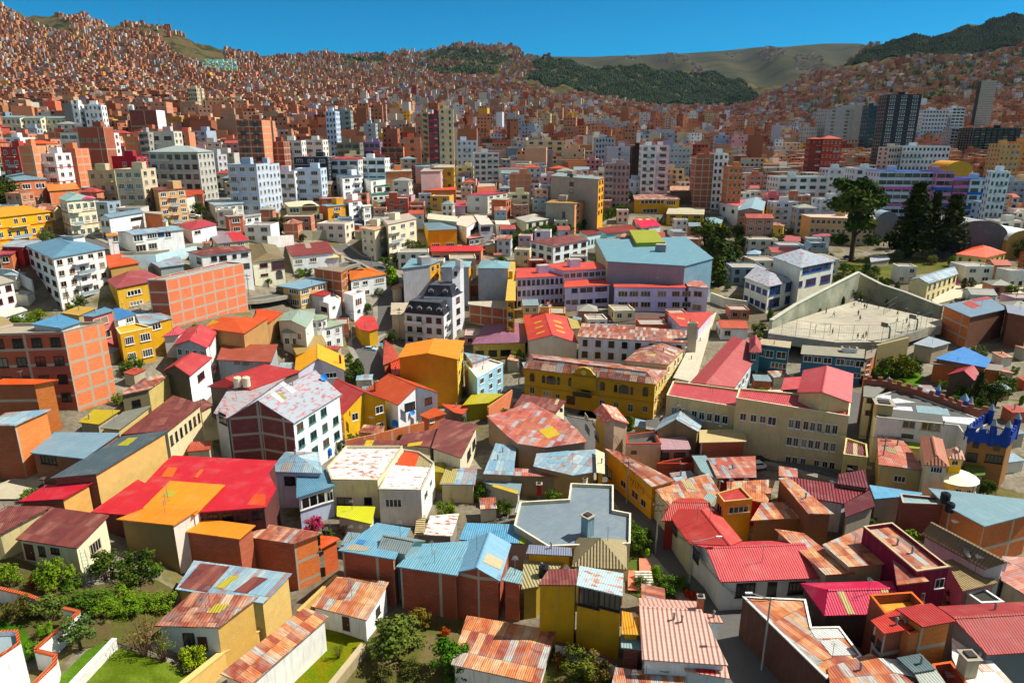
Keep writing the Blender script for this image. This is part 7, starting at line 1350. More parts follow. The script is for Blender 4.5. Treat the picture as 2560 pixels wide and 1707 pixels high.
def turret(label, T, u, v, h, rad, key, rk, topv=None):
    p = atg(*tp(T, u, v), h); g = ground(p.x, p.y); r = empty('round_tower', (p.x, p.y, g), label, 'tower'); m = MB(); m.cyl((0,0,-1), (0,0,h), rad, rad, key, 16); m.build('wall', r)
    m = MB(); m.cyl((0,0,h), (0,0,h + .8), rad * 1.15, rad * .1, rk, 16); m.build('roof', r)
    for k in range(4):
        a = -1.9 + k * .5; q = bpy.data.objects.new('window', wmesh('w2')[2]); COL.objects.link(q); q.parent = r; q.location = (rad * math.cos(a), rad * math.sin(a), h - 1.4); q.rotation_euler = (0, 0, a + math.pi / 2); q.scale = (.8, 1, 1.3)
turret('round white turret with olive green cap among the sage roofs', (1,1), 540, 1345, 8, 3.0, 'plaster:e4e6e2', 'sheet:9cac8c:1')
turret('round cream bay with white rim at end of the yellow cream house', (3,2), 1715, 1235, 4.6, 3.0, 'plaster:d4bc78', 'slab:e8e0c8')
# colegio pediment
root, P, Z0, org, rh = COLEGIO; a, b = P[0], P[1]; d = (b - a).normalized(); nn = Vector((d.y, -d.x, 0)); L = (b - a).length; c = a + d * L * .475 + nn * .15; m = MB(); yw = math.atan2(d.y, d.x)
prof = [(-2.9,-3.4),(2.9,-3.4),(2.9,.3),(2.3,.5),(1.9,1.1),(1.2,1.7),(0,2.0),(-1.2,1.7),(-1.9,1.1),(-2.3,.5),(-2.9,.3)]
f1 = [c + d * x + Vector((0, 0, z)) for x, z in prof]; f0 = [p - nn * .5 for p in f1]; m.face(f1, 'plaster:b08818')
for i in range(len(prof)): j = (i + 1) % len(prof); m.face([f0[i], f0[j], f1[j], f1[i]], 'plaster:c8a850')
m.box(tuple(c + nn * .12 + Vector((0, 0, -.1))), (6.3, .3, .25), 'plaster:8c6c14', yw); m.cyl(c + nn * .02 + Vector((0, 0, .7)), c + nn * .2 + Vector((0, 0, .7)), .6, .6, 'plaster:d0b870', 12)
for sx in (-2.9, 2.9): q = c + d * sx; m.cyl(q, q + Vector((0, 0, 1.5)), .25, .08, 'plaster:8c8070', 8)
m.build('pediment', root, org); m = MB(); q = c + nn * .8 + Vector((0, 0, -4.6)); m.box(tuple(q), (4.2, 1.3, .2), 'plaster:4c3c20', yw); m.box(tuple(q + nn * .6 + Vector((0, 0, .5))), (4.2, .06, .9), 'flat:20201c:.5', yw); m.build('balcony', root, org)
# ------------------------------------------------------------------ small things
def tank(label, T, u, v, r_, h_, key, hh=None, group=None):
    x, y = tp(T, u, v); best = None
    ro = Vector((0, 0, CAMZ)); rd = Vector(ray(x, y)).normalized(); ok, loc, nrm, idx, ob, mt = sc.ray_cast(DG(), ro, rd)
    if not ok: return
    r = empty('water_tank', loc, label, 'water tank', group); m = MB(); m.cyl((0,0,0), (0,0,h_), r_, r_, key, 14, False); m.cyl((0,0,h_), (0,0,h_ + .15), r_, r_ * .8, key, 14); m.build('barrel', r); m = MB(); m.cyl((0,0,h_ + .15), (0,0,h_ + .28), r_ * .3, r_ * .3, key, 10); m.build('lid', r)
_dg = []
def DG():
    if not _dg: _dg.append(bpy.context.evaluated_depsgraph_get())
    return _dg[0]
for a in (('black water tank on the tan tiled roof beside the mustard house',(2,3),290,580,.65,1.3,'flat:181c20:.4'),('black water tank at the right end of the dark brick house',(3,2),1620,1475,.65,1.4,'flat:181c20:.4'),('second black water tank on the edge of the grey blue roof',(3,2),1665,1555,.6,1.2,'flat:181c20:.4'),
 ('left cream water tank on a stand above the grey pink wing',(1,2),-165,410,.75,1.8,'plaster:dcd4b8'),('right cream water tank on a stand above the grey pink wing',(1,2),-85,410,.75,1.8,'plaster:dcd4b8'),('blue water tank on the ground behind white apartment house',(1,2),675,1040,.5,1.2,'flat:2068c0:.4'),('bright blue water tank beside the white gable house',(1,2),1285,765,.9,.9,'flat:2078d0:.4'),
 ('left white tank on the brown brick box',(0,0),1190,1010,.9,2.6,'plaster:e4e4e0'),('right white tank on the brown brick box',(0,0),1218,1010,.9,2.6,'plaster:e4e4e0')): tank(*a)
def dish(label, T, u, v, key, s=.6):
    ro = Vector((0, 0, CAMZ)); rd = Vector(ray(*tp(T, u, v))).normalized(); ok, loc, nrm, *_ = sc.ray_cast(DG(), ro, rd)
    if not ok: return
    r = empty('satellite_dish', loc, label, 'satellite dish'); m = MB(); c = Vector((0, -.5, .5)); ax = Vector((.4, -.7, .6)).normalized(); u_ = ax.orthogonal().normalized(); w_ = ax.cross(u_); n = 14
    for k in range(3):
        r0, r1 = s * k / 3, s * (k + 1) / 3
        for i in range(n):
            a0, a1 = 6.2832 * i / n, 6.2832 * (i + 1) / n; q = lambda a, rr: c + (u_ * math.cos(a) + w_ * math.sin(a)) * rr + ax * (rr * rr * .35)
            m.face([q(a0, r0 + .001), q(a0, r1), q(a1, r1), q(a1, r0 + .001)], key)
    m.build('reflector', r); m = MB(); m.cyl((0,0,0), c, .04, .04, 'flat:808080:.4', 6); m.cyl(c, c + ax * s * .8, .02, .02, 'flat:808080:.4', 5); m.build('bracket', r)
dish('blue satellite dish on the white gable wall', (1,2), 1432, 660, 'flat:2878c8:.5', .7); dish('blue satellite dish on the golden gable house wall', (1,2), 630, 345, 'flat:2878c8:.5', .7); dish('dark satellite dish on the tan tiled roof', (3,3), 1790, 370, 'flat:303030:.5', .8)
def ladder(label, T, u0, v0, H, w=.7):
    p = atg(*tp(T, u0, v0)); r = empty('ladder', p, label, 'ladder'); m = MB(); t = Vector((-.9, 1.0, H)); s = Vector((w / 2, .1, 0))
    for sg in (1, -1): mm = MB(); mm.cyl(s * sg, s * sg * .7 + t, .06, .05, 'flat:a8b0b8:.6', 6); mm.build('rail', r)
    for i in range(9): q = t * ((i + .5) / 9.5); m.cyl(q - s, q + s, .035, .035, 'flat:b8b8b0:.6', 5)
    m.build('rungs', r)
ladder('pale wooden ladder leaning against the cream cottage', (0,3), 830, 660, 4.2)
def lamp(label, T, u, v, H, arm=(-1.8, 0), name='street_lamp', wood=False, h0=None):
    p = atg(*tp(T, u, v)); r = empty(name, p, label, 'street lamp' if name == 'street_lamp' else 'utility pole'); m = MB(); m.cyl((0,0,-.3), (0,0,H), .14, .09, 'flat:8c8c88:.6' if not wood else 'bark:4c4034', 8); m.build('pole', r)
    if name == 'street_lamp':
        m = MB(); m.cyl((0,0,H - .2), (arm[0], arm[1], H + .4), .05, .04, 'flat:9c9c9c:.5', 6); m.build('arm', r); m = MB(); m.box((arm[0] * 1.2, arm[1] * 1.2, H + .42), (.8, .28, .16), 'flat:c8d0d4:.3'); m.build('lamp_head', r)
    else:
        m = MB(); m.box((0, 0, H - .5), (1.8, .1, .12), 'bark:5c5044'); m.box((0, 0, H - 1.4), (1.2, .1, .12), 'bark:5c5044'); m.build('crossarm', r)
        m = MB()
        for x in (-.8, -.3, .3, .8): m.cyl((x, 0, H - .45), (x, 0, H - .2), .05, .03, 'flat:b8b8b0:.3', 6)
        m.build('insulators', r)
    return p + Vector((0, 0, H))
L1 = lamp('street lamp standing at the corner above pink tiled roof', (2,3), 1620, 730, 8.0, (3.0, .3))
L2 = lamp('street lamp beside dark walled house, bottom right', (2,3), 2290, 1460, 10, (-2.0, .2))
L3 = lamp('utility pole in the dark street below coral red roof', (2,3), 1315, 400, 9, name='utility_pole')
L4 = lamp('utility pole with many wires in front of the yellow school', (2,2), 765, 640, 9, name='utility_pole')
L5 = lamp('utility pole at left end of the yellow school', (2,2), 62, 420, 8, name='utility_pole')
L6 = lamp('utility pole beside long egg yolk yellow wall', (2,2), 1050, 1500, 8.5, name='utility_pole')
L7 = lamp('utility pole between the red and white roofs, centre left', (1,1), 880, 1560, 9, name='utility_pole')
L8 = lamp('utility pole with transformer by the mansard building', (1,1), 1325, 1560, 10, name='utility_pole')
L9 = lamp('street lamp in front of the large beige apartment block', (1,1), 1065, 880, 9)
L10 = lamp('utility pole in front of tall white apartment building', (0,1), 775, 1250, 9, name='utility_pole')
L11 = lamp('utility pole right of the huge brick wall', (0,1), 2300, 1280, 10, name='utility_pole')
L12 = lamp('double armed lamp above the yellow building', (0,1), 410, 345, 10)
L13 = lamp('utility pole at the right end of cream school', (3,2), 1010, 1330, 9, name='utility_pole')
L14 = lamp('tall floodlight mast near the hedge road', (2,1), 935, 300, 13)
def wire(label, a, b, n=3, sag=1.2, off=.35):
    r = empty('power_line', a, label, 'cable'); m = MB()
    for k in range(n):
        o = Vector(((k - (n - 1) / 2) * off, 0, -.25 * (k % 2))); pts = [a.lerp(b, i / 10) + o - Vector((0, 0, sag * (1 + .2 * k) * 4 * (i / 10) * (1 - i / 10))) for i in range(11)]
        for p, q in zip(pts, pts[1:]): m.cyl(p, q, .022, .022, 'flat:141414:.7', 3, False)
    m.build('wires', r, a)
wire('bundle of black cables from school pole down to the street', L4, L6, 5, 1.5); wire('cables along the front of the yellow school', L5, L4, 4); wire('cables across the dark street to the lamp post', L6, L3, 3); wire('cables over the street beside coral roof', L3, L1, 4); wire('cables crossing the bottom right street', L1, L2, 5, 2); wire('cables from school pole to cream school corner', L4, L13, 3, 2)
wire('cables in the steep centre street', L7, L8, 3); wire('thin cables below the tall white apartment building', L10, L11, 2, 2)
def wheelset(m): pass
CARP = {}
def car_meshes(col):
    if col in CARP: return CARP[col]
    pr = [(-2.1,.35),(2.1,.35),(2.15,.75),(1.95,.92),(1.15,1.0),(.55,1.42),(-1.0,1.45),(-1.75,1.02),(-2.12,.95)]; b = MB(); k = 'flat:%s:.3' % col
    L = [Vector((x, -.85, z)) for x, z in pr]; Rr = [Vector((x, .85, z)) for x, z in pr]
    for q in (4, 5, 6, 7):
        if q in (5, 6): L[q].y = -.68; Rr[q].y = .68
    b.face(L, k); b.face(Rr[::-1], k)
    for i in range(len(pr)): j = (i + 1) % len(pr); b.face([L[j], L[i], Rr[i], Rr[j]], k)
    g = MB(); gk = 'flat:101418:.15'
    def lp(a, c, t, s): return a.lerp(c, t)
    g.face([Vector((1.1,-.7,1.03)),Vector((1.1,.7,1.03)),Vector((.58,.6,1.41)),Vector((.58,-.6,1.41))], gk); g.face([Vector((-1.7,.7,1.06)),Vector((-1.7,-.7,1.06)),Vector((-1.03,-.6,1.44)),Vector((-1.03,.6,1.44))], gk)
    for s in (-1, 1):
        f = [Vector((.95, s * .84, 1.02)), Vector((.5, s * .72, 1.38)), Vector((-.95, s * .72, 1.4)), Vector((-1.5, s * .84, 1.04))]; f = f if s > 0 else f[::-1]; g.face(f, gk)
    w = MB(); w.cyl((0, -.1, 0), (0, .1, 0), .33, .33, 'flat:101010:.8', 12); h = MB(); h.cyl((0, -.12, 0), (0, .12, 0), .18, .18, 'flat:a8a8a8:.3', 8)
    o = []
    for m, n in ((b, 'body'), (g, 'windows'), (w, 'wheel'), (h, 'rim')): q = m.build(n); o.append(q.data); bpy.data.objects.remove(q)
    CARP[col] = o; return o
def car(label, T, u, v, yaw, col):
    p = atg(*tp(T, u, v)) + Vector((0, 0, .17)); r = empty('parked_car', p, label, 'car', None, R(yaw)); b, g, w, h = car_meshes(col)
    for me, n in ((b, 'body'), (g, 'windows')): q = bpy.data.objects.new(n, me); COL.objects.link(q); q.parent = r
    for x in (-1.3, 1.3):
        for y in (-.78, .78):
            q = bpy.data.objects.new('wheel', w); COL.objects.link(q); q.parent = r; q.location = (x, y, .33); q2 = bpy.data.objects.new('rim', h); COL.objects.link(q2); q2.parent = q
for a in (('silver blue car parked on the centre street',(1,2),1045,95,-10,'98b0c0'),('blue car half hidden on the centre street',(1,2),1085,50,-10,'2880b8'),('dark blue car on the steep street beside beige apartment block',(1,1),895,880,-30,'2c3c4c'),('white car in front of the cream school',(2,2),2255,1170,10,'e0e0e0'),('dark car parked behind the white one at the school',(2,2),2270,1130,10,'202428'),
 ('white car under the trees right of tan building',(0,1),1780,435,5,'d8dce0'),('silver car beside the white car near tan building',(0,1),1660,445,5,'a8b8b8'),('grey car parked below the mansard house',(0,1),1745,150,10,'788488'),('blue car in front of the mansard house',(0,1),2045,238,8,'3c5070'),('white car at the mansard house gate',(0,1),2320,232,8,'e0e0e4'),('silver car on the road bend above the hedge',(2,1),1020,285,20,'b0b4b8'),('dark car under trees near green awning',(2,1),1900,600,10,'283440'),('blue car in shade beside cypress garden',(3,1),740,815,-20,'284060'),('dark car in street before the yellow school',(2,2),690,590,15,'202428')): car(*a)
def stairs(label, T, u, v, n, w, yaw, key='slab:d8d4c4', up=.18, run=.35):
    p = atg(*tp(T, u, v)); r = empty('garden_steps', p, label, 'stairs', None, R(yaw)); m = MB()
    for i in range(n): m.box((0, run * i, up * (i + .5) - .3), (w, run * 1.02, up + .6), key)
    m.build('steps', r)
stairs('white garden steps beside the salmon terrace', (2,3), 1225, 700, 7, 2.4, 0); stairs('garden steps with wooden treads beside peeling white roof', (1,3), 1495, 210, 10, 1.4, 0, 'slab:c8b48c'); stairs('long dark stairs behind the navy windowed school court', (3,1), 420, 1180, 5, 5, 20)
# pink striped terraces by the villa
for i, (u, v) in enumerate(((1800,1060),(1915,1035),(2045,1020),(2160,1010),(2280,1000))):
    p = atg(*tp((3,1), u, v)); r = empty('terrace_steps', p, 'pink and white striped terrace steps, %s' % ('leftmost of five','second from left','middle of five','second from right','rightmost of five')[i], 'stairs', 'pink striped terraces by the orange roofed villa', R(-14)); m = MB()
    for k in range(5): m.box((0, k * 1.5, .2 + k * .3), (4.5, .75, .5), 'slab:b86880'); m.box((0, k * 1.5 + .75, .2 + k * .3), (4.6, .75, .4), 'slab:d8d0c4')
    m.build('steps', r)
# two big curved roof halls right of the conifers
def vault(label, T, u0, u1, v, h, dep, rk, wk, yaw=0, rise=5, Y=None):
    x0, y0 = tp(T, u0, v); x1, _ = tp(T, u1, v); A = atg(x0, y0, h); Bq = atz(x1, y0, A.z); Bq = Vector((Bq.x, A.y, A.z)) ; w = Bq.x - A.x; g = min(ground(A.x, A.y), ground(Bq.x, Bq.y)); r = empty('vaulted_hall', (A.x + w / 2, A.y, g), label, 'hall', None, R(yaw)); z = A.z - g; m = MB(); wl = MB(); n = 14
    arc = [(w / 2 * math.cos(math.pi * (1 - i / n)), z + rise * math.sin(math.pi * i / n)) for i in range(n + 1)]
    for (xa, za), (xb, zb) in zip(arc, arc[1:]): m.face([(xa, 0, za), (xb, 0, zb), (xb, dep, zb), (xa, dep, za)], rk)
    m.build('roof', r); wl.face([(-w / 2, .1, -2), (w / 2, .1, -2)] + [(x, .1, zz) for x, zz in arc[::-1]], wk); wl.face([(-w / 2, .1, -2), (-w / 2, dep, -2), (-w / 2, dep, z), (-w / 2, .1, z)][::-1], wk); wl.face([(w / 2, .1, -2), (w / 2, dep, -2), (w / 2, dep, z), (w / 2, .1, z)], wk); wl.build('wall', r)
vault('striped silver vaulted hall roof behind conifers', (3,1), 990, 1200, 480, 8, 22, 'rust:bluer:1.4:9', 'sheet:8c949c:1', 0, 5)
vault('large dark sheet metal hall at right of the conifers', (3,1), 1660, 2200, 600, 9, 26, 'sheet:b4b8b8:1.4', 'sheet:5c6468:1', 0, 6)
vault('bright white vaulted hall roof at the right edge', (3,1), 2200, 2520, 640, 7, 22, 'slab:e8ecec', 'plaster:a88c50', 0, 4)
vault('yellow domed hall roof peeking below the white twin block', (3,0), 1640, 1880, 1560, 12, 18, 'sheet:f0a810:1.4', 'plaster:c8a040', 0, 5)
# radio masts on the left rim
for i, (u, v, H) in enumerate(((1345,235,45),(1470,235,48),(1062,200,38))):
    p = atg(*tp((0,0), u, v)); r = empty('radio_mast', p, 'thin radio mast on the left mountain rim, %s' % ('middle','right','left')[i], 'mast'); m = MB(); m.cyl((0,0,-5), (0,0,H * 2.2), 1.0, .5, 'flat:70685c:.6', 4); m.build('lattice', r); m = MB(); m.cyl((0,0,H * 2.2), (0,0,H * 2.5), .3, .1, 'flat:b04030:.6', 4); m.build('antenna', r)
p = atg(*tp((0,0), 418, 555)); r = empty('cable_car_pylon', p, 'tall white cable car pylon on left hillside', 'pylon'); m = MB(); m.cyl((0,0,-2), (0,0,38), 1.2, .7, 'flat:b8b8b0:.5', 8); m.build('column', r); m = MB(); m.box((0,0,38), (7, .8, .8), 'flat:c8c8c8:.5'); m.build('crossarm', r)

# hand painted red scrawl on the egg yolk yellow wall
root, P, Z0, org = THINGS['long egg yolk yellow street wall house with sloping rust roof and red graffiti']; a, b = P[3], P[0]; d = (b - a); d.z = 0; L = d.length; d.normalize(); nn = Vector((d.y, -d.x, 0)); a = a + nn * -.32; m = MB(); rr = random.Random(3); x = L * .5
for k in range(7):
    pts = [(x + rr.uniform(-.1, .5), Z0 - 1.5 - rr.uniform(0, 1.3)) for _ in range(4)]; x += .75
    for p, q in zip(pts, pts[1:]):
        A_, B_ = [Vector((a.x, a.y, 0)) + d * s + Vector((0, 0, z)) + nn * .05 for s, z in (p, q)]; m.cyl(A_, B_, .045, .045, 'flat:a02818:.8', 4, False)
m.build('graffiti', root, org)
# ------------------------------------------------------------------ fill between surveyed buildings, then the far city
PXV = Matrix.Identity(3)
def proj(p):
    d = p[1] * CP - (p[2] - CAMZ) * SP; up = p[1] * SP + (p[2] - CAMZ) * CP
    return 1280 + F * p[0] / d, 853.5 - F * up / d, d
def inpoly(x, y, P):
    c = False
    for i in range(len(P)):
        a, b = P[i], P[i - 1]
        if (a[1] > y) != (b[1] > y) and x < (b[0] - a[0]) * (y - a[1]) / (b[1] - a[1]) + a[0]: c = not c
    return c
LAND = []
for lb, (root, P, Z0, org) in THINGS.items():
    c = sum(P, Vector()) / len(P); x, y, d = proj(c)
    s = lb.split(',')[0]
    for w in (' with ', ' beside ', ' left of ', ' right of ', ' behind ', ' below ', ' above ', ' at ', ' in front ', ' near ', ' under ', ' between ', ' by ', ' among ', ' over ', ' on ', ' of '): s = s.split(w)[0]
    if len(s.split()) >= 3: LAND.append((x, y, s))
LSEEN = {}
for l in LAND: LSEEN[l[2]] = LSEEN.get(l[2], 0) + 1
LAND = [l for l in LAND if LSEEN[l[2]] == 1]
USED = set(THINGS)
NUMW = {1: 'one', 2: 'two', 3: 'three', 4: 'four', 5: 'five', 6: 'six', 7: 'seven', 8: 'eight'}
def autolabel(desc, p):
    x, y, d = proj(p); best = sorted(LAND, key=lambda l: (l[0] - x) ** 2 + (2 * (l[1] - y)) ** 2)
    for l in best[:14]:
        dx, dy = x - l[0], y - l[1]
        for rel in ((('right of' if dx > 0 else 'left of') if abs(dx) > abs(dy) * 1.5 else ('below' if dy > 0 else 'above')), ('just ' + ('right of' if dx > 0 else 'left of'))):
            lab = desc + ' ' + rel + ' ' + l[2]
            if lab not in USED and len(lab.split()) <= 16: USED.add(lab); return lab
    return desc + ' on the hillside'
NOBUILD = [  # picture regions of bare cliff, wood, playing field and gardens where nothing is built
 [(395,85),(470,90),(560,118),(565,165),(520,168),(480,150),(430,130)], [(20,22),(120,28),(185,60),(150,78),(60,50)], [(150,60),(190,80),(178,85),(140,75)], [(245,58),(430,72),(440,85),(250,66)],
 [(1290,135),(1420,156),(1600,168),(1750,178),(1850,205),(1900,245),(1870,262),(1700,268),(1560,252),(1480,232),(1380,222),(1320,200),(1340,170)],
 [(2100,166),(2180,118),(2240,95),(2400,62),(2480,40),(2700,20),(2700,105),(2560,110),(2480,128),(2400,140),(2300,140),(2200,152),(2130,172)],
 [(1050,132),(1150,124),(1250,140),(1290,150),(1230,165),(1150,152),(1060,150)], [(860,143),(960,140),(960,156),(860,160)], [(1060,168),(1240,172),(1250,188),(1100,186)], [(1310,182),(1345,190),(1370,215),(1345,228),(1318,215)],
 [(1900,860),(1900,740),(2150,680),(2380,740),(2480,800),(2200,870)], [(2060,470),(2450,420),(2450,600),(2560,640),(2560,700),(2150,700),(2060,640)], [(1720,540),(1870,520),(1860,700),(1780,720)], [(2180,850),(2330,860),(2330,990),(2160,960)]]
def nobuild(x, y): return any(inpoly(x, y, P) for P in NOBUILD)
BRK = ['c88464', 'b87458', 'd0a084', 'c09074', 'd8b090', 'cc8c6a', 'ac6c4e', 'c4845e', 'a0664c', 'd09878', 'b08870']
MIXC = ['e0dccc', 'd0c8b4', 'c8c4bc', 'dcd0a8', 'e8e8e8', 'b8bcc0', 'd8b890', 'a8b4c4', 'c89ca0', 'd8a850', '90a8b8', 'c8d0d8', 'b05848', 'e4d8c8']
TOPS = ['a8a094', '988c80', 'b8b0a4', '8c8078', 'a0a8ac', 'b06048', '94a4a8', 'a85040', '7c7468', 'c4bcb0', 'c87048']
CNAME = {'e0dccc':'off white','d0c8b4':'beige','c8c4bc':'pale grey','dcd0a8':'cream','e8e8e8':'white','b8bcc0':'grey','d8b890':'sand coloured','a8b4c4':'blue grey','c89ca0':'dusty pink','d8a850':'ochre','90a8b8':'slate blue','c8d0d8':'pale blue','b05848':'brick red','e4d8c8':'ivory'}
rg = random.Random(11)
def occupied(x, y, r):
    for a, b, q in OCC:
        if (a - x) ** 2 + (b - y) ** 2 < (q + r * .75) ** 2: return True
    for P, a, b, q in OCCP:
        if (a - x) ** 2 + (b - y) ** 2 > (q + r) ** 2: continue
        if inpoly(x, y, P): return True
        for i in range(len(P)):
            x0, y0 = P[i - 1]; x1, y1 = P[i]; dx, dy = x1 - x0, y1 - y0; t = max(0, min(1, ((x - x0) * dx + (y - y0) * dy) / (dx * dx + dy * dy + 1e-9)))
            if (x0 + t * dx - x) ** 2 + (y0 + t * dy - y) ** 2 < (r * .85) ** 2: return True
    return False
nfill = 0
OCCP.append(([(p.x, p.y) for p in CP_], sum(p.x for p in CP_) / len(CP_), sum(p.y for p in CP_) / len(CP_), 60))
cand = []
Yv = 190.0
while Yv < 420:
    u = -.9
    while u < .9:
        cand.append((u * Yv + rg.uniform(-4, 4), Yv + rg.uniform(-4, 4))); u += 9.5 / Yv
    Yv += 9
Yv = 196.
while Yv < 400:
    u = -.88
    while u < .88: cand.append((u * Yv + rg.uniform(-2, 2), Yv + rg.uniform(-2, 2))); u += 6.5 / Yv
    Yv += 6.5
SEEN = 0
for X, Y in cand:
    SEEN += 1
    if nfill >= 520: break
    z = ground(X, Y); x, y, d = proj((X, Y, z))
    if x < -60 or x > 2620 or nobuild(x, y): continue
    rr = (6.2 if Y > 230 else 5.0) if SEEN < len(cand) * .36 else 4.0
    if occupied(X, Y, rr): continue
    w, dp = (rg.uniform(8.5, 11.5), rg.uniform(8, 10)) if rr > 6 else (rg.uniform(6, 8.5), rg.uniform(6, 8)) if rr > 4.5 else (rg.uniform(5, 6.6), rg.uniform(5, 6.4)); st = rg.choice((2, 2, 3, 3, 4)) if x < 1200 else rg.choice((2, 3, 3, 4, 5))
    if Y < 290: st = min(st, 2)
    if Y < 225: st = 1
    if rr < 4.5: st = min(st, 2)
    yaw = R(rg.choice((12, 6, 16, -8, 0)) if x < 1100 else rg.choice((-8, -4, 0, 6))); c, s = math.cos(yaw), math.sin(yaw)
    h = st * 2.9; Zt = z + h; dv = Vector((c, s, 0)); sv = Vector((-s, c, 0)); C0 = Vector((X, Y, Zt))
    P = [C0 - dv * w / 2 - sv * dp / 2, C0 + dv * w / 2 - sv * dp / 2, C0 + dv * w / 2 + sv * dp / 2, C0 - dv * w / 2 + sv * dp / 2]
    brick = rg.random() < (.38 if x < 1000 else .28)
    if brick: k = rg.choice(BRK[:4]); wall = 'brick:' + rg.choice(('c86c4c', 'b86044', 'd07c58')) + ':3.4:2.9'; cn = 'orange brick'
    else: k = rg.choice(MIXC); wall = 'plaster:' + k; cn = CNAME[k]
    rt = rg.choice(('flat', 'flat', 'flat', 'gx', 'hip')); rf = 'slab:a49c90' if rt == 'flat' else rg.choice(('sheet:b84c40:1', 'sheet:8ca4ac:1', 'rust:rust:1:2', 'sheet:c8502c:1', 'sheet:a8a89c:1'))
    rn = {'slab:a49c90': 'flat concrete roof', 'sheet:b84c40:1': 'red roof', 'sheet:8ca4ac:1': 'blue grey roof', 'rust:rust:1:2': 'rust roof', 'sheet:c8502c:1': 'orange roof', 'sheet:a8a89c:1': 'pale roof'}[rf]
    fr = .0 if (brick and rg.random() < .4) else .45
    win = '' if fr == 0 else '0:%dx%d%s/.45' % (st, 3 if w > 10 else 2, rg.choice(('n2', 'w2', 'd2')))
    if fr and rg.random() < .6: win += ',%d:%dx2n2/.4' % (1 if x < 1300 else 3, st)
    lab = autolabel('%s %s storey %s, %s,' % (cn, NUMW[st], rg.choice(('block', 'house', 'building')), rn), P[0])
    BP('brick_building' if brick else 'apartment_building' if st > 2 else 'house', lab, P, h, rt, 1.4, None, wall, rf, win, par=.3 if rt == 'flat' else 0, cat='building' if brick else 'apartment building' if st > 2 else 'house', band=None)
    nfill += 1
# small lean-tos, yard walls and shrubs in the leftover gaps between the near houses
ng = 0
for _ in range(5200):
    if ng >= 230: break
    Y = rg.uniform(62, 300); X = rg.uniform(-.8, .8) * Y
    if occupied(X, Y, 2.3): continue
    z = ground(X, Y); x, y, d = proj((X, Y, z))
    if x < -20 or x > 2580 or y > 1690 or (nobuild(x, y) and not inpoly(x, y, NOBUILD[10])) or (x < 520 and y > 1330) or (640 < x < 1160 and y > 1530): continue
    ng += 1; t = rg.random(); p = Vector((X, Y, z))
    if t < .5 or nobuild(x, y): plant_at(p, rg.uniform(2.2, 4.8), rg.choice(('bush', 'bush', 'round', 'column')), rg.choice((G1, G2, G3, G4)), autolabel(rg.choice(('small green shrub', 'leafy yard tree', 'dark garden shrub', 'pale green bush')), p), None, 1, ng, 'shrub', 'shrubs in the gaps between houses')
    else:
        yw = R(rg.choice((12, 6, -10, 80, 95))); c, s = math.cos(yw), math.sin(yw); w, dp = rg.uniform(2.6, 4.6), rg.uniform(2.2, 3.6); hh = rg.uniform(2.1, 2.9); C0 = Vector((X, Y, z + hh)); dv = Vector((c, s, 0)) * w / 2; sv = Vector((-s, c, 0)) * dp / 2
        Q = [C0 - dv - sv, C0 + dv - sv, C0 + dv + sv + Vector((0, 0, .4)), C0 - dv + sv + Vector((0, 0, .4))]
        rk, rn = rg.choice((('rust:rusty', 'rust roof'), ('rust:bluer', 'tin roof'), ('sheet:8ca0a8:1', 'grey sheet roof'), ('sheet:b8503c:1', 'red roof'), ('rust:rust', 'brown rust roof'))); wk, wn = rg.choice((('plaster:d8d0bc', 'cream'), ('brick:b85c3c', 'brick'), ('adobe:b89c6c', 'adobe'), ('plaster:b0a890', 'grey')))
        BP('shed', autolabel('%s lean-to with %s,' % (wn, rn), p), Q, hh, 'mono', wall=wk, rf=rk, over=.15, group=None)
# far city: one mass of thousands of small houses on terrain
rs = np.random.RandomState(5)
VV, CC, UU = [], [], []
def lin(h): return hx(h)[:3]
LB = [lin(c) for c in BRK]; LM = [lin(c) for c in MIXC]; LT = [lin(c) for c in TOPS]
def addbox(X, Y, z0, w, dp, h, yaw, col, top, win=1.0):
    c, s = math.cos(yaw), math.sin(yaw); hw, hd = w / 2, dp / 2
    cs = [(X + i * hw * c - j * hd * s, Y + i * hw * s + j * hd * c) for i, j in ((-1, -1), (1, -1), (1, 1), (-1, 1))]
    b = z0 - 4 - w * .25; t = z0 + h; ou = rs.randint(0, 400) * 2.9
    for q, (a, e) in enumerate(((0, 1), (1, 2), (2, 3), (3, 0))):
        L = w if q % 2 == 0 else dp; A, Bq = cs[a], cs[e]; o = ou + q * 29
        VV.extend(((A[0], A[1], b), (Bq[0], Bq[1], b), (Bq[0], Bq[1], t), (A[0], A[1], t)))
        UU.extend(((o, b - t), (o + L, b - t), (o + L, 0), (o, 0))); CC.extend((col + (win,),) * 4)
    VV.extend(((cs[0][0], cs[0][1], t), (cs[1][0], cs[1][1], t), (cs[2][0], cs[2][1], t), (cs[3][0], cs[3][1], t))); UU.extend(((0, 0),) * 4); CC.extend((top + (0.,),) * 4)
Yv = 300.0; nb = 0
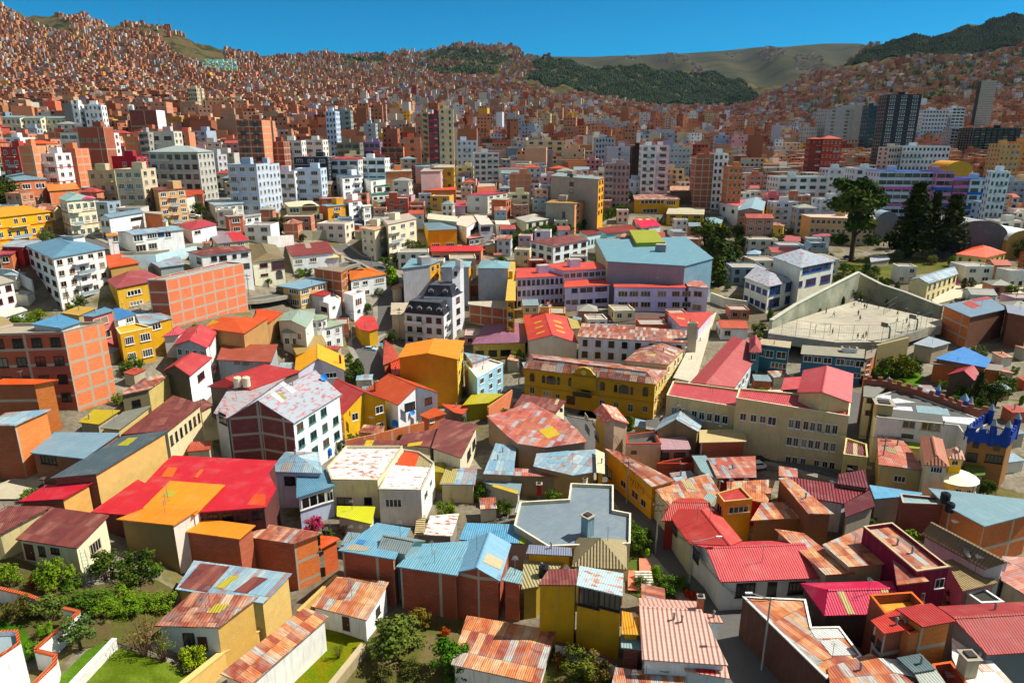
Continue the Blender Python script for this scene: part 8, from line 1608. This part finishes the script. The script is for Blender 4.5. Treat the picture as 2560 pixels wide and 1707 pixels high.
while Yv < 4000:
    stp = 11.5 if Yv < 600 else 9.2 if Yv < 1400 else 10.5 if Yv < 2500 else 15.0
    u = -.86
    while u < .86:
        Y = Yv + rs.uniform(-.35, .35) * stp; X = u * Yv + rs.uniform(-.3, .3) * stp; u += stp * 1.02 / Yv
        if rs.rand() < .08 or (Yv > 2550 and not (-.42 < X / Y < .06)): continue
        z = ground(X, Y) + rough(X / Y, Y); x, y, d = proj((X, Y, z))
        if x < -30 or x > 2590 or nobuild(x, y - 2): continue
        if Y < 700 and occupied(X, Y, 7): continue
        if X / Y > .05 and Y > 2150 and x < 2120: continue
        left = x < 900 and Y > 420; centre = 900 <= x < 2300 and 400 < Y < 1500
        green = x > 1900 and Y > 900
        if green and rs.rand() < .35: continue
        w = rs.uniform(5.5, 12) * (1. if Y > 650 else 1.2); dp = rs.uniform(5, 9.5); st = rs.choice([1, 2, 2, 3, 3, 4, 5]) if not centre else rs.choice([2, 3, 3, 4, 4, 5, 6, 7, 9], p=[.14, .2, .18, .16, .12, .09, .06, .03, .02])
        if Y < 420: st = min(st, 3)
        if Y > 1700: st = rs.choice([1, 2, 2, 3, 4])
        if (x > 1950 and Y < 620) or (x > 2150 and Y < 880): st = min(st, 2)
        if X / Y > .3 and st > 4 and Y > 900: st = 4
        pb = .82 if left else .42 if centre else .75
        pb = .6 if (centre and x > 1500) else pb
        yaw = R(rs.choice([10, 0, 20, -12, 5])) + rs.uniform(-.08, .08)
        if rs.rand() < pb: base = LB[rs.randint(len(LB))]
        else: base = LM[rs.randint(len(LM))]
        k = rs.uniform(.68, 1.08); col = tuple(min(.85, v * k) for v in base); top = LT[rs.randint(len(LT))]
        hh = st * 2.8 + rs.uniform(0, 1)
        addbox(X, Y, z, w, dp, hh, yaw, col, top, 1.0 if rs.rand() < .7 else 0.)
        if Y < 1300 and rs.rand() < .35: addbox(X + rs.uniform(-2, 2), Y + rs.uniform(-2, 2), z + hh, w * .4, dp * .4, rs.uniform(1.5, 2.8), yaw, col, top, 0.)
        nb += 1
    Yv += stp * 1.05
# colourful painted quarter on the left hill
for _ in range(160):
    p = atg(rs.uniform(505, 590), rs.uniform(155, 178)); addbox(p.x, p.y, p.z, 9, 9, 8, .2, lin(rs.choice(['a0e0d0', 'e8e8e0', '80c8d8', 'd8c080', '90d890'])), LT[4], 0.)
for _ in range(2600):
    y = rs.uniform(3800, 6600); u = rs.uniform(.02, .54)
    if math.sin(u * 41 + y * .0021) + .6 * math.sin(u * 97 - y * .0013) < .1 + (y - 3800) / 3600: continue
    addbox(u * y, y, mtn(u, y), rs.uniform(10, 18), 12, rs.uniform(6, 12), .1, LB[rs.randint(len(LB))] if rs.rand() < .7 else LM[rs.randint(len(LM))], LT[4], 0.)
n = len(VV); me = bpy.data.meshes.new('far_city'); me.vertices.add(n); me.vertices.foreach_set('co', np.array(VV, np.float32).ravel())
me.loops.add(n); me.loops.foreach_set('vertex_index', np.arange(n, dtype=np.int32)); me.polygons.add(n // 4); me.polygons.foreach_set('loop_start', np.arange(0, n, 4, dtype=np.int32)); me.polygons.foreach_set('loop_total', np.full(n // 4, 4, np.int32))
me.uv_layers.new(name='UVMap').data.foreach_set('uv', np.array(UU, np.float32).ravel())
ca = me.color_attributes.new('Col', 'FLOAT_COLOR', 'CORNER'); ca.data.foreach_set('color', np.array(CC, np.float32).ravel())
me.update(); me.validate(); me.materials.append(mat('vcol')); o = bpy.data.objects.new('distant_houses', me); COL.objects.link(o); o['kind'] = 'stuff'; o['label'] = 'thousands of small brick houses covering the far valley and hillsides'; o['category'] = 'houses'
print('FAR', nb)
# ------------------------------------------------------------------ woods
def woods(name, label, region, n, size, col, seed):
    r_ = np.random.RandomState(seed); xs = [p[0] for p in region]; yy = [p[1] for p in region]; V = []; Fc = []; k = 0
    while k < n:
        x, y = r_.uniform(min(xs), max(xs)), r_.uniform(min(yy), max(yy))
        if not inpoly(x, y, region): continue
        p = atg(x, y, 0, 700. if x < 650 else 1300.); s = size * r_.uniform(.5, 1.2); k += 1
        if p.y > 3900: continue
        z = ground(p.x, p.y) + rough(p.x / p.y, p.y) - s * .15; b = len(V); a0 = r_.uniform(0, 6.28)
        ring = [(p.x + math.cos(a0 + i * 1.2566) * s * .42 * r_.uniform(.6, 1.2), p.y + math.sin(a0 + i * 1.2566) * s * .42 * r_.uniform(.6, 1.2), z + s * r_.uniform(.35, .6)) for i in range(5)]
        V += [(p.x, p.y, z)] + ring + [(p.x + r_.uniform(-.1, .1) * s, p.y, z + s * r_.uniform(.9, 1.2))]
        for i in range(5): j = (i + 1) % 5; Fc += [(b, b + 1 + j, b + 1 + i), (b + 6, b + 1 + i, b + 1 + j)]
    me = bpy.data.meshes.new(name); me.from_pydata(V, [], Fc); me.materials.append(mat('leaf:' + col)); o = bpy.data.objects.new(name, me); COL.objects.link(o); tag(o, label, 'woodland', None, 'stuff')
woods('woodland', 'dark eucalyptus forest on the hill behind the city centre', NOBUILD[4], 30000, 9, '20342a', 1)
woods('woodland', 'dark forest crowning the right hand mountain', NOBUILD[5], 24000, 8.5, '203026', 2)
woods('woodland', 'forest band on the slope of the central hill', NOBUILD[6], 2600, 10, '26382a', 3)
woods('woodland', 'lower forest band of the central hill', NOBUILD[8], 1400, 10, '26382a', 4)
woods('woodland', 'small wood on the far left centre ridge', NOBUILD[7], 1300, 10, '26382a', 5)
woods('woodland', 'scattered trees between the houses on the right slope', [(1960,300),(2150,190),(2560,120),(2560,280),(2300,300)], 1500, 12, '3c4c26', 6)
woods('woodland', 'scattered trees among houses of the far centre slopes', [(700,200),(900,150),(1290,160),(1330,210),(1000,260),(700,250)], 900, 12, '3c5028', 7)
woods('woodland', 'scattered trees among the left hillside houses', [(0,120),(300,100),(640,170),(700,300),(0,300)], 260, 10, '3c5028', 8)

hm = bpy.data.meshes.new('haze'); x0, x1, y0, y1, z0, z1 = -7500, 7500, -60, 8200, -30, 1150
hm.from_pydata([(x, y, z) for z in (z0, z1) for x, y in ((x0, y0), (x1, y0), (x1, y1), (x0, y1))], [], [(3, 2, 1, 0), (4, 5, 6, 7), (0, 1, 5, 4), (1, 2, 6, 5), (2, 3, 7, 6), (3, 0, 4, 7)])
ho = bpy.data.objects.new('haze', hm); COL.objects.link(ho); ho['kind'] = 'stuff'; vm = bpy.data.materials.new('haze_air'); vm.use_nodes = True; vt = vm.node_tree; vt.nodes.clear()
vo = vt.nodes.new('ShaderNodeOutputMaterial'); pv = vt.nodes.new('ShaderNodeVolumePrincipled'); pv.inputs['Color'].default_value = (.45, .7, 1, 1); pv.inputs['Density'].default_value = .000013; pv.inputs['Anisotropy'].default_value = .2; vt.links.new(pv.outputs[0], vo.inputs['Volume']); hm.materials.append(vm)
